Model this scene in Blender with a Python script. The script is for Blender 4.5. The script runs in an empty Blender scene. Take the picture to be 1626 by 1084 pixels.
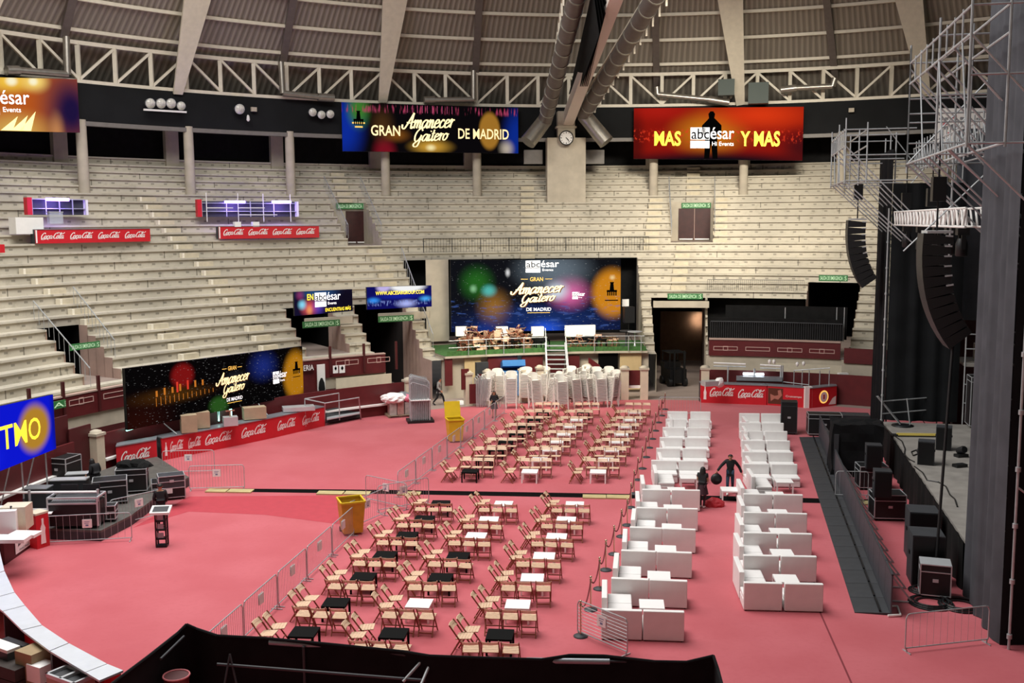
# Bullring arena set up for a seated concert, seen from the stands.  Units: metres.
import bpy, bmesh, math, random
from math import sin, cos, pi, radians, degrees, hypot, atan2, sqrt
from mathutils import Vector, Matrix
random.seed(7)
S = bpy.context.scene
COL = S.collection

# ------------------------------------------------------------------ camera
FPX, PITCH, ROLL = 1620.0, 0.1167, 0.00595
XC, YC, EYE = 7.66, 35.9, 11.3            # arena centre, eye height
_F = Vector((0, cos(PITCH), -sin(PITCH)))
_U0 = Vector((0, sin(PITCH), cos(PITCH)))
_R = Vector((1, 0, 0)) * cos(ROLL) - _U0 * sin(ROLL)
_U = _U0 * cos(ROLL) + Vector((1, 0, 0)) * sin(ROLL)
CAM = Vector((0, 0, EYE))
cd = bpy.data.cameras.new('camera')
cam = bpy.data.objects.new('camera', cd)
COL.objects.link(cam)
cd.sensor_width = 36.0
cd.lens = FPX / 1626.0 * 36.0
cd.clip_start, cd.clip_end = 0.1, 400
cam.matrix_world = Matrix(((_R.x, _U.x, -_F.x, 0), (_R.y, _U.y, -_F.y, 0), (_R.z, _U.z, -_F.z, EYE), (0, 0, 0, 1)))
S.camera = cam

# ------------------------------------------------------------------ light and exposure
W = bpy.data.worlds.new('world'); S.world = W
W.use_nodes = True
bgn = W.node_tree.nodes['Background']
bgn.inputs[0].default_value = (0.93, 0.965, 1.0, 1)
bgn.inputs[1].default_value = 0.24
S.view_settings.view_transform = 'Standard'
S.view_settings.look = 'None'
S.view_settings.gamma = 1.0
S.view_settings.use_curve_mapping = False
S.view_settings.exposure = 0.0

def area_light(name, loc, size, power, color=(1, 1, 1), rot=(0, 0, 0), sizey=None):
    l = bpy.data.lights.new(name, 'AREA'); l.energy = power; l.color = color
    l.shape = 'RECTANGLE' if sizey else 'DISK'; l.size = size
    if sizey: l.size_y = sizey
    o = bpy.data.objects.new(name, l); o.location = loc; o.rotation_euler = rot
    COL.objects.link(o); return o
# daylight falling through the open ring in the middle of the roof
area_light('skylight', (-12, 38, 33.0), 34, 20500, (1.0, 0.985, 0.955))
# warm arena floodlights hung from the roof, aimed at the far tiers
area_light('roof_floodlights', (14, 50, 26.0), 10, 1750, (1.0, 0.92, 0.78), (radians(63), 0, radians(-4)), 3).data.spread = radians(62)

# ------------------------------------------------------------------ geometry helpers
def ray(x, y): return _F + _R * ((x - 813) / FPX) + _U * ((542 - y) / FPX)
def fl(x, y, z=0.0):
    d = ray(x, y); return CAM + d * ((z - EYE) / d.z)
def atY(x, y, Y):
    d = ray(x, y); return CAM + d * (Y / d.y)
def ring(x, y, r):
    d = ray(x, y); a = d.x * d.x + d.y * d.y; b = -2 * (d.x * XC + d.y * YC); c = XC * XC + YC * YC - r * r
    s = (-b + sqrt(max(0, b * b - 4 * a * c))) / (2 * a); return CAM + d * s
def azof(p): return degrees(atan2(p.x - XC, p.y - YC))
def raz(x, y, r): return azof(ring(x, y, r))
def pol(r, az, z=0.0): return Vector((XC + r * sin(radians(az)), YC + r * cos(radians(az)), z))

def lin(c):
    return tuple(((v / 12.92) if v <= 0.04045 else ((v + 0.055) / 1.055) ** 2.4) for v in c)
def hexc(h):
    return lin(tuple(int(h[i:i + 2], 16) / 255 for i in (0, 2, 4)))

class MB:
    """collects faces of one part, then links them as one mesh object"""
    def __init__(s): s.v = []; s.f = []; s.m = []; s.uv = {}; s.T = None; s.sm = set()
    def add(s, vs, fs, mat=0, uvs=None, smooth=False):
        b = len(s.v)
        if s.T is not None: vs = [s.T @ Vector(v) for v in vs]
        s.v += [tuple(v) for v in vs]
        for i, f in enumerate(fs):
            if uvs: s.uv[len(s.f)] = uvs[i]
            if smooth: s.sm.add(len(s.f))
            s.f.append(tuple(b + k for k in f)); s.m.append(mat)
        return s
    def quad(s, a, b, c, d, mat=0, uv=None): return s.add([a, b, c, d], [(0, 1, 2, 3)], mat, [uv] if uv else None)
    def box(s, x0, x1, y0, y1, z0, z1, mat=0):
        vs = [(x, y, z) for z in (z0, z1) for y in (y0, y1) for x in (x0, x1)]
        return s.add(vs, [(0, 2, 3, 1), (4, 5, 7, 6), (0, 1, 5, 4), (2, 6, 7, 3), (0, 4, 6, 2), (1, 3, 7, 5)], mat)
    def obox(s, c, sx, sy, sz, rz=0, mat=0):
        """box standing on c (bottom centre) turned by rz"""
        c = Vector(c); cr, sr = cos(rz), sin(rz); vs = []
        for z in (0, sz):
            for y in (-sy / 2, sy / 2):
                for x in (-sx / 2, sx / 2): vs.append((c.x + x * cr - y * sr, c.y + x * sr + y * cr, c.z + z))
        return s.add(vs, [(0, 2, 3, 1), (4, 5, 7, 6), (0, 1, 5, 4), (2, 6, 7, 3), (0, 4, 6, 2), (1, 3, 7, 5)], mat)
    def bar(s, p, q, w=0.05, h=None, mat=0, up=(0, 0, 1)):
        p, q = Vector(p), Vector(q); h = h or w; d = (q - p).normalized(); u = Vector(up)
        if abs(d.dot(u)) > 0.99: u = Vector((0, 1, 0)) if abs(d.y) < .9 else Vector((1, 0, 0))
        a = d.cross(u).normalized(); b = a.cross(d)
        vs = [c + a * i * w / 2 + b * j * h / 2 for c in (p, q) for (i, j) in ((-1, -1), (1, -1), (1, 1), (-1, 1))]
        return s.add(vs, [(3, 2, 1, 0), (4, 5, 6, 7), (0, 1, 5, 4), (1, 2, 6, 5), (2, 3, 7, 6), (3, 0, 4, 7)], mat)
    def tube(s, p, q, r=0.024, n=6, mat=0, r2=None, cap=True):
        p, q = Vector(p), Vector(q); r2 = r if r2 is None else r2; d = (q - p).normalized()
        u = Vector((0, 0, 1)) if abs(d.z) < .9 else Vector((1, 0, 0)); a = d.cross(u).normalized(); b = a.cross(d); vs = []
        for c, rr in ((p, r), (q, r2)):
            for k in range(n): t = 2 * pi * k / n; vs.append(c + (a * cos(t) + b * sin(t)) * rr)
        s.add(vs, [(k, (k + 1) % n, n + (k + 1) % n, n + k) for k in range(n)], mat, smooth=n > 6)
        if cap: s.add(vs[:n], [tuple(reversed(range(n)))], mat); s.add(vs[n:], [tuple(range(n))], mat)
        return s
    def path(s, pts, r=0.02, n=6, mat=0):
        for a, b in zip(pts[:-1], pts[1:]): s.tube(a, b, r, n, mat)
        return s
    def lathe(s, prof, c=(0, 0, 0), n=12, mat=0):
        c = Vector(c); vs = []
        for (r, z) in prof:
            for k in range(n): t = 2 * pi * k / n; vs.append(c + Vector((r * cos(t), r * sin(t), z)))
        fs = [(i * n + k, i * n + (k + 1) % n, (i + 1) * n + (k + 1) % n, (i + 1) * n + k) for i in range(len(prof) - 1) for k in range(n)]
        s.add(vs, fs, mat, smooth=True)
        s.add(vs[:n], [tuple(reversed(range(n)))], mat); s.add(vs[-n:], [tuple(range(n))], mat); return s
    def prism(s, poly, thick, mat=0):
        """poly: 3d points of one face, thick: offset vector"""
        n = len(poly); t = Vector(thick); vs = [Vector(p) for p in poly] + [Vector(p) + t for p in poly]
        return s.add(vs, [tuple(range(n)), tuple(reversed(range(n, 2 * n)))] + [(k, n + k, n + (k + 1) % n, (k + 1) % n) for k in range(n)], mat)
    def mesh(s, name, mats, origin=None):
        o = Vector(origin) if origin is not None else Vector((0, 0, 0))
        me = bpy.data.meshes.new(name)
        me.from_pydata([tuple(Vector(v) - o) for v in s.v], [], s.f)
        for m in (mats if isinstance(mats, (list, tuple)) else [mats]): me.materials.append(m)
        me.polygons.foreach_set('material_index', s.m)
        if s.sm: me.polygons.foreach_set('use_smooth', [i in s.sm for i in range(len(s.f))])
        if s.uv:
            ul = me.uv_layers.new(name='UVMap')
            for p in me.polygons:
                if p.index in s.uv:
                    for li, c in zip(p.loop_indices, s.uv[p.index]): ul.data[li].uv = c
        me.update(); return me
    def low(s):
        xs = [v[0] for v in s.v]; ys = [v[1] for v in s.v]; zs = [v[2] for v in s.v]
        return Vector(((min(xs) + max(xs)) / 2, (min(ys) + max(ys)) / 2, min(zs)))
    def part(s, name, mats, parent=None, local=False):
        """link; geometry is in world coordinates unless local"""
        if parent is None:
            o = Vector((0, 0, 0)) if local else s.low(); ob = bpy.data.objects.new(name, s.mesh(name, mats, o)); ob.location = o
        else:
            if not local:
                inv = wmat(parent).inverted(); s.v = [tuple(inv @ Vector(v)) for v in s.v]
            ob = bpy.data.objects.new(name, s.mesh(name, mats)); ob.parent = parent
        COL.objects.link(ob); return ob
    def structure(s, name, mats, parent=None):
        ob = s.part(name, mats, parent)
        if parent is None: ob['kind'] = 'structure'
        return ob

def wmat(o):
    m = Matrix.LocRotScale(o.location, o.rotation_euler, o.scale)
    return wmat(o.parent) @ m if o.parent else m
def tag(o, label, cat, group=None, kind=None):
    o['label'] = label; o['category'] = cat
    if group: o['group'] = group
    if kind: o['kind'] = kind
    return o
def thing(name, label, cat, loc=(0, 0, 0), rz=0.0, group=None):
    o = bpy.data.objects.new(name, None); o.empty_display_size = 0.2
    o.location = loc; o.rotation_euler = (0, 0, rz); COL.objects.link(o); return tag(o, label, cat, group)
def dup(root, loc, rz=0.0, label=None, group=None, rot=None):
    r = root.copy(); COL.objects.link(r); r.location = loc; r.rotation_euler = rot or (0, 0, rz)
    if label: r['label'] = label
    if group: r['group'] = group
    for ch in list(root.children):
        c = ch.copy(); COL.objects.link(c); c.parent = r
        for g in ch.children:
            d = g.copy(); COL.objects.link(d); d.parent = c
    return r
ORD = ['first', 'second', 'third', 'fourth', 'fifth', 'sixth', 'seventh', 'eighth', 'ninth', 'tenth', 'eleventh', 'twelfth', 'thirteenth',
       'fourteenth', 'fifteenth', 'sixteenth', 'seventeenth', 'eighteenth', 'nineteenth', 'twentieth', 'twenty-first', 'twenty-second', 'twenty-third', 'twenty-fourth']

# ------------------------------------------------------------------ materials
def mat(name, col, rough=0.6, metal=0.0, var=0.0, vscale=3.0, bump=0.0, bscale=30.0, emit=None, estr=1.0, spec=0.5, alpha=1.0):
    m = bpy.data.materials.new(name); m.use_nodes = True; nt = m.node_tree; b = nt.nodes['Principled BSDF']
    c = hexc(col) if isinstance(col, str) else col
    b.inputs['Base Color'].default_value = (*c, 1); b.inputs['Roughness'].default_value = rough
    b.inputs['Metallic'].default_value = metal; b.inputs['Specular IOR Level'].default_value = spec
    if alpha < 1: b.inputs['Alpha'].default_value = alpha
    if var or bump: tc = nt.nodes.new('ShaderNodeTexCoord')
    if var:
        n = nt.nodes.new('ShaderNodeTexNoise'); n.inputs['Scale'].default_value = vscale; n.inputs['Detail'].default_value = 5
        nt.links.new(tc.outputs['Object'], n.inputs['Vector'])
        r = nt.nodes.new('ShaderNodeMapRange'); r.inputs[1].default_value = 0.3; r.inputs[2].default_value = 0.7
        r.inputs[3].default_value = 1 - var; r.inputs[4].default_value = 1 + var
        nt.links.new(n.outputs['Fac'], r.inputs[0])
        h = nt.nodes.new('ShaderNodeHueSaturation'); h.inputs['Color'].default_value = (*c, 1)
        nt.links.new(r.outputs[0], h.inputs['Value']); nt.links.new(h.outputs[0], b.inputs['Base Color'])
    if bump:
        n2 = nt.nodes.new('ShaderNodeTexNoise'); n2.inputs['Scale'].default_value = bscale
        nt.links.new(tc.outputs['Object'], n2.inputs['Vector'])
        bp = nt.nodes.new('ShaderNodeBump'); bp.inputs['Strength'].default_value = bump; bp.inputs['Distance'].default_value = 0.02
        nt.links.new(n2.outputs['Fac'], bp.inputs['Height']); nt.links.new(bp.outputs[0], b.inputs['Normal'])
    if emit:
        b.inputs['Emission Color'].default_value = (*(hexc(emit) if isinstance(emit, str) else emit), 1); b.inputs['Emission Strength'].default_value = estr
    return m

class NT:
    """small helper to write node maths"""
    def __init__(s, m): s.nt = m.node_tree; s.n = s.nt.nodes; s.l = s.nt.links
    def new(s, t): return s.n.new(t)
    def put(s, v, sock):
        if isinstance(v, (int, float)): sock.default_value = v
        elif isinstance(v, tuple): sock.default_value = (*v, 1) if len(v) == 3 and sock.type == 'RGBA' else v
        else: s.l.new(v, sock)
    def math(s, op, a, b=0.0, c=0.0):
        k = s.new('ShaderNodeMath'); k.operation = op
        for i, v in enumerate((a, b, c)): s.put(v, k.inputs[i])
        return k.outputs[0]
    def mix(s, f, a, b, mode='MIX'):
        k = s.new('ShaderNodeMix'); k.data_type = 'RGBA'; k.blend_type = mode
        s.put(f, k.inputs[0]); s.put(a, k.inputs[6]); s.put(b, k.inputs[7]); return k.outputs[2]
    def smooth(s, v, a, b, lo=0.0, hi=1.0):
        k = s.new('ShaderNodeMapRange'); k.interpolation_type = 'SMOOTHSTEP'
        for i, x in enumerate((v, a, b, lo, hi)): s.put(x, k.inputs[i])
        return k.outputs[0]
    def uv(s):
        t = s.new('ShaderNodeTexCoord'); p = s.new('ShaderNodeSeparateXYZ'); s.l.new(t.outputs['UV'], p.inputs[0]); return p.outputs[0], p.outputs[1], t
    def noise(s, vec, scale, detail=4):
        k = s.new('ShaderNodeTexNoise'); k.inputs['Scale'].default_value = scale; k.inputs['Detail'].default_value = detail
        s.l.new(vec, k.inputs['Vector']); return k.outputs['Fac']

def concrete_tiers():
    m = bpy.data.materials.new('tier_concrete'); m.use_nodes = True; N = NT(m); b = N.n['Principled BSDF']
    u, v, tc = N.uv(); obj = tc.outputs['Object']
    n1 = N.noise(obj, 0.25, 6); n2 = N.noise(obj, 2.2, 6)
    base = N.mix(N.smooth(n1, .35, .68), hexc('c9c1b0'), hexc('b5ae9f'))
    base = N.mix(N.math('MULTIPLY', N.smooth(n2, .52, .75), 0.35), base, hexc('857b6a'))
    fu = N.math('FRACT', N.math('DIVIDE', u, 0.92)); du = N.math('ABSOLUTE', N.math('SUBTRACT', fu, .5))
    dv = N.math('ABSOLUTE', N.math('SUBTRACT', v, .42))
    hole = N.math('MULTIPLY', N.math('LESS_THAN', du, .12), N.math('LESS_THAN', dv, .11))
    base = N.mix(N.math('MULTIPLY', hole, .5), base, hexc('4a443a'))
    fj = N.math('ABSOLUTE', N.math('SUBTRACT', N.math('FRACT', N.math('DIVIDE', u, 8.7)), .5))
    joint = N.math('MULTIPLY', N.math('LESS_THAN', fj, .004), N.math('LESS_THAN', v, 1.0))
    base = N.mix(N.math('MULTIPLY', joint, .7), base, hexc('4a443a'))
    mp = N.new('ShaderNodeMapping'); mp.inputs['Scale'].default_value = (.6, .6, .15); N.l.new(obj, mp.inputs[0])
    st = N.noise(mp.outputs[0], 3.0, 3)
    base = N.mix(N.math('MULTIPLY', N.smooth(st, .66, .74), .5), base, hexc('55503f'))
    N.put(base, b.inputs['Base Color']); b.inputs['Roughness'].default_value = .85; return m

def carpet():
    m = bpy.data.materials.new('red_carpet'); m.use_nodes = True; N = NT(m); b = N.n['Principled BSDF']
    tc = N.new('ShaderNodeTexCoord'); o = tc.outputs['Object']
    n = N.noise(o, .35, 5); n2 = N.noise(o, 6, 4)
    c = N.mix(N.smooth(n, .3, .7), hexc('b74f58'), hexc('c15d66'))
    c = N.mix(N.math('MULTIPLY', N.smooth(n2, .45, .7), .25), c, hexc('b24953'))
    N.put(c, b.inputs['Base Color']); b.inputs['Roughness'].default_value = .75; b.inputs['Specular IOR Level'].default_value = .3
    b.inputs['Sheen Weight'].default_value = .25; return m

def sheet_roof():
    m = bpy.data.materials.new('corrugated_roof_sheet'); m.use_nodes = True; N = NT(m); b = N.n['Principled BSDF']
    u, v, tc = N.uv()
    w = N.math('SINE', N.math('MULTIPLY', u, 2 * pi / .42))
    c = N.mix(N.smooth(w, -.6, .8), hexc('857d72'), hexc('a1998c'))
    N.put(c, b.inputs['Base Color']); b.inputs['Roughness'].default_value = .55
    bp = N.new('ShaderNodeBump'); bp.inputs['Strength'].default_value = .6; bp.inputs['Distance'].default_value = .05
    N.l.new(w, bp.inputs['Height']); N.l.new(bp.outputs[0], b.inputs['Normal']); return m

def drape(name, col, fold=9.0):
    m = mat(name, col, .9, spec=.2, var=.25, vscale=.8); N = NT(m); b = N.n['Principled BSDF']
    return m

M = {}
M['tier'] = concrete_tiers(); M['carpet'] = carpet(); M['sheet'] = sheet_roof()
M['concrete'] = mat('grey_concrete', 'b9af9d', .85, var=.12, vscale=1.2)
M['concrete_pink'] = mat('pinkish_concrete', 'b59a8e', .85, var=.12, vscale=1.0)
M['floor_concrete'] = mat('smooth_floor_concrete', '9b8b82', .6, var=.1, vscale=.8)
M['maroon'] = mat('maroon_paint', '5c1b1e', .5, var=.12, vscale=2)
M['maroon_dark'] = mat('dark_maroon_paint', '4a1719', .5, var=.1, vscale=2)
M['cream'] = mat('cream_paint', 'd0c5ae', .6, var=.06)
M['steel_cream'] = mat('cream_steel', 'dcd4c0', .5, var=.06)
M['steel_grey'] = mat('grey_steel', '77726c', .5, var=.08)
M['black_cloth'] = mat('black_cloth', '151515', .9, spec=.2, var=.3, vscale=2, bump=.15, bscale=12)
M['black_dark'] = mat('unlit_black', '060606', .95, spec=.1)
M['fascia'] = mat('black_fascia_cloth', '161718', .85, spec=.25, var=.25, vscale=.5)
M['white'] = mat('white_paint', 'eceae6', .5, var=.03)
M['paper'] = mat('white_paper', 'f2f0ee', .7)
M['red'] = mat('red_panel', 'c81f2b', .45, var=.05)
M['alu'] = mat('aluminium', 'c4c7ca', .4, metal=.4, var=.06)
M['galv'] = mat('galvanised_tube', 'b4b8ba', .45, metal=.35, var=.15, vscale=4)
M['duct'] = mat('galvanised_duct', 'a29c92', .32, metal=.75, var=.12, vscale=3)
M['duct_dark'] = mat('painted_duct', '6b625d', .5, var=.1)
M['black_metal'] = mat('black_metal', '17181a', .45, metal=.3)
M['black_plastic'] = mat('black_plastic', '121315', .5)
M['charcoal'] = mat('charcoal_grey', '34363a', .6, var=.15)
M['gold'] = mat('gold_print', 'e8b64a', .4, emit='f0c060', estr=.9)
M['gold_dark'] = mat('dark_gold_print', '5a3008', .6, emit='6a3a0a', estr=.4)
M['glow_white'] = mat('lit_white_letters', 'ffffff', .5, emit='ffffff', estr=1.0)
M['glow_yellow'] = mat('lit_yellow_letters', 'ffe23a', .5, emit='ffe23a', estr=.95)
M['ink'] = mat('black_ink', '050505', 1.0, spec=0.0)
M['green_sign'] = mat('green_sign', '2f6a3a', .5, emit='3f8a4a', estr=.12)
M['sign_text'] = mat('pale_green_letters', 'bfe0b8', .5, emit='bfe0b8', estr=.35)
M['glass'] = mat('clear_plastic', 'dfe8ee', .15, alpha=.35)
# ------------------------------------------------------------------ lettering
_tc = {}
def text_shape(s, bold=0.0, shear=0.0):
    bold *= .45
    k = (s, bold, shear)
    if k in _tc: return _tc[k]
    cu = bpy.data.curves.new('lettering', 'FONT'); cu.body = s; cu.size = 1.0; cu.offset = bold; cu.shear = shear
    cu.resolution_u = 3; cu.fill_mode = 'FRONT'
    ob = bpy.data.objects.new('lettering', cu); COL.objects.link(ob)
    dg = bpy.context.evaluated_depsgraph_get(); me = bpy.data.meshes.new_from_object(ob.evaluated_get(dg))
    vs = [(v.co.x, v.co.y) for v in me.vertices]; fs = [tuple(p.vertices) for p in me.polygons]
    bpy.data.objects.remove(ob); bpy.data.curves.remove(cu); bpy.data.meshes.remove(me)
    x0 = min(v[0] for v in vs); x1 = max(v[0] for v in vs); y0 = min(v[1] for v in vs); y1 = max(v[1] for v in vs)
    vs = [((x - x0) / (x1 - x0), (y - y0) / (y1 - y0)) for x, y in vs]
    _tc[k] = (vs, fs); return _tc[k]
GLYPH = {
 'a': (1.0, [[(.75, .85), (.45, 1), (.1, .6), (.15, .1), (.45, .05), (.75, .6), (.8, 1)], [(.8, 1), (.78, .3), (.9, 0), (1.15, .25)]]),
 'm': (1.25, [[(0, .7), (.15, 1), (.2, .5), (.18, 0)], [(.2, .5), (.45, .98), (.6, .8), (.58, 0)], [(.6, .5), (.85, .98), (1, .8), (.98, .15), (1.1, 0), (1.3, .25)]]),
 'n': (.88, [[(0, .7), (.15, 1), (.2, .5), (.18, 0)], [(.2, .5), (.45, .98), (.6, .8), (.58, .15), (.7, 0), (.95, .25)]]),
 'e': (.78, [[(.1, .45), (.6, .65), (.55, .95), (.3, .98), (.08, .5), (.25, .02), (.6, .1), (.85, .35)]]),
 'c': (.75, [[(.65, .8), (.4, 1), (.08, .5), (.25, .02), (.6, .1), (.8, .3)]]),
 'r': (.62, [[(0, .7), (.12, 1), (.2, .95), (.2, 0)], [(.2, .5), (.4, .95), (.65, .9)]]),
 'i': (.42, [[(.1, .95), (.1, .2), (.25, 0), (.45, .25)], [(.14, 1.32), (.2, 1.45)]]),
 't': (.55, [[(.25, 1.6), (.2, .2), (.35, 0), (.6, .25)], [(-.05, 1.05), (.55, 1.1)]]),
 'o': (.85, [[(.4, 1), (.1, .7), (.12, .15), (.4, 0), (.7, .4), (.65, .85), (.4, 1), (.55, .85), (.9, .9)]]),
 'l': (.5, [[(.1, .6), (.4, 1.5), (.35, 1.9), (.15, 1.7), (.15, .2), (.3, 0), (.55, .25)]]),
 'A': (1.3, [[(-.35, .5), (-.25, .1), (.1, 0), (.5, .8), (.95, 1.9)], [(.95, 1.9), (.95, .8), (1.05, 0), (1.35, .2)], [(.2, .75), (.7, .65), (1.2, .8)]]),
 'G': (1.35, [[(1.1, 1.5), (.8, 1.9), (.3, 1.5), (.1, .8), (.3, .1), (.75, .1), (1.05, .6), (1.1, .9)], [(1.1, .9), (1.05, 0), (.85, -.7), (.4, -.75), (.2, -.4), (.7, .05), (1.35, .3)]]),
 'C': (1.0, [[(1.0, 1.5), (.9, 1.88), (.5, 1.75), (.1, 1.0), (.2, .3), (.55, 0), (1.0, .3)]]),
 '1': (0, [[(-.75, .05), (-.4, -.3), (.4, -.2), (1.2, -.12), (1.6, -.35)]]),
 '2': (0, [[(-.5, 1.75), (.2, 2.0), (1.0, 1.6), (1.7, 1.55), (2.2, 1.95)]]),
 '-': (.35, [[(0, .6), (.3, .62)]]),
}
def catmull(p, k=5):
    if len(p) < 3: return p
    q = [p[0]] + list(p) + [p[-1]]; out = []
    for i in range(1, len(q) - 2):
        for s in range(k):
            t = s / k; r = []
            for d in (0, 1):
                a, b, c, e = q[i - 1][d], q[i][d], q[i + 1][d], q[i + 2][d]
                r.append(.5 * (2 * b + (c - a) * t + (2 * a - 5 * b + 4 * c - e) * t * t + (3 * b - a - 3 * c + e) * t ** 3))
            out.append(tuple(r))
    out.append(p[-1]); return out
_sc = {}
def script_shape(s, w=.2, slant=.35):
    k = (s, w, slant)
    if k in _sc: return _sc[k]
    vs, fs, x = [], [], 0.0
    for ch in s:
        adv, strokes = GLYPH[ch]
        for st in strokes:
            pts = [(x + px + py * slant, py) for px, py in catmull(st)]; b = len(vs)
            for i, (px, py) in enumerate(pts):
                a = pts[max(0, i - 1)]; c = pts[min(len(pts) - 1, i + 1)]; dx, dy = c[0] - a[0], c[1] - a[1]; L = hypot(dx, dy) or 1
                ww = w * (.38 + .62 * abs(dy / L)) / 2
                vs += [(px - dy / L * ww, py + dx / L * ww), (px + dy / L * ww, py - dx / L * ww)]
            fs += [(b + 2 * i, b + 2 * i + 1, b + 2 * i + 3, b + 2 * i + 2) for i in range(len(pts) - 1)]
        x += adv
    x0 = min(v[0] for v in vs); x1 = max(v[0] for v in vs); y0 = min(v[1] for v in vs); y1 = max(v[1] for v in vs)
    vs = [((a - x0) / (x1 - x0), (b - y0) / (y1 - y0)) for a, b in vs]
    _sc[k] = (vs, fs); return _sc[k]
def put2d(mb, shape, P, u0, u1, v0, v1, off=.02, mi=0, rise=0.0):
    """lay a flat shape on a panel; P(u,v,n) -> world point"""
    vs, fs = shape
    mb.add([P(u0 + x * (u1 - u0), v0 + y * (v1 - v0) + x * rise, off) for x, y in vs], fs, mi); return mb
def rect2d(mb, P, u0, u1, v0, v1, off=.015, mi=0):
    mb.add([P(u0, v0, off), P(u1, v0, off), P(u1, v1, off), P(u0, v1, off)], [(0, 1, 2, 3)], mi); return mb
def poly2d(mb, P, pts, off=.015, mi=0):
    mb.add([P(u, v, off) for u, v in pts], [tuple(range(len(pts)))], mi); return mb
COKE = 'C1oca-C2ola'
def plane_fn(TL, TR, BR, BL):
    TL, TR, BR, BL = [Vector(p) for p in (TL, TR, BR, BL)]
    n = (BR - BL).cross(TL - BL).normalized()
    if n.dot(CAM - BL) < 0: n = -n
    def P(u, v, off=0.0):
        a = BL.lerp(BR, u); b = TL.lerp(TR, u); return a.lerp(b, v) + n * off
    return P, n
def panel_px(TL, TR, BR, BL, r, rR=None):
    """upright panel from its photographed corners, ends standing at radius r (rR)"""
    rR = rR or r
    bl = ring(*BL, r); br = ring(*BR, rR); tl = ring(*TL, r); tr = ring(*TR, rR)
    return (Vector((bl.x, bl.y, tl.z)), Vector((br.x, br.y, tr.z)), br, bl)

def screen_mat(name, base, blobs, dark=(), estr=1.0, bands=None, sparkle=0.0, grad=None):
    """picture on an LED wall: soft coloured discs over a base colour, in the panel's own UV"""
    m = bpy.data.materials.new(name); m.use_nodes = True; N = NT(m); b = N.n['Principled BSDF']
    u, v, tc = N.uv(); c = None
    c = hexc(base)
    if grad:
        f = N.smooth(v if grad[0] == 'v' else u, grad[1], grad[2]); c = N.mix(f, hexc(base), hexc(grad[3]))
    else:
        rgb = N.new('ShaderNodeRGB'); rgb.outputs[0].default_value = (*c, 1); c = rgb.outputs[0]
    for (bu, bv, ru, rv, col, edge, op) in blobs:
        du = N.math('DIVIDE', N.math('SUBTRACT', u, bu), ru); dv = N.math('DIVIDE', N.math('SUBTRACT', v, bv), rv)
        d = N.math('SQRT', N.math('ADD', N.math('MULTIPLY', du, du), N.math('MULTIPLY', dv, dv)))
        f = N.math('MULTIPLY', N.smooth(d, edge, 1.0, 1.0, 0.0), op)
        c = N.mix(f, c, hexc(col))
    if bands:
        (freq, thr, v0, v1, col, op) = bands
        mp = N.new('ShaderNodeMapping'); mp.inputs['Scale'].default_value = freq; N.l.new(tc.outputs['UV'], mp.inputs[0])
        n = N.noise(mp.outputs[0], 1.0, 3)
        f = N.math('MULTIPLY', N.smooth(n, thr, thr + .12), N.math('MULTIPLY', N.smooth(v, v0, v0 + .08), N.smooth(v, v1 - .08, v1, 1, 0)))
        c = N.mix(N.math('MULTIPLY', f, op), c, hexc(col))
    if sparkle:
        n = N.noise(tc.outputs['UV'], 60, 2); c = N.mix(N.math('MULTIPLY', N.smooth(n, .66, .72), sparkle), c, (1, 1, 1))
    b.inputs['Base Color'].default_value = (.002, .002, .002, 1); b.inputs['Roughness'].default_value = 1.0; b.inputs['Specular IOR Level'].default_value = 0.0
    N.put(c, b.inputs['Emission Color']); b.inputs['Emission Strength'].default_value = estr; return m

def led_panel(name, label, corners, pic, depth=.18, cat='screen', frame=True):
    TL, TR, BR, BL = corners; P, n = plane_fn(*corners)
    base = (Vector(BL) + Vector(BR)) / 2
    t = thing(name, label, cat, base)
    c = MB(); c.prism([P(0, 0, -.01), P(1, 0, -.01), P(1, 1, -.01), P(0, 1, -.01)], -n * depth); c.part('cabinet', M['black_metal'], t)
    d = MB(); d.quad(P(0, 0, .005), P(1, 0, .005), P(1, 1, .005), P(0, 1, .005), 0, [(0, 0), (1, 0), (1, 1), (0, 1)]); d.part('display', pic, t)
    return t, P
def emblem(mb, P, u, v, w, h, mi=0, off=.02):
    """little tower emblem: tall tapering tower on an arched base"""
    poly2d(mb, P, [(u - .22 * w, v), (u - .15 * w, v + h * .5), (u + .15 * w, v + h * .5), (u + .22 * w, v)], off, mi)
    for k in (-2, -1, 0, 1, 2):
        rect2d(mb, P, u + k * .2 * w - .06 * w, u + k * .2 * w + .06 * w, v - h * .38, v + .02 * h, off, mi)
    rect2d(mb, P, u - .5 * w, u + .5 * w, v - h * .12, v + .02 * h, off, mi)
    rect2d(mb, P, u - .19 * w, u + .19 * w, v + h * .5, v + h * .58, off, mi)
def word_mark(t, P, u0, u1, v0, v1, sub, light='glow_white'):
    """white-block word mark: black abc on white blocks, white rest, small line under it"""
    w, h = u1 - u0, v1 - v0
    a = MB(); rect2d(a, P, u0, u0 + w * .44, v0 + h * .42, v1, .012); rect2d(a, P, u0, u0 + w * .44, v0, v0 + h * .36, .012); a.part('white_block', M[light], t)
    k = MB(); put2d(k, text_shape('abc', .02), P, u0 + w * .02, u0 + w * .43, v0 + h * .44, v0 + h * .95, .02); k.part('dark_lettering', M['ink'], t)
    k = MB(); put2d(k, text_shape('ésar', .012), P, u0 + w * .46, u1, v0 + h * .44, v1, .02)
    put2d(k, text_shape(sub, .01), P, u0 + w * .5, u0 + w * .5 + w * .055 * len(sub), v0 + h * .12, v0 + h * .32, .02); k.part('lettering', M[light], t)
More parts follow.
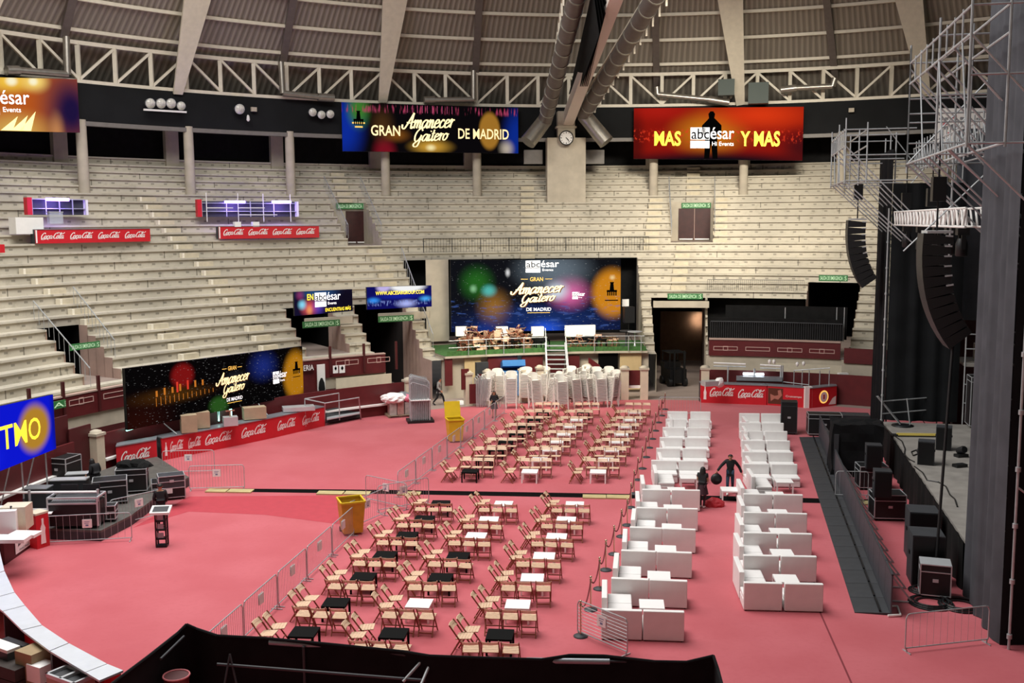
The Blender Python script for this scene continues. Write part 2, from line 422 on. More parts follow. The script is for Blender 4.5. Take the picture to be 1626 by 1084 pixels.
# ------------------------------------------------------------------ the bowl: floor, tiers, walls
RJ = [50.2 - .767 * j for j in range(13)] + [41.0 - .67 * k for k in range(1, 14)]
ZJ = [15.9 - .517 * j for j in range(13)] + [9.7 - .55 * k for k in range(1, 14)]
NJ = 24                                     # lowest riser
R_WALL, R_BAR = 31.2, 28.0
# openings cut in the tiers: az0, az1, first riser, last riser, floor z, deep radius
OPEN = {
 'upper_door_a': [raz(556, 388, 41.3), raz(609, 388, 41.3), 6, 11, ZJ[12], RJ[5] + .06],
 'upper_door_b': [raz(1066, 384, 41.3), raz(1134, 384, 41.3), 6, 11, ZJ[12], RJ[5] + .06],
 'box': [raz(690, 545, 33), raz(1024, 545, 33), 14, 24, 2.8, 42.0],
 'arch_a': [raz(487, 540, 33.5), raz(556, 540, 33.5), 19, 23, 3.1, 43],
 'arch_b': [raz(604, 560, 32), raz(679, 560, 32), 19, 24, 0.0, 46],
 'tunnel': [raz(1041, 560, 32), raz(1121, 560, 32), 19, 24, 0.0, 50],
 'palco_low': [raz(1121, 545, 32) + .25, raz(1279, 480, 36), 19, 24, 2.6, 38.5],
 'palco_high': [raz(1279, 480, 36) + .02, raz(1360, 480, 36), 17, 24, 2.6, 44],
 'arch_left': [raz(146, 580, 33), raz(204, 580, 33), 19, 23, 3.1, 42],
}
def is_open(az, j):
    for (a0, a1, j0, j1, zf, rd) in OPEN.values():
        if a0 <= az <= a1 and j0 <= j <= j1: return True
    return False
AZS = [-100 + 1.5 * i for i in range(121)] + [84, 92, 100, 112, 124, 136, 148, 160, 172, 184, 196, 208, 220, 232, 244, 252]
for o in OPEN.values(): AZS += [o[0], o[1]]
AZS = sorted(set(round(a, 3) for a in AZS))
st = MB()
for a0, a1 in zip(AZS[:-1], AZS[1:]):
    if a1 - a0 < .01: continue
    mid = (a0 + a1) / 2; 
    for j in range(0, NJ + 1):
        r, z = RJ[j], ZJ[j]; zb = ZJ[j + 1]; u0, u1 = radians(a0) * r + j * 3.1, radians(a1) * r + j * 3.1
        if not is_open(mid, j):
            A = lambda rr, zz: (pol(rr, a0, zz), pol(rr, a1, zz))
            b0, b1 = A(r + .13, zb); m0, m1 = A(r + .13, z - .11); n0, n1 = A(r, z - .11); t0, t1 = A(r, z)
            st.quad(b0, b1, m1, m0, 0, [(u0, 0), (u1, 0), (u1, .8), (u0, .8)])
            st.quad(m0, m1, n1, n0, 0, [(u0, 2), (u1, 2), (u1, 2.1), (u0, 2.1)])
            st.quad(n0, n1, t1, t0, 0, [(u0, 2), (u1, 2), (u1, 2.1), (u0, 2.1)])
            rn = RJ[j - 1] + .13 if j else 51.0
            q0, q1 = A(rn, z); st.quad(t0, t1, q1, q0, 0, [(u0, 2.2), (u1, 2.2), (u1, 2.8), (u0, 2.8)])
    # walkway behind the parapet
    if not is_open(mid, 24):
        st.quad(pol(R_WALL, a0, ZJ[25]), pol(R_WALL, a1, ZJ[25]), pol(RJ[24] + .07, a1, ZJ[25]), pol(RJ[24] + .07, a0, ZJ[25]), 0, [(0, 2.2), (1, 2.2), (1, 2.6), (0, 2.6)])
st.structure('wall_seating_tiers', M['tier'])
# sides, backs and floors of the openings
for k, (a0, a1, j0, j1, zf, rd) in OPEN.items():
    sd = MB(); zt = ZJ[j0]; rt = RJ[j0 - 1] + .07
    for az in (a0, a1):
        for j in range(j0, j1 + 1):
            if j == j0 and False: continue
            r0 = RJ[j]; r1 = RJ[j - 1] + .07
            sd.quad(pol(r0, az, zf), pol(r1, az, zf), pol(r1, az, ZJ[j]), pol(r0, az, ZJ[j]))
        if j1 == 24: sd.quad(pol(R_WALL, az, zf), pol(RJ[24], az, zf), pol(RJ[24], az, ZJ[25]), pol(R_WALL, az, ZJ[25]))
        if rd > rt + .1: sd.quad(pol(rt, az, zf), pol(rd, az, zf), pol(rd, az, zt), pol(rt, az, zt), 1)
    n = 6; dk = 1 if rd > rt + .5 else 0
    for i in range(n):
        b0, b1 = a0 + (a1 - a0) * i / n, a0 + (a1 - a0) * (i + 1) / n
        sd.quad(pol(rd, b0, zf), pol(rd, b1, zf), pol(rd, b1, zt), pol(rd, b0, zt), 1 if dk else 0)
        if rd > rt + .1: sd.quad(pol(rt, b0, zt), pol(rt, b1, zt), pol(rd, b1, zt), pol(rd, b0, zt), 1)
        rf = R_WALL - .1 if j1 == 24 and zf > 1 else (RJ[j1] if j1 < 24 else R_WALL)
        sd.quad(pol(rf, b0, zf + .004), pol(rf, b1, zf + .004), pol(rd, b1, zf + .004), pol(rd, b0, zf + .004), 2)
    names = {'arch_a': 1, 'arch_b': 1, 'tunnel': 2, 'palco_high': 1, 'arch_left': 1}
    inner = M['black_dark'] if k in ('palco_high', 'arch_a', 'arch_left') else mat('painted_passage_shade', '1c1210', .9) if k == 'arch_b' else M['black_cloth'] if k == 'palco_low' else M['concrete_pink']  # shade inside the dark passages is put into the inner wall colour
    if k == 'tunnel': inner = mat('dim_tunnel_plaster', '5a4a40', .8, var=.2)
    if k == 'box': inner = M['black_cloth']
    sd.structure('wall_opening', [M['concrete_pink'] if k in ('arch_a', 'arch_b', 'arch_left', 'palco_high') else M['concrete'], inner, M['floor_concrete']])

fm = MB(); n = 72
fm.add([pol(R_BAR + .2, 360 * i / n, 0) for i in range(n)], [tuple(reversed(range(n)))])
fl_ob = fm.structure('floor', M['carpet'])
al = MB()
for i in range(n):
    a0, a1 = 360 * i / n, 360 * (i + 1) / n
    al.quad(pol(R_BAR + .2, a0, 0), pol(R_BAR + .2, a1, 0), pol(52, a1, 0), pol(52, a0, 0))
al.structure('floor_alley', M['floor_concrete'])
# seams between the carpet lengths
sm = MB(); LU = Vector((sin(radians(12.5)), cos(radians(12.5)), 0)); LV = Vector((cos(radians(-5.4)), sin(radians(-5.4)), 0))
def carpet_line(a, b, w=.025):
    a, b = Vector(a), Vector(b); s = (b - a).normalized().cross(Vector((0, 0, 1))) * w
    sm.quad(a - s, b - s, b + s, a + s)
P1 = fl(1300, 978); 
for c in (fl(1300, 978, .004),):
    carpet_line(c + LU * 1.0, fl(1352, 1084, .004))
sm.structure('floor_carpet_seam', mat('dark_red_seam', '7c2a33', .8))

# low wall under the tiers with its maroon parapet boards
def wall_arc(mb, r, a0, a1, z0, z1, mi=0, th=.18, step=1.5):
    k = max(1, int(abs(a1 - a0) / step))
    for i in range(k):
        b0, b1 = a0 + (a1 - a0) * i / k, a0 + (a1 - a0) * (i + 1) / k
        p = [pol(r, b0, z0), pol(r, b1, z0), pol(r, b1, z1), pol(r, b0, z1), pol(r + th, b0, z0), pol(r + th, b1, z0), pol(r + th, b1, z1), pol(r + th, b0, z1)]
        fs = [(0, 1, 2, 3), (5, 4, 7, 6), (3, 2, 6, 7), (1, 0, 4, 5)]
        if i == 0: fs.append((4, 0, 3, 7))
        if i == k - 1: fs.append((1, 5, 6, 2))
        mb.add(p, fs, mi)
    return mb
wl = MB(); AB, TU, BX, PL, PH = OPEN['arch_b'], OPEN['tunnel'], OPEN['box'], OPEN['palco_low'], OPEN['palco_high']
wall_arc(wl, R_WALL, -100, AB[0], 1.35, 2.15); wall_arc(pl_ := MB(), R_WALL, -100, AB[0], 0, 1.35); pl_.structure('wall_alley_board', M['maroon_dark']); wall_arc(wl, R_WALL, TU[1], 80, 0, 2.5)
wl.structure('wall_alley', M['concrete'])
pp = MB(); wall_arc(pp, R_WALL - .12, -100, -72.2, 2.15, 3.2, 0, .14); wall_arc(pp, R_WALL - .12, -69.5, raz(398, 600, 31), 2.15, 3.2, 0, .14)
wall_arc(pp, R_WALL - .12, raz(484, 600, 31), AB[0] - .1, 2.05, 3.2, 0, .14)
wall_arc(pp, R_WALL - .12, TU[1] + .3, raz(1334, 560, 31), 2.5, 3.55, 0, .14); wall_arc(pp, R_WALL - .12, raz(1340, 560, 31), 80, 2.3, 3.25, 0, .14)
pp.structure('wall_parapet', M['maroon'])
cp = MB(); wall_arc(cp, R_WALL - .16, -69.5, raz(398, 600, 31), 3.2, 3.27, 0, .3); wall_arc(cp, R_WALL - .16, raz(484, 600, 31), AB[0] - .1, 3.2, 3.27, 0, .3); wall_arc(cp, R_WALL - .16, -100, -72.2, 3.2, 3.27, 0, .3)
wall_arc(cp, R_WALL - .18, TU[1] + .3, raz(1334, 560, 31), 3.55, 3.65, 0, .3)
cp.structure('trim_parapet_cap', M['concrete_pink'])
# painted outlines on the parapet boards
ln = MB()
def outline(ac, w, z0, z1, r=R_WALL - .14, t=.035):
    da = degrees(w / 2 / r)
    def seg(a0, a1, b0, b1): wall_arc(ln, r, a0, a1, b0, b1, 0, .02)
    dt = degrees(t / r)
    seg(ac - da, ac + da, z1 - t, z1); seg(ac - da, ac + da, z0, z0 + t); seg(ac - da, ac - da + dt, z0, z1); seg(ac + da - dt, ac + da, z0, z1)
for x in (1152, 1203, 1254, 1305): outline(raz(x, 553, 31), 1.55, 2.86, 3.12); 
for x in (1152, 1254, 1305): outline(raz(x, 553, 31), .32, 2.84, 3.14)
for x in (552, 602): outline(raz(x, 573, 31), 1.5, 2.72, 3.02); outline(raz(x, 573, 31), .3, 2.69, 3.05)
outline(raz(131, 638, 31), 1.5, 2.72, 3.0); outline(raz(131, 638, 31), .3, 2.69, 3.03); outline(raz(185, 626, 31), 1.5, 2.72, 3.0)
ln.structure('trim_parapet_outline', mat('pale_outline_paint', 'c9a59c', .6))
# brown posts on the parapet
for i, (x, y) in enumerate(((46, 628), (100, 622), (157, 625), (524, 565), (578, 570), (629, 560))):
    p = ring(x, y, R_WALL - .15); m = MB(); m.obox((p.x, p.y, 2.2), .13, .13, 1.75, radians(-azof(p))); 
    tag(m.part('parapet_post', M['maroon_dark']), 'brown post standing on the parapet, %s from the left' % ORD[i], 'post', 'posts on the parapet')

# the ring fence of the arena (maroon boards) and its white gate pillars
bf = MB()
for a0, a1, rr in ((-100, -73.5, R_BAR), (raz(161, 690, 28), raz(643, 615, 28), R_BAR), (raz(1112, 600, 28), 80, 29.0)):
    wall_arc(bf, rr, a0, a1, 0.0, 1.85, 0, .12)
for a in (99, 120): pass
bf.structure('wall_ring_fence', M['maroon'])
stp = MB()
for a0, a1 in ((-100, -73.5), (raz(161, 690, 28), raz(643, 615, 28))): wall_arc(stp, R_BAR - .22, a0, a1, .62, .72, 0, .24)
stp.structure('trim_ring_fence_step', M['white'])
rear = MB(); wall_arc(rear, R_BAR, 100, 258, 0, 1.7, 0, .12); wall_arc(rear, R_WALL, 80, 260, 0, 2.55, 0, .18); rear.structure('wall_near_fence', M['maroon'])
def pillar(x, ytop, r, h, label, w=.5):
    p = ring(x, ytop, r); t = thing('gate_pillar', label, 'pillar', (p.x, p.y, 0), radians(-azof(p)), 'white gate pillars')
    m = MB(); m.box(-w / 2, w / 2, -w / 2, w / 2, 0, h - .18); m.part('shaft', M['cream'], t, True)
    m = MB(); m.box(-w * .62, w * .62, -w * .62, w * .62, h - .18, h - .06); m.lathe([(w * .55, h - .06), (w * .5, h + .03), (w * .2, h + .08)], (0, 0, 0), 10); m.part('cap', M['concrete'], t, True)
pillar(648, 600, R_BAR, 2.05, 'white gate pillar at the end of the red fence beside the pallets')
pillar(152, 690, R_BAR, 2.05, 'white gate pillar behind the flight cases at the left')
pillar(1120, 578, R_BAR, 2.2, 'white gate pillar at the left end of the far right drinks bar')
pillar(743, 585, 28.6, 2.1, 'white gate pillar left of the stacked plastic chairs', .45)
pillar(857, 575, 28.8, 2.2, 'white gate pillar just left of the ladder behind the chair stacks', .42)
pillar(774, 580, 28.8, 2.1, 'white gate pillar behind the leftmost chair stack', .42)
pillar(831, 578, 28.8, 2.1, 'rounded white gate pillar right of the blue bin', .5)
pillar(933, 577, 28.8, 2.2, 'white gate pillar behind the right chair stacks', .42)
pillar(992, 577, 28.4, 2.1, 'left white pillar of the small maroon gate right of the chair stacks', .48)
pillar(1023, 577, 28.4, 2.1, 'right white pillar of the small maroon gate right of the chair stacks', .48)

# ------------------------------------------------------------------ ring of columns, black band, truss and roof
RF = 47.0
COLS = [-57.7, -48.7, -39.7, -30.6, -21.6, -12.7, 4.6, 13.2, 22.1, 31, 40, 49, 58, 67, 76, -66.7, -75.7, -84.7]
rowz = lambda r: next((ZJ[j] for j in range(25) if RJ[j] <= r), ZJ[24])
for i, a in enumerate(COLS):
    m = MB(); p = pol(RF + .1, a); zb = rowz(RF + .1)
    m.lathe([(.36, zb - .5), (.34, 16.5), (.33, 18.0)], (p.x, p.y, 0), 14)
    m.structure('trim_column', M['concrete'])
    m = MB(); p = pol(50.3, a); m.obox((p.x, p.y, 15.0), .95, .5, 5.4, radians(-a)); m.structure('trim_pilaster', M['concrete'])
def full_arc(mb, r, z0, z1, th, mi=0): wall_arc(mb, r, -100, 260, z0, z1, mi, th, 3.0)
m = MB(); full_arc(m, RF - .1, 17.9, 20.3, .12); m.structure('trim_black_band', M['fascia'])
m = MB(); full_arc(m, RF - .15, 17.62, 17.9, .4); m.structure('trim_ring_beam', M['steel_grey'])
m = MB(); full_arc(m, 50.9, 15.0, 20.4, .1); m.structure('wall_behind_columns', M['black_cloth'])
m = MB()
for i in range(180):
    a0, a1 = -100 + 2 * i, -98 + 2 * i; u0, u1 = radians(a0) * 50.9, radians(a1) * 50.9
    m.quad(pol(50.6, a0, 20.3), pol(50.6, a1, 20.3), pol(50.6, a1, 23.6), pol(50.6, a0, 23.6), 0, [(u0, 0), (u1, 0), (u1, 1), (u0, 1)])
m.structure('wall_upper_sheet', M['sheet'])
m = MB(); full_arc(m, 47.2, 20.25, 20.4, 3.6); m.structure('ceiling_gallery', M['fascia'])
# lattice truss ring
tr = MB()
full_arc(tr, RF - .12, 20.3, 20.52, .3); full_arc(tr, RF - .12, 22.7, 22.95, .3)
A0 = -66.7 - 18
for b in range(11):
    rib_a = A0 + .0
TRUSS_A = [-75.7 + 9 * k for k in range(18)]
for k, a in enumerate(TRUSS_A[:-1]):
    up = (k % 2 == 0)                       # diagonals lean towards the ribs
    for q in range(3):
        b0, b1 = a + 3 * q, a + 3 * (q + 1)
        tr.bar(pol(RF, b0, 20.5), pol(RF, b0, 22.8), .26, .2)
        if up: tr.bar(pol(RF, b0, 22.75), pol(RF, b1, 20.5), .2, .16)
        else: tr.bar(pol(RF, b0, 20.5), pol(RF, b1, 22.75), .2, .16)
tr.structure('trim_ring_truss', M['steel_cream'])
# roof sheets, purlins and ribs
RS = .78
def roofz(r): return 22.95 + (RF + .5 - r) * RS
def cone(x, y, off=0.0):
    d = ray(x, y); lo = None
    for s in range(400, 1100):
        p = CAM + d * (s * .1)
        if p.z >= roofz(hypot(p.x - XC, p.y - YC)) - off and hypot(p.x - XC, p.y - YC) < RF + 2 and p.y > 20: lo = s; break
    return CAM + d * ((lo or 800) * .1)
rf = MB()
for i in range(120):
    a0, a1 = -100 + 3 * i, -97 + 3 * i; u0, u1 = radians(a0) * 46, radians(a1) * 46
    for r0, r1 in ((RF + 4, RF - 2), (RF - 2, 41), (41, 36)):
        rf.quad(pol(r0, a0, roofz(r0)), pol(r0, a1, roofz(r0)), pol(r1, a1, roofz(r1)), pol(r1, a0, roofz(r1)), 0, [(u0, 0), (u1, 0), (u1, 1), (u0, 1)])
rf.structure('ceiling', M['sheet'])
pu = MB()
for r in (46.6, 44.65, 42.7, 40.8, 38.9, 37.2):
    for i in range(120):
        a0, a1 = -100 + 3 * i, -97 + 3 * i
        pu.bar(pol(r, a0, roofz(r) - .12), pol(r, a1, roofz(r) - .12), .2, .22)
pu.structure('trim_purlins', M['steel_cream'])
ribs = [((283, 150), (318, -20)), ((608, 163), (630, -20)), ((1176, 167), (1158, -20)), ((1470, 150), (1440, -20))]
for (bx, by), (tx, ty) in ribs:
    p = ring(bx, by, RF - .35); q = cone(tx, ty, .6); m = MB()
    d = (q - p).normalized(); s = Vector((p.x - XC, p.y - YC, 0)).normalized(); side = d.cross(s).normalized()
    n = side.cross(d).normalized()
    if n.z < 0: n = -n
    # web and the wide lower flange, growing upwards
    w0, w1, h0, h1 = .32, .95, .3, 1.5
    for off, wa, wb, t in ((0, w0, w1, .16),):
        a = [p - side * wa, p + side * wa, q + side * wb, q - side * wb]; m.prism(a, n * t)
    m.prism([p + n * .1 - side * .14, p + n * h0 * 2 - side * .14, q + n * h1 - side * .2, q + n * .1 - side * .2], side * .3)
    m.structure('trim_roof_rib', M['steel_cream'])
for k, (bx, by, tx) in enumerate(((100, 58, 118), (449, 95, 468), (755, 112, 762), (1043, 138, 1040), (1327, 122, 1311))):
    p = cone(bx, by, .2); q = cone(tx, -20, .2); m = MB(); m.bar(p, q, .5, .55); m.structure('trim_minor_rib', M['duct_dark'])
for (a0, x) in ((-57.7, 0), (49, 0), (67, 0)):
    m = MB(); m.bar(pol(RF - .3, a0, 20.4), pol(37, a0, roofz(37) - .5), .7, .8); m.structure('trim_roof_rib', M['steel_cream'])

# the tall clock pillar
m = MB()
def pil(w, d0, z0, z1, r, mi=0):
    c = pol(r, -4.1); m.obox((c.x, c.y, z0), w, d0, z1 - z0, radians(4.1), mi)
pil(3.05, 1.2, 12.2, 17.85, 46.4); pil(1.35, .9, 17.8, 19.9, 46.3); pil(1.6, 1.0, 18.6, 18.75, 46.3)
m.structure('wall_clock_pillar', M['concrete'])
for s in (-1, 1):
    m = MB(); c = pol(47.6, -4.1 + s * 3.0); m.obox((c.x, c.y, 15.9), 1.5, .6, 1.1, radians(4.1)); m.structure('trim_pillar_parapet', M['steel_grey'])
# ------------------------------------------------------------------ LED screens and their pictures
def title_block(t, P, u0, u1, v0, v1, s1, s2, lines=True):
    """GRAN / script title in two lines / DE MADRID"""
    h = v1 - v0; w = u1 - u0; uc = (u0 + u1) / 2
    m = MB(); put2d(m, text_shape('GRAN', .02), P, uc - .13 * w, uc + .11 * w, v0 + .88 * h, v0 + 1.0 * h, .02); m.part('lettering_gran', M['gold'], t)
    m = MB(); put2d(m, text_shape('DE MADRID', .012), P, uc - .2 * w, uc + .26 * w, v0, v0 + .1 * h, .02); m.part('lettering_madrid', M['glow_white'] if s1 else M['gold'], t)
    sh = MB(); put2d(sh, script_shape('Amanecer', .32), P, u0 + .012 * w, u1 + .016 * w, v0 + .46 * h, v0 + .83 * h, .018, rise=.03); put2d(sh, script_shape('Gaitero', .32), P, u0 + .19 * w, u0 + .86 * w, v0 + .1 * h, v0 + .53 * h, .018, rise=.03)
    sh.part('script_shadow', M['gold_dark'], t)
    m = MB(); put2d(m, script_shape('Amanecer', .26), P, u0, u1, v0 + .48 * h, v0 + .84 * h, .026, rise=.03); put2d(m, script_shape('Gaitero', .26), P, u0 + .18 * w, u0 + .85 * w, v0 + .12 * h, v0 + .53 * h, .026, rise=.03)
    m.part('script_lettering', M['glow_cream'], t)
    if lines:
        m = MB()
        for a, b in ((uc - .3 * w, uc - .17 * w), (uc + .15 * w, uc + .28 * w)): rect2d(m, P, a, b, v0 + .935 * h, v0 + .95 * h)
        rect2d(m, P, uc - .18 * w, uc + .24 * w, v0 - .06 * h, v0 - .045 * h); m.part('rule', M['gold'], t)
M['glow_cream'] = mat('lit_cream_letters', 'fff0c0', .5, emit='ffe9a8', estr=.95)
M['gold_text'] = mat('lit_pale_gold_letters', 'f3d9a0', .5, emit='f3dca8', estr=.95)

# upper band, left (runs out of the frame)
c = panel_px((-150, 120), (126, 126), (127, 210.5), (-150, 204), 46.2)
t, P = led_panel('led_screen', 'orange stage-lights LED screen cut off by the left edge, hung on the black band', c,
    screen_mat('picture_stage_flames', 'b8561c', [(.95, .4, .28, 1.2, '1c0f3c', .1, 1), (.58, .93, .22, .35, 'ffd24a', 0, .9), (.73, .93, .12, .3, 'ffdf7a', 0, 1), (.72, .93, .04, .12, 'fff6d0', .2, 1), (.59, .93, .05, .14, 'fff6d0', .2, 1), (.6, .0, .3, .5, 'd9b25a', 0, .9), (.85, .0, .07, .5, 'c98a55', 0, .8)], estr=.95))
word_mark(t, P, .37, .69, .3, .76, 'Events')
m = MB()
for u, h in ((.56, .2), (.62, .22), (.67, .3)): poly2d(m, P, [(u - .05, .01), (u + .02, .01), (u + .055, .08 + h)], .012)
m.part('flame_shapes', mat('lit_flames', 'f4e6a0', .5, emit='f4e090', estr=.9), t)
# upper band, middle
c = panel_px((542, 162), (821.5, 171), (823, 243.5), (544, 240), 46.2)
t, P = led_panel('led_screen', 'wide LED screen with gold festival title on black, hung over the middle tiers', c,
    screen_mat('picture_title_band', '070508', [(.0, .5, .16, 1.0, '0a2c9c', .2, 1), (1.0, .35, .12, .9, '0a2a8c', .2, 1), (.09, .85, .085, .5, '3c7a2a', .15, 1), (.23, .0, .085, .42, '7c1020', .2, .95), (.22, .55, .09, .5, '5a3a1a', 0, .6), (.83, .48, .07, .46, 'a8762a', .7, .95), (.49, .12, .16, .22, 'e8b040', 0, .8), (.49, .1, .04, .1, 'fff0b0', 0, 1), (.93, .1, .06, .25, 'd8c8b0', 0, .7), (.3, .35, .1, .2, 'b06a20', 0, .45)], estr=.9, bands=((70, 2, 1), .52, .78, 1.0, 'b04060', .9)))
m = MB(); put2d(m, text_shape('GRAN', .035), P, .157, .318, .33, .55); m.part('lettering_gran', M['gold_text'], t)
m = MB(); put2d(m, text_shape('DE MADRID', .03), P, .647, .943, .3, .52); m.part('lettering_madrid', M['gold_text'], t)
m = MB(); put2d(m, script_shape('Amanecer', .26), P, .325, .63, .47, .82, .02, rise=.05); put2d(m, script_shape('Gaitero', .26), P, .385, .595, .1, .5, .02, rise=.05); m.part('script_lettering', M['glow_cream'], t)
m = MB(); emblem(m, P, .09, .66, .055, .3); m.part('tower_emblem', M['ink'], t)
m = MB(); rect2d(m, P, .055, .125, .57, .6); rect2d(m, P, .07, .112, .49, .52); m.part('emblem_caption', M['gold'], t)
m = MB()
for k in range(10): rect2d(m, P, .36 + k * .028, .362 + k * .028, .82, .98, .012)
m.part('light_streaks', mat('lit_pink_streaks', 'c05080', .5, emit='b84a78', estr=.6), t)
# upper band, right
c = panel_px((1005, 172), (1276, 169.5), (1274, 255), (1006, 252), 46.2)
t, P = led_panel('led_screen', 'red and orange LED screen with dark standing figure and yellow words, right of the clock', c,
    screen_mat('picture_red_concert', '8c1208', [(.45, .5, .3, .6, 'd08018', 0, .95), (.75, .85, .45, .45, 'e03a10', 0, .9), (.15, .95, .3, .3, 'b01a10', 0, .8), (.5, -.1, .9, .35, '0c0410', .3, 1), (.0, .3, .1, .9, '300808', .2, .7), (1.0, .25, .2, .5, '3c0a10', .1, .9)], estr=.95, bands=((60, 14, 1), .52, .3, .62, 'e03a20', .7)))
m = MB(); poly2d(m, P, [(.425, .02), (.43, .5), (.405, .45), (.41, .66), (.44, .76), (.45, .8), (.446, .88), (.458, .93), (.475, .93), (.486, .88), (.482, .8), (.495, .76), (.525, .66), (.525, .45), (.5, .5), (.505, .02), (.475, .02), (.465, .3), (.455, .02)], .012); m.part('standing_silhouette', M['ink'], t)
m = MB(); put2d(m, text_shape('MAS', .06), P, .125, .285, .26, .55); m.part('lettering_mas', M['glow_yellow'], t)
m = MB(); put2d(m, text_shape('Y MAS', .06), P, .637, .868, .26, .55); m.part('lettering_y_mas', M['glow_yellow'], t)
word_mark(t, P, .342, .6, .22, .62, 'Hi Events')
# big screen in the presidential box
BT, BR_ = (714, 413), (985, 411)
c = panel_px((714, 413), (985, 411), (985, 523), (716.5, 527), 36.3)
t, P = led_panel('led_wall', 'large LED wall with festival title, green and orange balloons, behind the chair balcony', c,
    screen_mat('picture_main_title', '0b0d14', [(.5, -.1, .9, .62, '12245c', .1, 1), (.15, .68, .13, .32, '24661f', .1, 1), (.95, .52, .15, .42, 'd88a1c', .55, 1), (.69, .52, .17, .32, 'ff7ac0', 0, .8), (.62, .56, .1, .2, 'dff4ff', 0, .95), (.6, .85, .3, .4, '8a9aa8', .1, .55), (.25, .34, .13, .34, 'b07a30', 0, .75), (.22, .57, .06, .12, '5ad0c8', .1, .8), (.55, .2, .5, .25, '1a3a80', 0, .5), (.55, .02, .16, .2, '2a60f0', 0, .85), (.2, .02, .1, .2, '1c3c98', 0, .6), (.13, .6, .03, .08, '9ad8a0', 0, .8), (.95, .74, .025, .05, 'ffe0a0', 0, .9), (.33, .82, .02, .08, 'ffffff', 0, .8)], estr=.85, bands=((14, 22, 1), .55, .0, .5, '4a6ab8', .5), sparkle=.22), cat='screen')
title_block(t, P, .343, .66, .28, .755, True, False)
word_mark(t, P, .435, .63, .82, .985, 'Events')
word_mark(t, P, .71, .785, .44, .54, 'Group')
m = MB(); emblem(m, P, .947, .56, .062, .2); rect2d(m, P, .905, .985, .41, .425); m.part('tower_emblem', M['ink'], t)
# two small screens over the left passages
c = panel_px((466.5, 463.5), (560, 459), (560, 493.5), (468, 501.5), 33.0)
t, P = led_panel('led_screen', 'small LED screen reading EN and ENCUENTRAS MAS above the left emergency exit', c,
    screen_mat('picture_small_left', '130d2c', [(.25, .3, .2, .5, 'e85a60', 0, .9), (.25, .2, .08, .3, 'f0a060', 0, .9), (.13, .45, .1, .3, '8ae0ff', 0, .95), (.1, .85, .1, .3, 'a02060', 0, .8), (.4, .9, .5, .4, '2a5a90', 0, .7), (.4, .3, .15, .5, '6a4ad0', 0, .6), (.9, .5, .3, 1, '0a0614', .2, .8)], estr=.95))
m = MB(); put2d(m, text_shape('EN', .04), P, .215, .32, .62, .88); m.part('lettering_en', M['glow_yellow'], t)
m = MB(); put2d(m, text_shape('ENCUENTRAS MÁS', .03), P, .52, .965, .07, .27); m.part('lettering_encuentras', M['glow_yellow'], t)
word_mark(t, P, .345, .79, .3, .92, 'Events')
c = panel_px((582, 456), (685, 453), (685.5, 486.5), (583, 491.5), 33.0)
t, P = led_panel('led_screen', 'small blue LED screen with a web address above the tall dark passage', c,
    screen_mat('picture_small_blue', '0a0a5c', [(.62, .98, .35, .3, 'ffffff', .5, .95), (.25, .98, .14, .3, 'd8c8ff', .4, .8), (.1, .4, .14, .2, '3a9aff', 0, .9), (.9, .4, .14, .2, '4ab0ff', 0, .9), (.6, .2, .22, .26, 'b8c0ff', 0, .9), (.5, .55, .6, .2, '1020a8', 0, .8)], estr=.95, bands=((40, 4, 1), .5, .1, .4, '9ab0ff', .5)))
m = MB(); put2d(m, text_shape('WWW.ABCESARGROUP.COM', .03), P, .13, .88, .63, .8); m.part('lettering', M['glow_yellow'], t)
# long screen over the left bar
c = panel_px((193, 586), (480, 549.5), (482, 625), (203, 683), 27.6, 28.6)
t, P = led_panel('led_screen', 'long black LED screen with gold festival title and lit bridge, above the left bar', c,
    screen_mat('picture_bridge_night', '030203', [(.28, .76, .075, .26, '8c1414', .5, .8), (.47, .12, .07, .22, '2c5a20', .4, .85), (.74, .72, .12, .4, '1a2a78', 0, .95), (.95, .42, .1, .62, 'b87a14', .55, 1), (.22, .45, .3, .2, '4a2c08', 0, .9), (.05, .1, .25, .6, '2c0a04', 0, .7), (.57, .52, .1, .25, '30343c', 0, .6)], estr=.9, sparkle=.25))
title_block(t, P, .455, .655, .15, .8, True, False)
word_mark(t, P, .8, .89, .32, .56, 'Events')
m = MB(); emblem(m, P, .955, .55, .05, .26); rect2d(m, P, .93, .98, .38, .395); m.part('tower_emblem', M['ink'], t)
m = MB()
for k in range(14): rect2d(m, P, .14 + k * .023, .143 + k * .023, .3 + .006 * k, .44 + .01 * (k % 3), .012)
for k in range(7): rect2d(m, P, .14 + k * .04, .15 + k * .04, .46 + .012 * k, .56 + .012 * k + .02 * (k % 2), .012)
m.part('bridge_lights', mat('lit_bridge', 'a86a1c', .5, emit='a06018', estr=.7), t)
m = MB(); rect2d(m, P, .245, .255, .48, .66, .014); rect2d(m, P, .3, .31, .5, .66, .014); m.part('red_flares', mat('lit_red_flare', 'b03020', .5, emit='b02818', estr=.8), t)
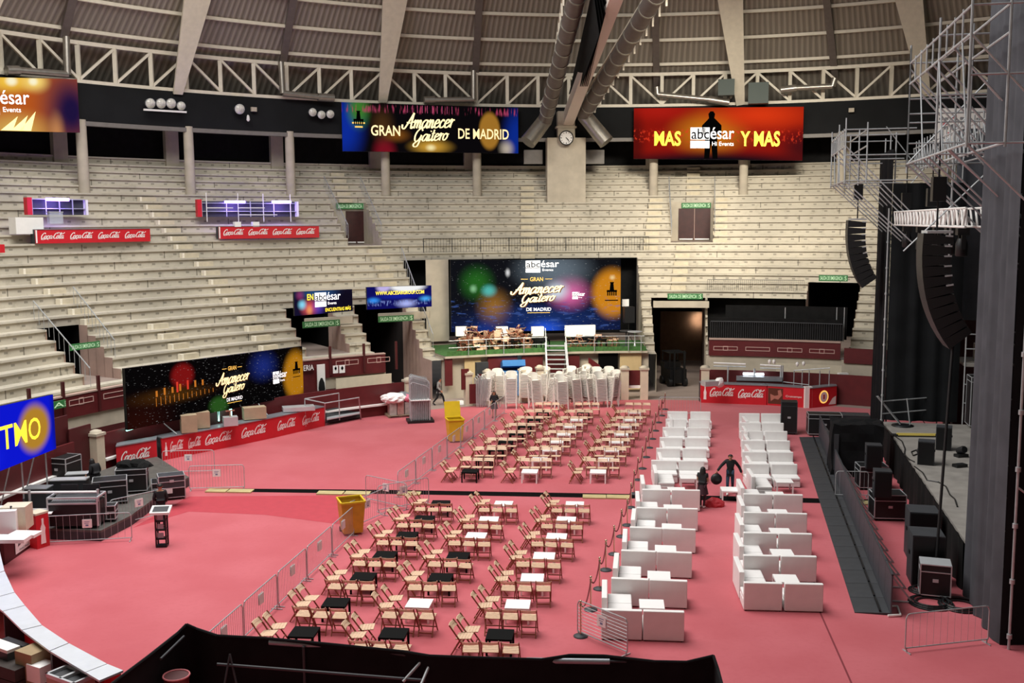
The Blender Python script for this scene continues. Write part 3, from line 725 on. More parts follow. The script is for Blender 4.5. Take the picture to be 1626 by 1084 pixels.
# blue screen cut off by the left edge
c = panel_px((-120, 668), (84, 626), (89, 712), (-120, 796), 26.0, 26.0)
t, P = led_panel('led_screen', 'bright blue LED screen with yellow letters at the left edge', c,
    screen_mat('picture_blue_orange', '0a16d8', [(.81, .5, .17, .5, 'b8862c', .6, 1), (1.02, .5, .08, 1.2, '0a1470', .2, .8), (.3, .2, .3, .4, '1a30ff', 0, .7)], estr=.9))
for ch, ua, ub in (('R', .27, .37), ('I', .39, .42), ('T', .52, .622), ('M', .632, .738), ('O', .752, .86)): m = MB(); put2d(m, text_shape(ch, .02), P, ua, ub, .3, .68); m.part('letter', M['glow_yellow'], t)
m = MB()
for u in (.15, .45, .75, .97): m.tube(P(u, 0, -.3), Vector((P(u, 0, -.3).x, P(u, 0, -.3).y, 0)), .03); m.tube(P(u, .6, -.3), Vector((P(u, 0, -.3).x, P(u, 0, -.3).y, 0)) - Vector((.9, .5, 0)), .025)
m.part('support_legs', M['galv'], t)

# ------------------------------------------------------------------ ventilation ducts on the roof
def elbow_duct(k, pts, nozzle, label):
    t = thing('ventilation_duct', label, 'duct', pts[1], 0, 'roof ventilation ducts')
    m = MB(); m.path(pts, .22, 10); m.part('pipe', M['duct'], t)
    m = MB(); m.tube(pts[-1], nozzle, .3, 12); m.part('nozzle', M['duct'], t)
def rp(x, y, r=46.2): return ring(x, y, r)
for k, (a, b, c_, d) in enumerate((((105, 58), (107, 118), (30, 112), (10, 112)), ((446, 98), (449, 148), (505, 154), (530, 156)), ((752, 112), (752, 158), (690, 159), (673, 159)), ((1043, 138), (1044, 150), (1125, 158), (1158, 163)), ((1326, 124), (1322, 137), (1265, 140), (1240, 143)))):
    elbow_duct(k, [rp(*a), rp(*b), rp(*c_)], rp(*d), ['bent silver vent pipe on the truss above the orange screen', 'bent silver vent pipe left of the middle gold-title screen', 'bent silver vent pipe on the truss above the gold-title screen', 'bent silver vent pipe above the left part of the red screen', 'bent silver vent pipe above the right end of the red screen'][k])
# the two fat ducts, the roof beam between them and the ladder rack
def fat_duct(p, q, end, label):
    t = thing('air_duct', label, 'duct', p, 0, 'fat air ducts by the clock')
    m = MB(); m.tube(p, q, .55, 16); m.part('pipe', M['duct_dark'], t)
    d = (q - p)
    for k in range(1, 12): m = MB(); c0 = p + d * (k / 12); m.tube(c0, c0 + d.normalized() * .12, .6, 16); m.part('joint_ring', M['duct'], t)
    m = MB(); m.tube(p, end, .58, 16, r2=.62); m.part('outlet', M['duct'], t)
for pb, pt_, en, lab in (((866, 190), (922, -30), (838, 226), 'left fat air duct running down to the clock pillar'), ((927, 182), (1055, -30), (963, 226), 'right fat air duct running down to the clock pillar')):
    p = ring(*pb, 44.6); q = atY(*pt_, 60); fat_duct(p, q, ring(*en, 44.0), lab)
p = ring(902, 190, 45.9); q = atY(985, -30, 58); m = MB(); m.bar(p, q, .8, .9); m.structure('trim_catwalk_beam', mat('pale_pink_beam', 'efe2d8', .6))
t = thing('cable_ladder', 'stepped white rack climbing beside the right fat air duct', 'rack', ring(942, 175, 44.5))
a = ring(938, 172, 44.5); b = atY(1070, -30, 60.5); m = MB(); m.bar(a, b, .1, .1); m.bar(a - Vector((1.1, 0, 0)), b - Vector((1.1, 0, 0)), .1, .1); m.part('rails', M['steel_cream'], t)
for k in range(16): m = MB(); c0 = a.lerp(b, k / 15); m.bar(c0, c0 + Vector((0, 0, -.8)), .12, .12); m.bar(c0, c0 - Vector((1.1, 0, 0)), .08, .08); m.part('rung', M['steel_cream'], t)
t = thing('cable_ladder', 'stepped white rack climbing beside the left fat air duct', 'rack', ring(865, 180, 44.9))
a = ring(868, 170, 45.2); b = atY(897, -30, 61.5); m = MB(); m.bar(a, b, .1, .1); m.part('rails', M['steel_cream'], t)
for k in range(16): m = MB(); c0 = a.lerp(b, k / 15); m.bar(c0, c0 + Vector((0, 0, -.8)), .12, .12); m.part('rung', M['steel_cream'], t)
m = MB(); a = ring(908, 150, 44.8); b = atY(948, -20, 60)
for k in range(5):
    s = Vector((.12 * (k - 2), 0, 0)); m.add([a + s, b + s, b + s + Vector((.4, .2, -2.6 + .4 * k)), a.lerp(b, .4) + s + Vector((.3, .2, -1.8))], [(0, 1, 2, 3)]); 
tag(m.part('hanging_cloth', M['black_cloth']), 'black cloth hanging along the roof beam between the fat air ducts', 'cloth')
# clock
p = ring(899, 219, 45.35); t = thing('wall_clock', 'round white wall clock with black rim on the concrete pillar', 'clock', p, radians(4.1))
m = MB(); m.T = Matrix.Rotation(radians(90), 4, 'X'); m.lathe([(.55, -.05), (.58, .12), (.5, .14), (.5, .06)], (0, 0, 0), 28); m.part('rim', M['black_metal'], t, True)
m = MB(); m.T = Matrix.Rotation(radians(90), 4, 'X'); m.lathe([(.5, .02), (.5, .08)], (0, 0, 0), 28); m.part('dial', M['white'], t, True)
m = MB()
for k in range(12):
    a = k * pi / 6; m.bar((.36 * sin(a), -.095, .36 * cos(a)), (.45 * sin(a), -.095, .45 * cos(a)), .03 if k % 3 else .06, .01, up=(0, 1, 0))
m.part('hour_marks', M['ink'], t, True)
for nm, L, a, w in (('hour_hand', .24, radians(135), .05), ('minute_hand', .4, radians(140), .035)):
    m = MB(); m.bar((-.05 * sin(a), -.11, -.05 * cos(a)), (L * sin(a), -.11, L * cos(a)), w, .01, up=(0, 1, 0)); m.part(nm, M['ink'], t, True)
# round floodlights on the band
def flood(x, y, label, rad=.36, lit=.5):
    p = ring(x, y, 46.2); t = thing('floodlight', label, 'floodlight', p, radians(-azof(p)), 'round floodlights on the black band')
    m = MB(); m.T = Matrix.Rotation(radians(100), 4, 'X'); m.lathe([(.12, -.45), (rad * .8, -.2), (rad, .05), (rad, .1)], (0, 0, 0), 16); m.part('reflector', M['alu'], t, True)
    m = MB(); m.T = Matrix.Rotation(radians(100), 4, 'X'); m.lathe([(rad * .93, .08), (rad * .9, .12), (.05, .15)], (0, 0, 0), 16); m.part('glass', mat('flood_glass', 'd8d6cc', .15, var=.3, vscale=6), t, True)
    m = MB(); m.box(-.05, .05, .1, .5, -.06, .06); m.box(-rad - .04, rad + .04, .12, .18, -.05, .05); m.part('bracket', M['black_metal'], t, True)
for k, (x, y) in enumerate(((238, 164), (255, 164), (271, 164), (287, 168))): flood(x, y, '%s round floodlight of the cluster of four on the band' % ('leftmost', 'second', 'third', 'rightmost')[k], .34 if k < 3 else .3)
flood(380, 173, 'single round floodlight on the band between the two clusters')
for k, (x, y) in enumerate(((496, 178), (510, 182), (524, 181))): flood(x, y, '%s round floodlight of the cluster of three left of the gold-title screen' % ('left', 'middle', 'right')[k], .3)
p = ring(394, 187, 46.3); m = MB(); m.lathe([(.05, .2), (.1, .1), (.13, -.15), (.05, -.25)], p, 8); tag(m.part('hanging_lamp', M['white']), 'small white lamp below the single floodlight', 'lamp')
p0 = ring(228, 174, 46.0); p1 = ring(296, 178, 46.0); m = MB(); m.bar(p0, p1, .1, .12); tag(m.part('light_bar', M['white']), 'white bar under the cluster of four floodlights', 'bar')
for k, (x, y) in enumerate(((403, 177), (1352, 178))):
    p = ring(x, y, 46.6); m = MB(); m.obox(p, .4, .2, .3, radians(-azof(p))); tag(m.part('junction_box', M['concrete']), ('grey box on the band right of the single floodlight', 'grey box on the band above the far scaffold')[k], 'box')
for k, (x0, y0, x1, y1) in enumerate(((1140, 126, 1166, 152), (1188, 131, 1220, 165))):
    p = ring((x0 + x1) / 2, y1, 45.4); q = ring(x1, y0, 45.4); m = MB(); w = (ring(x1, y1, 45.4) - ring(x0, y1, 45.4)).length
    m.obox(p, w, .8, q.z - p.z, radians(-azof(p))); tag(m.part('vent_unit', mat('green_grey_paint', '3f4a44', .6)), ('green-grey box left of the roof rib above the red screen', 'green-grey box right of the roof rib above the red screen')[k], 'vent unit')

# ------------------------------------------------------------------ upper doors, signs
def sign(x0, y0, x1, y1, r, label, txt='SALIDA DE EMERGENCIA', off=0.0):
    a, b = ring(x0, y1, r), ring(x1, y1, r); top = ring(x1, y0, r).z
    c = (Vector((a.x, a.y, top)), Vector((b.x, b.y, top)), Vector((b.x, b.y, min(a.z, b.z))), Vector((a.x, a.y, min(a.z, b.z)))); P, n = plane_fn(*c)
    t = thing('exit_sign', label, 'sign', (a + b) / 2, 0, 'green exit signs')
    m = MB(); m.prism([P(0, 0), P(1, 0), P(1, 1), P(0, 1)], -n * .08); m.part('board', M['green_sign'], t)
    m = MB(); put2d(m, text_shape(txt, .015), P, .05, .83, .2, .82); rect2d(m, P, .87, .875, .1, .9, .01); put2d(m, text_shape('S', .02), P, .9, .96, .15, .85); m.part('lettering', M['sign_text'], t)
for k, (x0, x1, yt, yb, split) in enumerate(((550, 583, 335, 386, .95), (1077, 1127.5, 331, 381, .5))):
    r = RJ[5] + .02; a, b = ring(x0, yb, r), ring(x1, yb, r); top = ring(x0, yt, r).z; c = (Vector((a.x, a.y, top)), Vector((b.x, b.y, top)), b, a); P, n = plane_fn(*c)
    t = thing('double_door' if k else 'exit_door', ('dark maroon door under the upper left exit sign', 'dark maroon double door under the upper right exit sign')[k], 'door', (a + b) / 2)
    m = MB()
    m.prism([P(0, 0), P(1, 0), P(1, 1), P(0, 1)], n * .06); m.part('leaf', mat('dark_brown_door', '3c1a18', .45, var=.25), t)
    m = MB(); rect2d(m, P, split - .008, split + .008, 0, 1, .075); m.part('meeting_edge', M['concrete_pink'], t)
    m = MB(); rect2d(m, P, .03 if k else 0, .45, .01, .05, .08); rect2d(m, P, .52, .97, .01, .05, .08); m.part('kick_plate', M['white'], t)
sign(534, 322.5, 583, 332, RJ[5] - .1, 'green exit sign over the upper left maroon door')
sign(1082, 321.5, 1129, 330.5, RJ[5] - .1, 'green exit sign over the upper right maroon door')
sign(481, 507, 540, 517, 34.2, 'green exit sign under the small EN screen')
sign(601, 499.5, 657, 509, 34.2, 'green exit sign under the small blue web-address screen')
sign(1060, 466, 1116, 475, 35.8, 'dim green exit sign over the dark tunnel with the machine')
sign(1300, 437, 1346, 446, 36.6, 'green exit sign over the black opening by the far scaffold')
sign(111, 541, 159, 551, 34.6, 'green exit sign beside the grated stair at the left')
sign(84, 634, 105, 646, 30.8, 'green exit sign at the edge of the blue LED screen', 'A')
m = MB()
for (x0, x1, y) in ((483, 560, 506), (600, 682, 498), (1038, 1126, 478)):
    a, b = ring(x0, y, 35.0), ring(x1, y, 35.0); b.z = a.z; m.prism([a, b, b + Vector((0, 0, -.45)), a + Vector((0, 0, -.45))], Vector((0, .3, 0)))
m.structure('trim_lintel', M['concrete'])
# ------------------------------------------------------------------ folding chairs and low tables
M['beech'] = mat('pale_beech', 'd6b496', .55, var=.12, vscale=8)
M['beech_dark'] = mat('reddish_wood_edge', '8e5138', .55, var=.1)
M['table_black'] = mat('black_table_lacquer', '0b0c0c', .9, spec=.15)
M['table_white'] = mat('white_table_lacquer', 'f4f2f0', .4)
ROW = radians(-5.4)                                   # the rows run square to this
FW = Vector((sin(-ROW), cos(-ROW), 0)); SD = Vector((cos(ROW), sin(ROW), 0))
def make_folding_chair():
    t = thing('folding_chair', 'x', 'chair', (0, 0, -50))
    L = lambda mb, n, m: mb.part(n, m, t, True)
    for s in (-1, 1):
        m = MB(); m.bar((s * .225, .24, 0), (s * .225, -.33, .82), .028, .035); L(m, 'leg', M['beech_dark'])
        m = MB(); m.bar((s * .195, -.30, 0), (s * .195, -.02, .45), .028, .035); L(m, 'leg', M['beech_dark'])
    m = MB()
    for k in range(5): m.box(-.21, .21, -.17 + k * .082, -.17 + k * .082 + .074, .44 + .006 * k, .462 + .006 * k)
    L(m, 'seat', M['beech'])
    m = MB()
    for z0, z1, yb in ((.685, .735, -.205), (.745, .80, -.265)):
        n = 6
        for k in range(n):
            x0, x1 = -.235 + .47 * k / n, -.235 + .47 * (k + 1) / n; c = lambda x: yb - .045 * (1 - (x / .235) ** 2)
            m.add([(x0, c(x0), z0), (x1, c(x1), z0), (x1, c(x1) - .055, z1), (x0, c(x0) - .055, z1), (x0, c(x0) - .016, z0), (x1, c(x1) - .016, z0), (x1, c(x1) - .071, z1), (x0, c(x0) - .071, z1)], [(3, 2, 1, 0), (4, 5, 6, 7), (2, 3, 7, 6), (0, 1, 5, 4)])
    L(m, 'backrest', M['beech'])
    m = MB(); m.bar((-.225, .15, .13), (.225, .15, .13), .02, .03); L(m, 'stretcher', M['beech_dark'])
    m = MB(); m.bar((-.19, -.245, .09), (.19, -.245, .09), .02, .03); L(m, 'stretcher', M['beech_dark']); return t
def make_table(mt, h=.47, w=.7):
    t = thing('low_table', 'x', 'table', (0, 0, -50))
    m = MB(); m.box(-w / 2, w / 2, -w / 2, w / 2, h - .055, h); m.part('table_top', mt, t, True)
    for x in (-1, 1):
        for y in (-1, 1):
            m = MB(); q = w / 2 - .03; m.box(x * q - .028, x * q + .028, y * q - .028, y * q + .028, 0, h - .055); m.part('leg', mt, t, True)
    return t
CHAIR0 = make_folding_chair(); TAB_B = make_table(M['table_black']); TAB_W = make_table(M['table_white'])
used = {}
def place(proto, loc, rz, label, group):
    if id(proto) not in used:
        used[id(proto)] = 1; proto.location = loc; proto.rotation_euler = (0, 0, rz); proto['label'] = label
        if group: proto['group'] = group
        return proto
    return dup(proto, loc, rz, label, group)
FRONT_Y = [25.85, 27.95, 30.1, 32.15, 34.25, 36.25, 38.35]
REAR_Y = [43.43, 45.66, 47.68, 49.45, 51.3, 53.25, 55.1, 57.4]
CX = {('near', 0): -5.62, ('near', 1): -3.20, ('near', 2): -.40, ('far', 0): -1.92, ('far', 1): .72, ('far', 2): 3.68}
CD = ['left', 'middle', 'right']
NEARBLACK = {(0, 1), (2, 1), (3, 1), (0, 2)}
for blk, ys in (('near', FRONT_Y), ('far', REAR_Y)):
    for c in range(3):
        for i, y in enumerate(ys):
            yy = y - .12 * c + (.0 if blk == 'near' else .05)
            slope = .222 if blk == 'near' else (.262 if c == 0 else .235)
            x = CX[(blk, c)] + (y - ys[0]) * slope
            T = Vector((x, yy, 0)) + FW * .35 + Vector((random.uniform(-.04, .04), random.uniform(-.04, .04), 0))
            if blk == 'near': black = c == 0 or (i, c) in NEARBLACK
            else: black = c == 0 or (c == 1 and i >= 7)
            od = ORD[i]
            place(TAB_B if black else TAB_W, T, ROW + random.uniform(-.03, .03), 'low %s table, %s from the front in %s line of the %s chair block' % ('black' if black else 'white', od, CD[c], blk), 'low tables among the wooden chairs')
            names = ['left of three backs', 'middle of three backs', 'right of three backs', 'nearer side chair', 'farther side chair']
            offs = [(-.62, -.97, 0), (-.12, -.97, 0), (.39, -.98, 0), (-.95, -.2, 1), (-.82, .3, 1)]
            if blk == 'far': offs = [(-.3, .70, 2), (.2, .70, 2), (.7, .71, 2), (-.95, -.2, 1), (-.9, .3, 1)]; names = ['left of three facing us', 'middle of three facing us', 'right of three facing us', 'nearer side chair', 'farther side chair']
            for k, (ox, oy, tp) in enumerate(offs):
                L = T + SD * (ox + random.uniform(-.025, .025)) + FW * (oy + random.uniform(-.04, .04))
                rz = ROW + (-pi / 2 if tp == 1 else pi if tp == 2 else 0) + random.uniform(-.1, .1)
                place(CHAIR0, L, rz, 'wooden folding chair, %s, %s table from front, %s line, %s block' % (names[k], od, CD[c], blk), 'wooden folding chairs around low tables')

# ------------------------------------------------------------------ white sofas
M['leather'] = mat('white_leatherette', 'eeebe9', .45, var=.03)
def make_sofa(w=1.12, cushions=1):
    t = thing('sofa_section', 'x', 'sofa', (0, 0, -50)); h = w / 2 - .01
    def soft(mb, x0, x1, y0, y1, z0, z1, b=.025):
        bm = bmesh.new(); bmesh.ops.create_cube(bm, size=1.0)
        for v in bm.verts: v.co = Vector(((x0 + x1) / 2 + v.co.x * (x1 - x0), (y0 + y1) / 2 + v.co.y * (y1 - y0), (z0 + z1) / 2 + v.co.z * (z1 - z0)))
        bmesh.ops.bevel(bm, geom=bm.edges[:], offset=b, segments=2, affect='EDGES', profile=.6)
        bm.verts.ensure_lookup_table(); mb.add([v.co.copy() for v in bm.verts], [tuple(v.index for v in f.verts) for f in bm.faces]); bm.free()
    m = MB(); soft(m, -h, h, .17, .84, .03, .30); m.part('base', M['leather'], t, True)
    m = MB(); soft(m, -h, h, 0, .16, .03, .85); m.part('backrest', M['leather'], t, True)
    for k in range(cushions):
        m = MB(); x0 = -h + 2 * h * k / cushions; x1 = -h + 2 * h * (k + 1) / cushions; soft(m, x0 + .005, x1 - .005, .17, .86, .305, .43, .035); m.part('seat_cushion', M['leather'], t, True)
    for x in (-h + .06, h - .06):
        for y in (.06, .76): 
            m = MB(); m.lathe([(.03, 0), (.03, .035)], (x, y, 0), 8); m.part('foot', M['black_plastic'], t, True)
    return t
SOFA = make_sofa(); SOFA_L = make_sofa(1.5, 2)
LBACK = [((2.36, 26.6), (4.61, 26.39)), ((2.87, 29.05), (5.09, 28.75)), ((3.43, 31.6), (5.68, 31.3)), ((3.99, 34.09), (6.24, 33.75)), ((4.52, 36.49), (6.77, 36.27)), ((5.05, 39.05), (7.33, 38.85))]
RBACK = [((6.67, 28.62), (8.99, 28.42)), ((7.21, 31.05), (9.52, 30.86)), ((7.74, 33.4), (10.05, 33.18)), ((8.3, 35.8), (10.56, 35.55)), ((8.86, 38.3), (11.12, 38.08))]
LFAR = [((6.06, 44.1), (8.45, 43.9)), ((6.62, 46.5), (9.02, 46.3)), ((7.1, 48.85), (9.55, 48.65)), ((7.6, 51.3), (10.07, 51.1)), ((8.1, 53.5), (10.52, 53.3)), ((8.5, 55.65), (11.0, 55.45))]
RFAR = [((9.95, 43.35), (12.32, 43.16)), ((10.42, 45.66), (12.77, 45.46)), ((10.93, 48.05), (13.28, 47.87)), ((11.4, 50.3), (13.75, 50.08)), ((11.8, 52.4), (14.11, 52.16)), ((12.35, 54.95), (14.7, 54.77))]
for col, rows, far in (('left', LBACK, 0), ('right', RBACK, 0), ('left', LFAR, 1), ('right', RFAR, 1)):
    for i, (a, b) in enumerate(rows):
        a = Vector((*a, 0)); b = Vector((*b, 0)); d = (b - a).normalized(); rz = atan2(d.y, d.x); n = Vector((-d.y, d.x, 0))
        area = 'beyond floor trench' if far else 'before floor trench'
        for k, s in enumerate(('left', 'right')):
            c = a.lerp(b, .25 + .5 * k)
            if not far: place(SOFA, c, rz, 'white sofa, back to us, %s one of %s booth, %s row, %s' % (s, ORD[i], col, area), 'white sofa booths')
            else: place(SOFA, c + n * .0, rz + pi, 'white sofa, facing us, %s one of %s booth, %s row, %s' % (s, ORD[i], col, area), 'white sofa booths')
        if not far:
            place(SOFA_L, a + d * .02 + n * (.9 + .76), rz - pi / 2, 'white side sofa at left of the %s booth, %s row, %s' % (ORD[i], col, area), 'white sofa booths')
            place(TAB_W, b - d * .82 + n * 1.55, rz, 'low white table in the %s booth of the %s sofa row, %s' % (ORD[i], col, area), 'low tables in the sofa booths')
        else:
            place(SOFA_L, a + d * .05 - n * (.9 + .74), rz - pi / 2, 'white side sofa at left of the %s booth, %s row, %s' % (ORD[i], col, area), 'white sofa booths')
            place(TAB_W, b - d * .85 - n * 1.45, rz, 'low white table in the %s booth of the %s sofa row, %s' % (ORD[i], col, area), 'low tables in the sofa booths')
p = fl(1158, 775, .47); place(TAB_W, (p.x, p.y - .1, 0), ROW, 'low white table standing alone in the aisle beside the woman', 'low tables in the sofa booths')

# ------------------------------------------------------------------ rope posts along the sofas
M['chrome'] = mat('polished_brass_chrome', 'c9b79c', .25, metal=.9)
M['rope'] = mat('dark_red_velvet_rope', '6e1620', .8)
def make_post():
    t = thing('rope_post', 'x', 'stanchion', (0, 0, -50))
    m = MB(); m.lathe([(.2, 0), (.2, .02), (.14, .05), (.03, .07)], (0, 0, 0), 18); m.part('base', M['charcoal'], t, True)
    m = MB(); m.lathe([(.022, .06), (.022, .92)], (0, 0, 0), 10); m.part('pole', M['chrome'], t, True)
    m = MB(); m.lathe([(.035, .86), (.035, .93), (.02, .95), (.04, .985), (.03, 1.02), (.005, 1.03)], (0, 0, 0), 12); m.part('top_knob', M['chrome'], t, True); return t
POST = make_post()
sx = [(922, 1010), (938, 968), (952, 935), (962, 905), (975, 880), (987, 852), (996, 834), (1002, 806), (1007, 784), (1013, 762), (1020, 744), (1026, 726), (1031, 711), (1036, 697), (1041, 684), (1046, 671), (1051, 660), (1056, 650)]
pp_ = [fl(*q) for q in sx]
for i, p in enumerate(pp_): place(POST, p, 0, 'chrome rope post, %s from the front in the line left of the sofas' % ORD[i], 'rope posts')
for i, (a, b) in enumerate(zip(pp_[:-1], pp_[1:])):
    m = MB(); pts = []
    for k in range(9):
        t_ = k / 8; pts.append(a.lerp(b, t_) + Vector((0, 0, .9 - .32 * 4 * t_ * (1 - t_))))
    m.path(pts, .022, 6); tag(m.part('velvet_rope', M['rope']), 'dark red rope hung between the %s and %s posts from the front' % (ORD[i], ORD[i + 1]), 'rope', 'velvet ropes')

# ------------------------------------------------------------------ crowd barriers
def make_barrier(w=2.3, h=1.08, bars=18, mtl='galv', sign_=True, horizontal=False):
    t = thing('crowd_barrier', 'x', 'barrier', (0, 0, -50)); x = w / 2; c = .12; r = .017
    m = MB(); m.path([(-x, 0, .12), (-x, 0, h - c), (-x + c * .4, 0, h - .02), (-x + c, 0, h), (x - c, 0, h), (x - c * .4, 0, h - .02), (x, 0, h - c), (x, 0, .12), (-x, 0, .12)], r, 6); m.part('frame', M[mtl], t, True)
    m = MB()
    if horizontal:
        for k in range(bars): z = .12 + (h - .14) * (k + 1) / (bars + 1); m.tube((-x, 0, z), (x, 0, z), .008, 4)
    else:
        for k in range(bars): xx = -x + w * (k + 1) / (bars + 1); m.tube((xx, 0, .12), (xx, 0, h), .005, 4)
    m.part('infill_bars', M[mtl], t, True)
    for s in (-1, 1):
        m = MB(); m.bar((s * (x - .05), -.17, .015), (s * (x - .05), .17, .015), .03, .03); m.bar((s * (x - .05), 0, .02), (s * (x - .02), 0, .14), .03, .03); m.part('foot', M[mtl], t, True)
    if sign_:
        m = MB(); m.box(-.16, .16, -.024, -.016, h - .48, h - .18); m.box(-.16, .16, .016, .024, h - .48, h - .18); m.part('paper_notice', M['paper'], t, True)
        m = MB(); m.box(-.09, .09, -.026, -.025, h - .27, h - .25); m.box(-.09, .06, -.026, -.025, h - .33, h - .31); m.box(-.05, .05, -.026, -.025, h - .42, h - .36); m.part('notice_print', mat('blue_grey_print', '7a86a8', .7), t, True)
    return t
BAR0 = make_barrier()
fy = 24.3
for k in range(5):
    y0 = 24.35 + 2.36 * k; xm = -7.56 + (y0 + 1.15 - 25.39) * .165
    place(BAR0, (xm, y0 + 1.15, 0), radians(90 - 9.4) + pi, 'crowd barrier with paper notice, %s from the front along the wooden chairs' % ORD[k], 'crowd barriers on the left of the chairs')
for k in range(8):
    y0 = 41.2 + 2.32 * k; xm = -4.75 + (y0 + 1.1 - 41.2) * .232
    place(BAR0, (xm, y0 + 1.1, 0), radians(90 - 13) + pi, 'crowd barrier, %s beyond the floor trench along the far chair block' % ORD[k], 'crowd barriers on the left of the chairs')
for k, (x, y, a, lb) in enumerate(((-5.1, 40.0, -38, 'crowd barrier standing askew by the trench, left one'), (-4.35, 39.6, 35, 'crowd barrier standing askew by the trench, right one'), (-5.5, 37.6, 62, 'crowd barrier standing askew just behind the near yellow bin'))):
    place(BAR0, (x, y, 0), radians(a), lb, 'crowd barriers on the left of the chairs')
b2 = make_barrier(1.85, 1.0, 8, 'galv', True, True); a = fl(918, 1008); b = fl(995, 1041); c = (a + b) / 2
place(b2, c, atan2(b.y - a.y, b.x - a.x), 'crowd barrier with level bars leaning in front of the nearest sofas', None)
b3 = make_barrier(2.5, 1.05, 11, 'galv', False); a = fl(1427, 1037); b = fl(1578, 1020); c = (a + b) / 2
place(b3, c, atan2(b.y - a.y, b.x - a.x), 'old crowd barrier with upright bars in front of the near black tower', None)
b4 = make_barrier(1.3, 1.1, 7, 'galv', False); a = fl(1342, 745); place(b4, fl(1352, 790) + Vector((0, 0, 0)), ROW, 'short crowd barrier behind the black floor barrier near the amp racks', None)
b5 = make_barrier(2.4, 1.05, 14, 'galv', False); a = fl(1050, 668); b = fl(1107, 650); place(b5, (a + b) / 2, ROW, 'thin crowd barrier closing the rope line at the far end', None)

# ------------------------------------------------------------------ yellow bins
M['yellow'] = mat('yellow_bin_plastic', 'd9b81f', .45, var=.05)
M['yellow_dark'] = mat('worn_ochre_plastic', 'cfa52c', .5, var=.12)
def make_bin(loc, rz, label, body, lid=True, sc=1.0):
    t = thing('wheelie_bin', label, 'bin', loc, rz); w0, w1, h = .30 * sc, .38 * sc, 1.08 * sc; n = 4
    m = MB(); m.add([(x * w, y * w * 1.05, z) for z, w in ((.08, w0), (h, w1)) for x, y in ((-1, -1), (1, -1), (1, 1), (-1, 1))], [(0, 1, 5, 4), (1, 2, 6, 5), (2, 3, 7, 6), (3, 0, 4, 7), (3, 2, 1, 0)]); m.part('body', body, t, True)
    m = MB(); 
    for a, b in (((-1, -1), (1, -1)), ((1, -1), (1, 1)), ((1, 1), (-1, 1)), ((-1, 1), (-1, -1))): m.bar((a[0] * w1, a[1] * w1 * 1.05, h), (b[0] * w1, b[1] * w1 * 1.05, h), .06, .06)
    m.part('rim', M['yellow'], t, True)
    m = MB(); m.T = Matrix.Translation((0, w1 * 1.1, h)) @ Matrix.Rotation(radians(-105), 4, 'X'); m.box(-w1, w1, -w1 * 2, 0, -.015, .02)
    if lid: m.part('open_lid', M['yellow'], t, True)
    for s in (-1, 1):
        m = MB(); m.T = Matrix.Translation((s * w0, w0, .09)) @ Matrix.Rotation(pi / 2, 4, 'Y'); m.lathe([(.09, -.03), (.09, .03)], (0, 0, 0), 12); m.part('wheel', M['black_plastic'], t, True)
    return t
p = fl(557, 848); t = make_bin(p + Vector((0, .2, 0)), radians(20), 'yellow wheelie bin standing open by the near crowd barriers', M['yellow_dark'], False, 1.15)
m = MB(); q = p + Vector((.05, -.26, .72)); m.box(q.x - .02, q.x + .2, q.y, q.y + .008, q.z, q.z + .25)
p = fl(722, 702); make_bin(p + Vector((0, .25, 0)), radians(15), 'yellow wheelie bin beside the far crowd barriers', M['yellow'], True, 1.1)

# ------------------------------------------------------------------ stacks of white plastic chairs
M['white_plastic'] = mat('white_plastic', 'dcd8d0', .4, var=.06)
def plastic_chair_mesh():
    m = MB()
    m.add([(-.27, .25, .43), (.27, .25, .43), (.25, -.22, .41), (-.25, -.22, .41), (-.27, .25, .455), (.27, .25, .455), (.25, -.22, .435), (-.25, -.22, .435)], [(3, 2, 1, 0), (4, 5, 6, 7), (0, 1, 5, 4), (1, 2, 6, 5), (2, 3, 7, 6), (3, 0, 4, 7)])
    n = 8; prev = None
    for k in range(n):
        def pt(i, z, o):
            a = -1 + 2 * i / n; hh = .84 - .07 * a ** 4
            y = -.2 - .1 * (1 - a * a) - (.06 if z else 0); return (a * .33, y - o, hh if z else .47)
        m.add([pt(k, 0, 0), pt(k + 1, 0, 0), pt(k + 1, 1, 0), pt(k, 1, 0), pt(k, 0, .025), pt(k + 1, 0, .025), pt(k + 1, 1, .025), pt(k, 1, .025)], [(0, 1, 2, 3), (7, 6, 5, 4), (3, 2, 6, 7)])
    for s in (-1, 1):
        m.bar((s * .33, -.24, .68), (s * .35, .2, .65), .07, .03); m.bar((s * .34, .19, .65), (s * .31, .3, 0), .05, .05); m.bar((s * .28, -.22, .43), (s * .33, -.34, 0), .05, .05)
    top = [(-.33 + .66 * k / 8, -.26 - .1 * (1 - (-1 + k / 4) ** 2) - .03, .845 - .07 * (-1 + k / 4) ** 4) for k in range(9)]; m.path(top, .024, 5); m.bar((-.27, .25, .43), (.27, .25, .43), .05, .06)
    for s in (-1, 1): m.tube((s * .33, -.26, .5), (s * .335, -.29, .77), .02, 5)
    return m.mesh('plastic_chair', M['white_plastic'])
PCM = plastic_chair_mesh()
def plastic_chair(loc, rz, label):
    o = bpy.data.objects.new('plastic_chair', PCM); o.location = loc; o.rotation_euler = (0, 0, rz); COL.objects.link(o)
    return tag(o, label, 'chair', 'stacked white plastic chairs')
stacks = [(774, 645, 15, 150), (792, 637, 14, 190), (812, 648, 16, 178), (834, 640, 16, 165), (851, 648, 15, 205), (862, 636, 15, 160), (878, 645, 15, 120), (892, 651, 15, 200), (902, 638, 16, 150), (914, 647, 15, 215), (924, 636, 16, 140), (935, 645, 15, 230), (944, 637, 15, 160), (954, 646, 15, 200), (962, 636, 15, 150), (970, 645, 16, 130)]
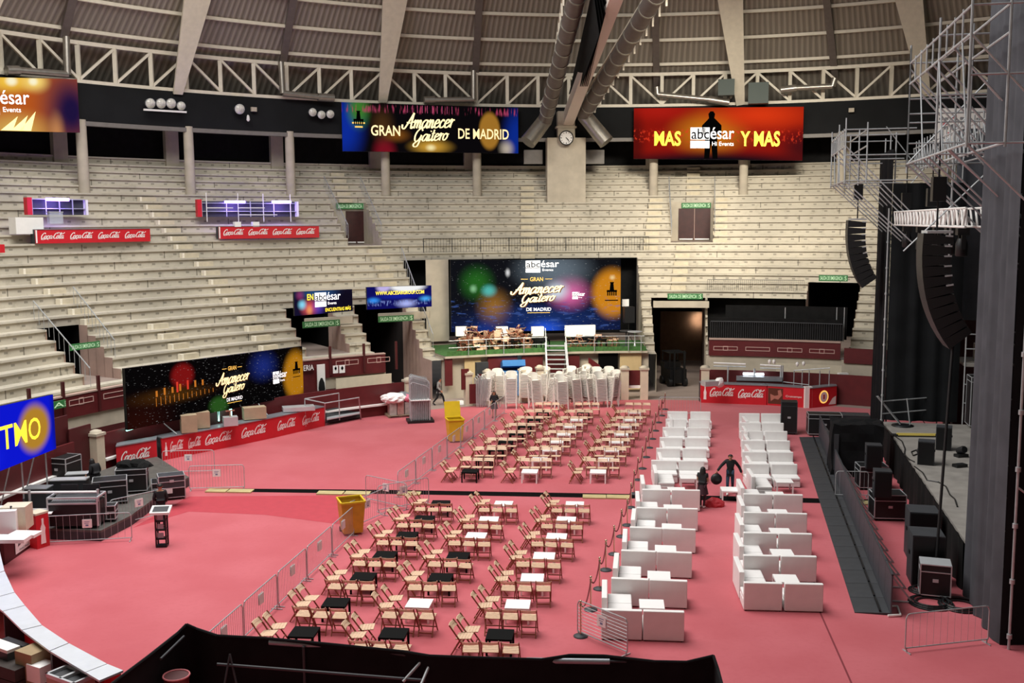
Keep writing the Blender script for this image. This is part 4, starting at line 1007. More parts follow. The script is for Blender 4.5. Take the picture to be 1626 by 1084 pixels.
for s, (x, y, n, a) in enumerate(stacks):
    p = fl(x, y)
    for k in range(n):
        plastic_chair(p + Vector((random.uniform(-.01, .01) + .012 * k * sin(radians(a)), -.010 * k * cos(radians(a)), .092 * k)), radians(a) + random.uniform(-.03, .03), 'white plastic chair, %s from the bottom of the %s stack from left' % (ORD[k], ORD[s]))
# ------------------------------------------------------------------ stage, towers and everything on the right
SU = Vector((.2215, .975, 0)); SV = Vector((.975, -.2215, 0)); S0 = Vector((13.81, 30.4, 0)); SRZ = atan2(SU.y, SU.x)
def Wp(u, v, z=0.0): return S0 + SU * u + SV * v + Vector((0, 0, z))
def sbox(mb, u0, u1, v0, v1, z0, z1, mi=0):
    vs = [Wp(u, v, z) for z in (z0, z1) for v in (v0, v1) for u in (u0, u1)]
    return mb.add(vs, [(0, 1, 3, 2), (4, 6, 7, 5), (0, 4, 5, 1), (2, 3, 7, 6), (0, 2, 6, 4), (1, 5, 7, 3)], mi)
def tubes(t, name, segs, r=.03, m='galv', n=6):
    for p, q in segs:
        mb = MB(); mb.tube(p, q, r, n); mb.part(name, M[m], t)
M['ply'] = mat('grey_stage_ply', '8f8a84', .6, var=.18, vscale=1.5)
M['scrim'] = mat('charcoal_scrim', '47484d', .85, var=.18, vscale=1.2, spec=.25)
M['scrim_dark'] = mat('black_scrim', '17191b', .9, var=.3, vscale=.8, spec=.2)
M['cover'] = mat('black_cover_cloth', '121214', .9, var=.3, vscale=2, spec=.2)
M['grey_skin'] = mat('dark_grey_cabinet', '2c2e32', .6, var=.15)

t = thing('stage_platform', 'black-fronted concert stage with grey deck along the right side', 'stage', Wp(9, 5), SRZ)
m = MB(); sbox(m, -.3, 18.6, 0, 12, 1.5, 1.6); m.part('deck', M['ply'], t)
m = MB()
def curtain(mb, p, q, z0, z1, folds, amp, side, seed=1, cols=None, top_wob=0.0):
    rnd = random.Random(seed); n = folds * 6; ph = [rnd.uniform(0, 6.28) for _ in range(4)]
    rows = 7; vs = []
    for j in range(rows):
        f = j / (rows - 1); z = z0 + (z1 - z0) * f
        for i in range(n + 1):
            s = i / n; w = sin(s * folds * 2 * pi + ph[0]) + .5 * sin(s * folds * .62 * 2 * pi + ph[1]) + .35 * sin(s * folds * 1.7 * 2 * pi + ph[2] + f * 2)
            vs.append(p.lerp(q, s) + side * (amp * w * (1.15 - .4 * f)) + Vector((0, 0, z + (top_wob * sin(s * 9) if j == rows - 1 else 0))))
    mb.add(vs, [(j * (n + 1) + i, j * (n + 1) + i + 1, (j + 1) * (n + 1) + i + 1, (j + 1) * (n + 1) + i) for j in range(rows - 1) for i in range(n)], 0, smooth=True); return mb
curtain(m, Wp(-.2, -.04), Wp(18.6, -.04), 0, 1.55, 22, .03, SV, 3); m.part('skirt', M['black_cloth'], t)
m = MB(); sbox(m, -.3, 18.6, .05, .1, 0, 1.5); m.part('front_frame', M['black_dark'], t)

def tower(nm, label, u0, u1, v0, v1, ztop, near):
    t = thing('scaffold_tower', label, 'scaffold', Wp((u0 + u1) / 2, (v0 + v1) / 2), SRZ)
    P = lambda u, v, z: Wp(u, v, z)
    us = [u0, (u0 + u1) / 2, u1]; vsx = [v0, v1]
    for u in us:
        for v in vsx: tubes(t, 'standard', [(P(u, v, 0), P(u, v, ztop))], .035)
    for z in [2 * k for k in range(1, int(ztop / 2) + 1)]:
        tubes(t, 'ledger', [(P(u0, v0, z), P(u1, v0, z)), (P(u0, v1, z), P(u1, v1, z)), (P(u0, v0, z), P(u0, v1, z)), (P(u1, v0, z), P(u1, v1, z))], .028)
    for z in range(0, int(ztop) - 2, 4):
        tubes(t, 'brace', [(P(u0, v0, z), P(u0, v1, z + 4)), (P(u1, v1, z), P(u1, v0, z + 4))], .026)
    # coupler rings on the standards
    return t
def cantilever(t, u0, u1, v0, v1, z0, z1, n, reach):
    P = lambda u, v, z: Wp(u, v, z)
    for v in (v0, v0 + .9):
        tubes(t, 'chord', [(P(u0, v, z1), P(u1, v, z1)), (P(u0, v, z0), P(u1, v, z0)), (P(u0, v, z1 - .7), P(u1, v, z1 - .7))], .035)
    for k in range(n + 1):
        u = u0 + (u1 - u0) * k / n; full = k in (0, n // 2, n)
        tubes(t, 'lattice_post', [(P(u, v0, z0 - .1 if full else z1 - .75), P(u, v0, z1 + (.5 if full else .1)))], .034 if full else .026)
        if full: tubes(t, 'lattice_post', [(P(u, v0 + .9, z0 - .1), P(u, v0 + .9, z1 + .3))], .034)
        if full: tubes(t, 'cross_beam', [(P(u, v0, z1), P(u, v1, z1)), (P(u, v0, z0), P(u, v1, z0)), (P(u, v0, (z0 + z1) / 2), P(u, v1, (z0 + z1) / 2))], .03)
        if k % 2 == 0: tubes(t, 'raking_strut', [(P(u, v0, z1 - .7), P(u, v1, z1 - .7 - reach)), (P(u, v0, z0), P(u, v1, z0 - reach * .9))], .03)
        if k < n:
            u2 = u0 + (u1 - u0) * (k + 1) / n
            if k % 3 == 0: tubes(t, 'lattice_diagonal', [(P(u, v0, z0), P(u2, v0, z1 - .7))], .024)
NT_ = tower('near', 'tall galvanised scaffold tower wrapped in dark scrim at the right edge', -4.25, -.45, .25, 3.6, 17.5, True)
cantilever(NT_, -4.6, 5.2, -1.3, 1.4, 13.2, 16.6, 9, 3.0)
for q in (5.2, 1.0, -2.2): tubes(NT_, 'long_raker', [(Wp(q, -1.3, 16.0), Wp(q, 3.4, 10.6)), (Wp(q, -1.3, 13.2), Wp(q, 2.2, 9.9))], .036)
for z in (13.2, 13.9, 14.6, 15.4): tubes(NT_, 'long_ledger', [(Wp(5.2, -1.3, z), Wp(5.2, 3.4, z))], .03)
tubes(NT_, 'cross_brace', [(Wp(5.2, -1.3, 13.2), Wp(5.2, 1.6, 16.4)), (Wp(5.2, 1.6, 13.2), Wp(5.2, -1.3, 16.4)), (Wp(5.2, -1.3, 10.2), Wp(5.2, 1.6, 13.2))], .03)
for v in (-1.3, .2, 1.6, 3.4): tubes(NT_, 'hanging_post', [(Wp(5.2, v, 10.0 if v > 0 else 12.9), Wp(5.2, v, 17.2))], .034)
FT_ = tower('far', 'galvanised scaffold tower wrapped in black scrim at the far end of the stage', 19.2, 23.0, .2, 3.2, 15.4, False)
cantilever(FT_, 14.6, 22.0, -2.5, .4, 13.0, 15.2, 9, 3.0)
t = thing('lattice_girder', 'long scaffold lattice girder between the two towers high over the stage front', 'girder', Wp(9, 1, 13.6), SRZ)
for v in (1.0, 1.9):
    tubes(t, 'chord', [(Wp(-.4, v, 13.6), Wp(19.2, v, 13.6)), (Wp(-.4, v, 14.6), Wp(19.2, v, 14.6))], .035)
for k in range(27):
    u = -.4 + 19.6 * k / 27; u2 = -.4 + 19.6 * (k + 1) / 27
    tubes(t, 'web_post', [(Wp(u, 1.0, 13.5), Wp(u, 1.0, 14.9))], .026)
    tubes(t, 'web_diagonal', [(Wp(u, 1.0, 13.6), Wp(u2, 1.0, 14.6))], .022)
# scrims on the towers
def scrim(nm, label, p, q, z0, z1, folds, amp, side, mtl, seed):
    mb = MB(); curtain(mb, p, q, z0, z1, folds, amp, side, seed); return tag(mb.part(nm, M[mtl], None), label, 'drape')
scrim('scrim_drape', 'grey folded scrim hung from the near tower towards the arena', Wp(-4.35, .02), Wp(-.25, .02), .02, 17.6, 5, .07, SV, 'scrim', 4)
scrim('scrim_drape', 'black scrim on the near tower facing the camera at the right edge', Wp(-4.4, .1), Wp(-4.4, 4.6), .05, 17.6, 4, .05, SU, 'scrim_dark', 5)
scrim('scrim_drape', 'grey scrim on the stage side of the near tower', Wp(-.2, .1), Wp(-.2, 4), .6, 17.6, 4, .05, SU, 'scrim', 6)
scrim('scrim_drape', 'black scrim on the far tower facing the arena', Wp(19.0, .0), Wp(23.2, .0), .05, 14.6, 6, .09, SV, 'cover', 7)
scrim('scrim_drape', 'black scrim on the far tower facing the stage', Wp(18.95, .1), Wp(18.95, 3.4), 1.62, 13.0, 4, .06, SU, 'scrim_dark', 8)
scrim('scrim_drape', 'dark grey drape hung over the far wing of the stage', Wp(20.6, 3.2), Wp(20.6, 12.2), 6.4, 15.6, 10, .09, SU, 'scrim', 9)
scrim('scrim_drape', 'tall black backdrop along the rear of the stage', Wp(-4, 12.2), Wp(21, 12.2), 1.6, 16.0, 20, .09, SV, 'scrim_dark', 10)
# guard rail on the far end of the deck
t = thing('guard_rail', 'galvanised rail with two bars at the far end of the stage deck', 'railing', fl(1437, 672, 1.6))
a = fl(1399, 675, 1.62); b = fl(1476, 668, 1.62)
tubes(t, 'rail', [(a + Vector((0, 0, .55)), b + Vector((0, 0, .55))), (a + Vector((0, 0, 1.15)), b + Vector((0, 0, 1.15)))], .03)
tubes(t, 'post', [(a, a + Vector((0, 0, 10.2))), (b, b + Vector((0, 0, 4.2)))], .035)
tubes(t, 'brace', [(a + Vector((-.2, 0, 1.4)), a.lerp(b, .4))], .03)
for k in range(8):
    for q, h in ((a, 1.2), (b, .5)):
        mb = MB(); c = q + Vector((0, 0, .2 + k * h)); mb.tube(c, c + Vector((0, 0, .09)), .06, 8); mb.part('coupler', M['galv'], t)
# tubes on the face of the near tower
t = thing('scaffold_pole', 'galvanised pole with couplers and a raking tube against the near black scrim', 'pole', Wp(-4.6, .25), SRZ)
tubes(t, 'standard', [(Wp(-4.62, .3, 0), Wp(-4.62, .3, 12.5))], .035)
tubes(t, 'raking_tube', [(Wp(-4.62, .3, 4.4), Wp(-4.62, 2.6, 2.6))], .03)
for k in range(8):
    mb = MB(); c = Wp(-4.62, .3, .3 + k * 1.5); mb.tube(c, c + Vector((0, 0, .12)), .07, 8); mb.part('coupler', M['galv'], t)

# lit truss over the stage front with fixtures
t = thing('lighting_truss', 'bright white-lit lighting truss across the stage front behind the line array', 'truss', Wp(10, .3, 11.05), SRZ)
q = [(v, z) for v in (.1, .7) for z in (11.05, 11.65)]
for v, z in q: tubes(t, 'chord', [(Wp(2.2, v, z), Wp(18.2, v, z))], .04, 'white')
for k in range(40):
    u = 2.2 + 16 * k / 40; u2 = u + .4
    tubes(t, 'web_tube', [(Wp(u, .1, 11.05 if k % 2 else 11.65), Wp(u2, .1, 11.65 if k % 2 else 11.05))], .035, 'white', 5)
    if k % 2: tubes(t, 'web_post', [(Wp(u, .7, 11.05), Wp(u2, .7, 11.65))], .04, 'white', 5)
for k in range(8): mb = MB(); u = 3.2 + 2.0 * k; sbox(mb, u, u + .75, .3, .34, 11.1, 11.62); mb.part('white_cloth_piece', M['paper'], t)
def moving_head(u, v, z, label, s=1.0):
    t = thing('moving_head_light', label, 'stage light', Wp(u, v, z), SRZ, 'moving lights on the stage truss')
    mb = MB(); mb.box(-.2 * s, .2 * s, -.16 * s, .16 * s, -.2 * s, 0); mb.part('base', M['black_plastic'], t, True)
    mb = MB(); mb.box(-.24 * s, -.18 * s, -.06 * s, .06 * s, -.62 * s, -.2 * s); mb.part('yoke_arm', M['black_plastic'], t, True)
    mb = MB(); mb.box(.18 * s, .24 * s, -.06 * s, .06 * s, -.62 * s, -.2 * s); mb.part('yoke_arm', M['black_plastic'], t, True)
    mb = MB(); mb.lathe([(.12 * s, -.3 * s), (.17 * s, -.45 * s), (.17 * s, -.8 * s), (.14 * s, -.82 * s)], (0, 0, 0), 14); mb.part('head', M['black_plastic'], t, True)
for k, u in enumerate((16.2, 12.4, 8.6, 6.2, 4.2)): moving_head(u, .4, 11.0, 'black moving-head light under the stage truss, %s from the far end' % ORD[k], 1.15)
for k, u in enumerate((16.8, 10.2)):
    t2 = thing('hoist_motor', ('black chain hoist above the far end of the lit truss', 'black chain hoist above the middle of the lit truss')[k], 'hoist', Wp(u, .4, 11.8), SRZ)
    mb = MB(); mb.box(-.2, .2, -.2, .2, 0, .7); mb.part('body', M['black_metal'], t2, True)
    mb = MB(); mb.tube((0, 0, .7), (0, 0, 2.2), .025); mb.part('chain', M['black_metal'], t2, True)

# hanging line arrays
def line_array(px_top, Y, n, label, tilt0, dt, s=1.0, group=None):
    p = atY(*px_top, Y); t = thing('line_array', label, 'loudspeaker', p, SRZ)   # local x along the stage, local -y... +y away from the stage
    # work in a plane: f = towards the arena (-SV), z up
    f, z, a = 0.0, 0.0, tilt0; d, h, w = .62 * s, .36 * s, 1.2 * s
    mb = MB(); mb.box(-w / 2, w / 2, -.5 * s, .28 * s, .02, .1); mb.part('fly_bar', M['alu'], t, True)
    for k in range(n):
        ca, sa = cos(a), sin(a)
        # cabinet section: front at +y (arena side), hinge at front
        def pt(y, zz): y *= 1.4; return (f + y * ca + zz * sa, z - y * sa + zz * ca)
        sec = [pt(.28 * s, 0), pt(.28 * s, -h), pt(-.34 * s, -h * .82), pt(-.34 * s, -h * .18)]
        vs = [(x, y, zz) for x in (-w / 2, w / 2) for y, zz in sec]
        mb = MB(); mb.add(vs, [(0, 1, 2, 3), (7, 6, 5, 4), (0, 4, 5, 1), (1, 5, 6, 2), (2, 6, 7, 3), (3, 7, 4, 0)]); c = mb.part('cabinet', M['black_plastic'], t, True)
        if k < 6:
            y0, z0 = pt(-.2 * s, -h * .12); y1, z1 = pt(-.36 * s, -h * .14); mb = MB(); mb.bar((-w / 2 - .01, y0, z0), (-w / 2 - .01, y1, z1), .03, .05); mb.part('rigging_pin', M['alu'], c, True)
        y2, z2 = pt(.28 * s, -h)                      # next hinge
        a2 = a + dt * (1 + k * .12)
        f = y2 - (.392 * s * cos(a2)); z = z2 + .392 * s * sin(a2); a = a2
    mb = MB(); mb.tube((0, -.1, .1), (0, -.1, 3.2), .03); mb.part('hanging_chain', M['black_metal'], t, True)
    mb = MB(); mb.box(-.22, .22, -.3, .1, 1.0, 1.75); mb.part('chain_hoist', M['black_metal'], t, True)
    return t
line_array((1482, 371), 32.0, 11, 'large black line array hanging over the near part of the stage front', radians(-3), radians(2.5), .95)
line_array((1358, 350), 50.0, 10, 'black line array hanging at the far tower in front of the tiers', radians(-3), radians(2.7), .95)
m = MB(); a = atY(1515, 520, 31.5); b = fl(1487, 884, 1.0); pts = [a.lerp(b, k / 10) + Vector((0, 0, 0)) for k in range(11)]; m.path(pts, .045, 7)
tag(m.part('cable_bundle', M['black_plastic']), 'thick black cable hanging from the near line array to the metal-topped case', 'cable')

# black floor barrier with tread plates
M['mesh_grey'] = mat('dark_grey_barrier_sheet', '4a4c52', .5, metal=.3, var=.15)
NB = 20; A_, B_ = Vector((16.0, 52.3, 0)), Vector((10.85, 28.2, 0)); dB = (B_ - A_) / NB; nB = Vector((-dB.y, dB.x, 0)).normalized()
if nB.x > 0: nB = -nB
BRZ = atan2(dB.y, dB.x)
def make_floor_barrier():
    t = thing('stage_barrier', 'x', 'barrier', (0, 0, -50)); L = dB.length * .985
    m = MB(); m.box(-L / 2, L / 2, -.02, .02, .02, 1.2); m.part('upright_sheet', M['mesh_grey'], t, True)
    m = MB(); m.bar((-L / 2, 0, 1.2), (L / 2, 0, 1.2), .06, .05); m.part('top_rail', M['charcoal'], t, True)
    m = MB(); sg = -1 if (Vector((-sin(BRZ), cos(BRZ), 0)).dot(nB) < 0) else 1
    m.add([(-L / 2, sg * .03, .07), (L / 2, sg * .03, .07), (L / 2, sg * 1.0, .02), (-L / 2, sg * 1.0, .02), (-L / 2, sg * .03, 0), (L / 2, sg * .03, 0), (L / 2, sg * 1.0, 0), (-L / 2, sg * 1.0, 0)], [(0, 1, 2, 3), (7, 6, 5, 4), (0, 4, 5, 1), (1, 5, 6, 2), (2, 6, 7, 3), (3, 7, 4, 0)]); m.part('tread_plate', M['charcoal'], t, True)
    m = MB(); m.bar((-L / 2 + .05, sg * .3, .1), (L / 2 - .05, sg * .3, .1), .05, .04); m.part('hinge_strip', M['black_metal'], t, True)
    m = MB(); m.bar((-L / 2 + .1, 0, 1.0), (-L / 2 + .1, -sg * .75, .04), .05, .05); m.bar((-L / 2 + .1, 0, .03), (-L / 2 + .1, -sg * .78, .03), .05, .04); m.part('back_stay', M['galv'], t, True)
    return t
FB = make_floor_barrier()
for k in range(NB): place(FB, A_ + dB * (NB - k - .5), BRZ, 'dark floor barrier with tread plate, %s from the front of the stage line' % ORD[k], 'stage floor barriers')

# cabinets, cases and odds and ends between barrier and stage, and on the deck
def flight_case(name, label, c, w, d, h, rz, lid='black_plastic', group=None, edge='alu', castors=True, cat='case'):
    t = thing(name, label, cat, c, rz, group); b = .1 if castors else 0
    m = MB(); m.box(-w / 2, w / 2, -d / 2, d / 2, b, h); m.part('body', M[lid], t, True)
    e = .035
    m = MB()
    for x in (-w / 2, w / 2):
        for y in (-d / 2, d / 2): m.bar((x, y, b), (x, y, h), e, e)
    for z in (b + .015, h - .0, h - .22):
        for x in (-w / 2, w / 2): m.bar((x, -d / 2, z), (x, d / 2, z), e * .8, e * .8)
        for y in (-d / 2, d / 2): m.bar((-w / 2, y, z), (w / 2, y, z), e * .8, e * .8)
    m.part('metal_edging', M[edge], t, True)
    m = MB(); m.box(-.08, .08, -d / 2 - .02, -d / 2, h * .5, h * .5 + .1); m.part('recessed_handle', M['alu'], t, True)
    if castors:
        for x in (-w / 2 + .1, w / 2 - .1):
            for y in (-d / 2 + .1, d / 2 - .1): m = MB(); m.T = Matrix.Translation((x, y, .05)) @ Matrix.Rotation(pi / 2, 4, 'Y'); m.lathe([(.05, -.02), (.05, .02)], (0, 0, 0), 10); m.part('castor', M['black_metal'], t, True)
    return t
def cabinet(name, label, c, w, d, h, rz, grille=True, m0='grey_skin'):
    t = thing(name, label, 'loudspeaker', c, rz)
    m = MB(); m.box(-w / 2, w / 2, -d / 2, d / 2, 0, h); m.part('enclosure', M[m0], t, True)
    m = MB(); m.box(-w / 2 + .03, w / 2 - .03, -d / 2 - .02, -d / 2, .04, h - .04); m.part('grille', M['black_metal'], t, True)
    for s in (-1, 1): m = MB(); m.box(s * (w / 2 + .012) - .012, s * (w / 2 + .012) + .012, -.08, .08, h * .55, h * .62); m.part('side_handle', M['black_metal'], t, True)
    return t
R0 = SRZ - pi / 2
flight_case('flight_case', 'tall black flight case standing by the far right sofa booth', fl(1252, 688), .8, .7, 1.75, R0, edge='charcoal')
flight_case('flight_case', 'black flight case behind the far end of the floor barrier', fl(1308, 690), 1.7, .9, 1.15, R0 + .05)
flight_case('flight_case', 'grey covered trunk right of the far flight case', fl(1348, 685), 2.0, 1.0, .95, R0, 'charcoal', edge='charcoal', castors=False)
flight_case('amp_rack', 'black amp rack with metal corners before the covered speaker stack', fl(1340, 708), 1.0, .8, 1.0, R0)
t = thing('covered_stack', 'large stack of speakers under a black cover near the far tower', 'covered stack', fl(1366, 750) - SV * .25, R0)
m = MB(); bm = bmesh.new(); bmesh.ops.create_cube(bm, size=1); bmesh.ops.subdivide_edges(bm, edges=bm.edges[:], cuts=5, use_grid_fill=True)
for v in bm.verts:
    co = v.co; r = random.Random(int((co.x + 2) * 77 + (co.y + 2) * 991 + (co.z + 2) * 13)); k = 1.0 + .05 * (.5 - co.z)
    v.co = Vector((co.x * 2.1 * k + r.uniform(-.05, .05), co.y * 1.75 * k + r.uniform(-.05, .05), (co.z + .5) * 2.35 + (r.uniform(-.08, .04) if co.z > .4 else 0)))
bm.verts.ensure_lookup_table(); m.add([v.co.copy() for v in bm.verts], [tuple(v.index for v in f.verts) for f in bm.faces], smooth=False); bm.free(); m.part('cover', M['cover'], t, True)
m = MB(); m.box(-1.0, -.8, -.97, -.92, 0.3, 1.9); m.part('strap', M['charcoal'], t, True)
cabinet('loudspeaker', 'upright grey loudspeaker standing on an amp rack, farther of two by the stage front', fl(1386, 742, 1.0), .62, .6, 1.0, R0)
cabinet('loudspeaker', 'upright grey loudspeaker standing on an amp rack, nearer of two by the stage front', fl(1400, 787, 1.0), .62, .6, 1.0, R0)
flight_case('amp_rack', 'black amp rack with clip-on rails, farther of two by the stage front', fl(1383, 774), 1.15, .9, 1.0, ROW)
flight_case('amp_rack', 'black amp rack with clip-on rails, nearer of two by the stage front', fl(1408, 822), 1.15, .9, 1.0, ROW)
cabinet('subwoofer', 'tall black subwoofer stack before the stage, farther of two', fl(1462, 883), .95, 1.0, 1.65, R0, m0='charcoal')
cabinet('subwoofer', 'tall black subwoofer stack before the stage, nearer of two', fl(1468, 922), .95, 1.0, 1.6, R0, m0='charcoal')
t = flight_case('flight_case', 'black case with bright metal top and rolled edges before the near tower', fl(1483, 945), .85, .7, 1.05, R0 - .1, castors=True)
m = MB(); m.box(-.42, .42, -.34, .34, 1.05, 1.07); m.part('metal_top', M['alu'], t, True)
def coil(label, c, r0, n=4):
    m = MB()
    for k in range(n):
        rr = r0 - .07 * k; pts = [c + Vector((rr * cos(a * pi / 12) * (1 + .05 * sin(k)), rr * sin(a * pi / 12), .03 + .035 * (k % 3))) for a in range(25)]; m.path(pts, .03, 5)
    tag(m.part('cable_coil', M['black_plastic']), label, 'cable coil', 'black cable coils by the near tower')
coil('black cable coil on the carpet left of the near tower foot', fl(1478, 958), .62); coil('black cable coil beside the foot of the near grey scrim', fl(1525, 962), .6)
coil('small black cable coil lying before the metal-topped case', fl(1462, 938), .35, 3)
t = thing('steel_bracket', 'white tube bracket at the near end of the floor barrier', 'bracket', fl(1415, 975))
a, b, c_, d = fl(1410, 962, .05), fl(1425, 962, .05), fl(1430, 976, .05), fl(1410, 977, .05); tubes(t, 'tube', [(a, b), (b, c_), (c_, d)], .03, 'white')
# on the deck
ZD = 1.6
cabinet('stage_monitor', 'grey monitor loudspeaker on the stage deck, nearer one', fl(1470, 736, ZD), .62, .58, .95, R0 - .2, m0='charcoal')
cabinet('stage_monitor', 'grey monitor loudspeaker on the stage deck, farther one beside the cable', fl(1498, 713, ZD), .62, .58, 1.0, R0 - .2, m0='charcoal')
t = thing('cable_ramp', 'yellow and black cable ramp lying on the stage deck', 'cable ramp', fl(1458, 692, ZD), ROW)
m = MB(); m.prism([(-.95, -.25, 0), (.95, -.25, 0), (.95, .25, 0), (-.95, .25, 0)], (0, 0, .05)); m.part('base', M['black_plastic'], t, True)
for y in (-.13, .13): m = MB(); m.box(-.9, .9, y - .07, y + .07, .05, .09); m.part('yellow_lid', mat('pale_yellow_rubber', 'd8c060', .5), t, True)
m = MB(); m.box(-1.2, -.95, -.2, .2, 0, .06); m.part('end_piece', M['black_plastic'], t, True)
t = thing('tube_stand', 'round black stand base with leaning tubes on the far part of the deck', 'stand', fl(1433, 676, ZD))
p = fl(1433, 676, ZD); m = MB(); m.lathe([(.5, 0), (.5, .04), (.1, .07)], p, 20); m.part('round_plate', M['black_metal'], t)
tubes(t, 'leaning_tube', [(p + Vector((-.1, 0, .05)), p + Vector((-1.2, .2, 1.4)))], .03); tubes(t, 'leaning_tube', [(p + Vector((.35, 0, .05)), p + Vector((.2, .1, 1.3)))], .03)
for k, (pts, lb) in enumerate((([(1403, 676), (1418, 690), (1432, 700), (1437, 712), (1436, 722), (1444, 729), (1452, 733)], 'black cable along the far front edge of the stage deck'), ([(1452, 740), (1465, 750), (1472, 762), (1490, 765), (1502, 772), (1508, 785), (1516, 792), (1520, 804)], 'thin black cable curling on the near part of the stage deck'), ([(1447, 717), (1455, 714), (1458, 720), (1450, 723), (1447, 717)], 'small black cable loop beside the nearer stage monitor'))):
    m = MB(); m.path([fl(x, y, ZD + .025) for x, y in pts], .025, 5); tag(m.part('stage_cable', M['black_plastic']), lb, 'cable', 'cables on the stage deck')
for k, (x, y) in enumerate(((1526, 725), (1524, 741))):
    t = thing('floor_light', ('black stage light lying on the deck beside the grey scrim, farther one', 'black stage light lying on the deck beside the grey scrim, nearer one')[k], 'stage light', fl(x, y, ZD), .3)
    m = MB(); m.box(-.25, .25, -.15, .15, 0, .12); m.part('base', M['black_plastic'], t, True)
    if k == 0: m = MB(); m.T = Matrix.Translation((0, 0, .28)) @ Matrix.Rotation(radians(70), 4, 'X'); m.lathe([(.12, -.2), (.16, .1), (.14, .2)], (0, 0, 0), 12); m.part('lamp_head', M['black_plastic'], t, True)
# steps and clutter in the far wing
t = thing('stage_steps', 'metal steps with handrail at the far wing of the stage', 'steps', Wp(16.2, 5.6, ZD), SRZ)
for k in range(5):
    m = MB(); sbox(m, 15.2, 16.4, 5.0 + .35 * k, 5.32 + .35 * k, ZD + .2 + .24 * k, ZD + .26 + .24 * k); m.part('tread', M['white'], t)
tubes(t, 'handrail', [(Wp(15.2, 4.8, ZD), Wp(15.2, 4.8, ZD + 1.1)), (Wp(15.2, 4.8, ZD + 1.1), Wp(15.2, 6.8, ZD + 2.2)), (Wp(15.2, 4.8, ZD + .5), Wp(15.2, 6.8, ZD + 1.6))], .03)
for k in range(2): m = MB(); m.bar(Wp(15.2 + 1.2 * k, 4.8, ZD + .05), Wp(15.2 + 1.2 * k, 6.8, ZD + 1.35), .06, .14); m.part('stringer', M['galv'], t)
flight_case('flight_case', 'stack of dark cases in the far wing of the stage', Wp(18.2, 4.4, ZD), 1.4, 1.0, 2.4, R0)
flight_case('flight_case', 'pale crate on top of scaffold in the far wing of the stage', Wp(20.0, 5.0, 4.5), 1.4, 1.0, .8, R0, 'concrete', castors=False)
t = thing('riser_frame', 'galvanised riser frame with grey deck in the far wing of the stage', 'riser', Wp(19.4, 5.5, 0), SRZ)
m = MB(); sbox(m, 18.8, 21.5, 3.6, 8.5, 4.35, 4.48); m.part('deck', M['ply'], t)
tubes(t, 'post', [(Wp(u, v, 0), Wp(u, v, 6.0)) for u in (18.8, 21.4) for v in (3.6, 6.0, 8.4)], .035)
tubes(t, 'rail', [(Wp(18.8, 3.6, z), Wp(18.8, 8.4, z)) for z in (2.6, 3.5, 5.2, 5.9)] + [(Wp(18.8, 4.0, 5.9), Wp(18.8, 5.4, 4.6))], .03)
m = MB(); sbox(m, 22.4, 22.5, 3.4, 12, 0, 6.4); m.structure('wall_far_wing', M['maroon_dark'])
# white printed banner behind the scaffold
def banner(px0, px1, r, label):
    c = panel_px((px0[0], px0[1]), (px1[0], px0[1]), (px1[0], px1[1]), (px0[0], px1[1]), r); P, n = plane_fn(*c)
    t = thing('printed_banner', label, 'banner', (c[2] + c[3]) / 2)
    m = MB(); m.prism([P(0, 0), P(1, 0), P(1, 1), P(0, 1)], -n * .05); m.part('cloth', M['paper'], t)
    rnd = random.Random(5); gp = mat('grey_print', '8a8a90', .7); rp_ = mat('pale_red_print', 'c8707a', .7)
    for k in range(16):
        u, v = rnd.uniform(.04, .88), rnd.choice((.1, .38, .66)); w, h = rnd.uniform(.04, .1), rnd.uniform(.06, .16); m = MB(); rect2d(m, P, u, u + w, v, v + h); m.part('printed_mark', gp, t)
    for u, v in ((.12, .5), (.3, .7), (.5, .3), (.22, .2)): m = MB(); rect2d(m, P, u, u + .08, v, v + .1, .017); m.part('red_mark', rp_, t)
banner((1486, 172), (1570, 226), 44.5, 'white sponsor banner with small printed marks behind the scaffold lattice')
# ------------------------------------------------------------------ chair balcony in front of the big screen
BZ = 2.8
bx = MB(); 
a0, a1 = OPEN['box'][0], OPEN['box'][1]
M['turf'] = mat('artificial_turf', '3f6a34', .9, var=.3, vscale=6, bump=.4, bscale=80)
t = thing('balcony_deck', 'deck with green turf and white edge under the big screen', 'platform', pol(32, (a0 + a1) / 2, BZ - .3))
m = MB(); wall_arc(m, R_WALL - .3, a0, a1, BZ - .14, BZ, 0, 5.0); m.part('edge_beam', M['concrete'], t)
m = MB()
for i in range(8):
    b0, b1 = a0 + (a1 - a0) * i / 8, a0 + (a1 - a0) * (i + 1) / 8; m.quad(pol(R_WALL - .25, b0, BZ + .01), pol(R_WALL - .25, b1, BZ + .01), pol(37, b1, BZ + .01), pol(37, b0, BZ + .01))
m.part('turf', M['turf'], t)
m = MB(); wall_arc(m, R_WALL - .28, a0 + .3, a1 - .2, BZ, BZ + .3, 0, .05); m.part('turf_upstand', M['turf'], t)
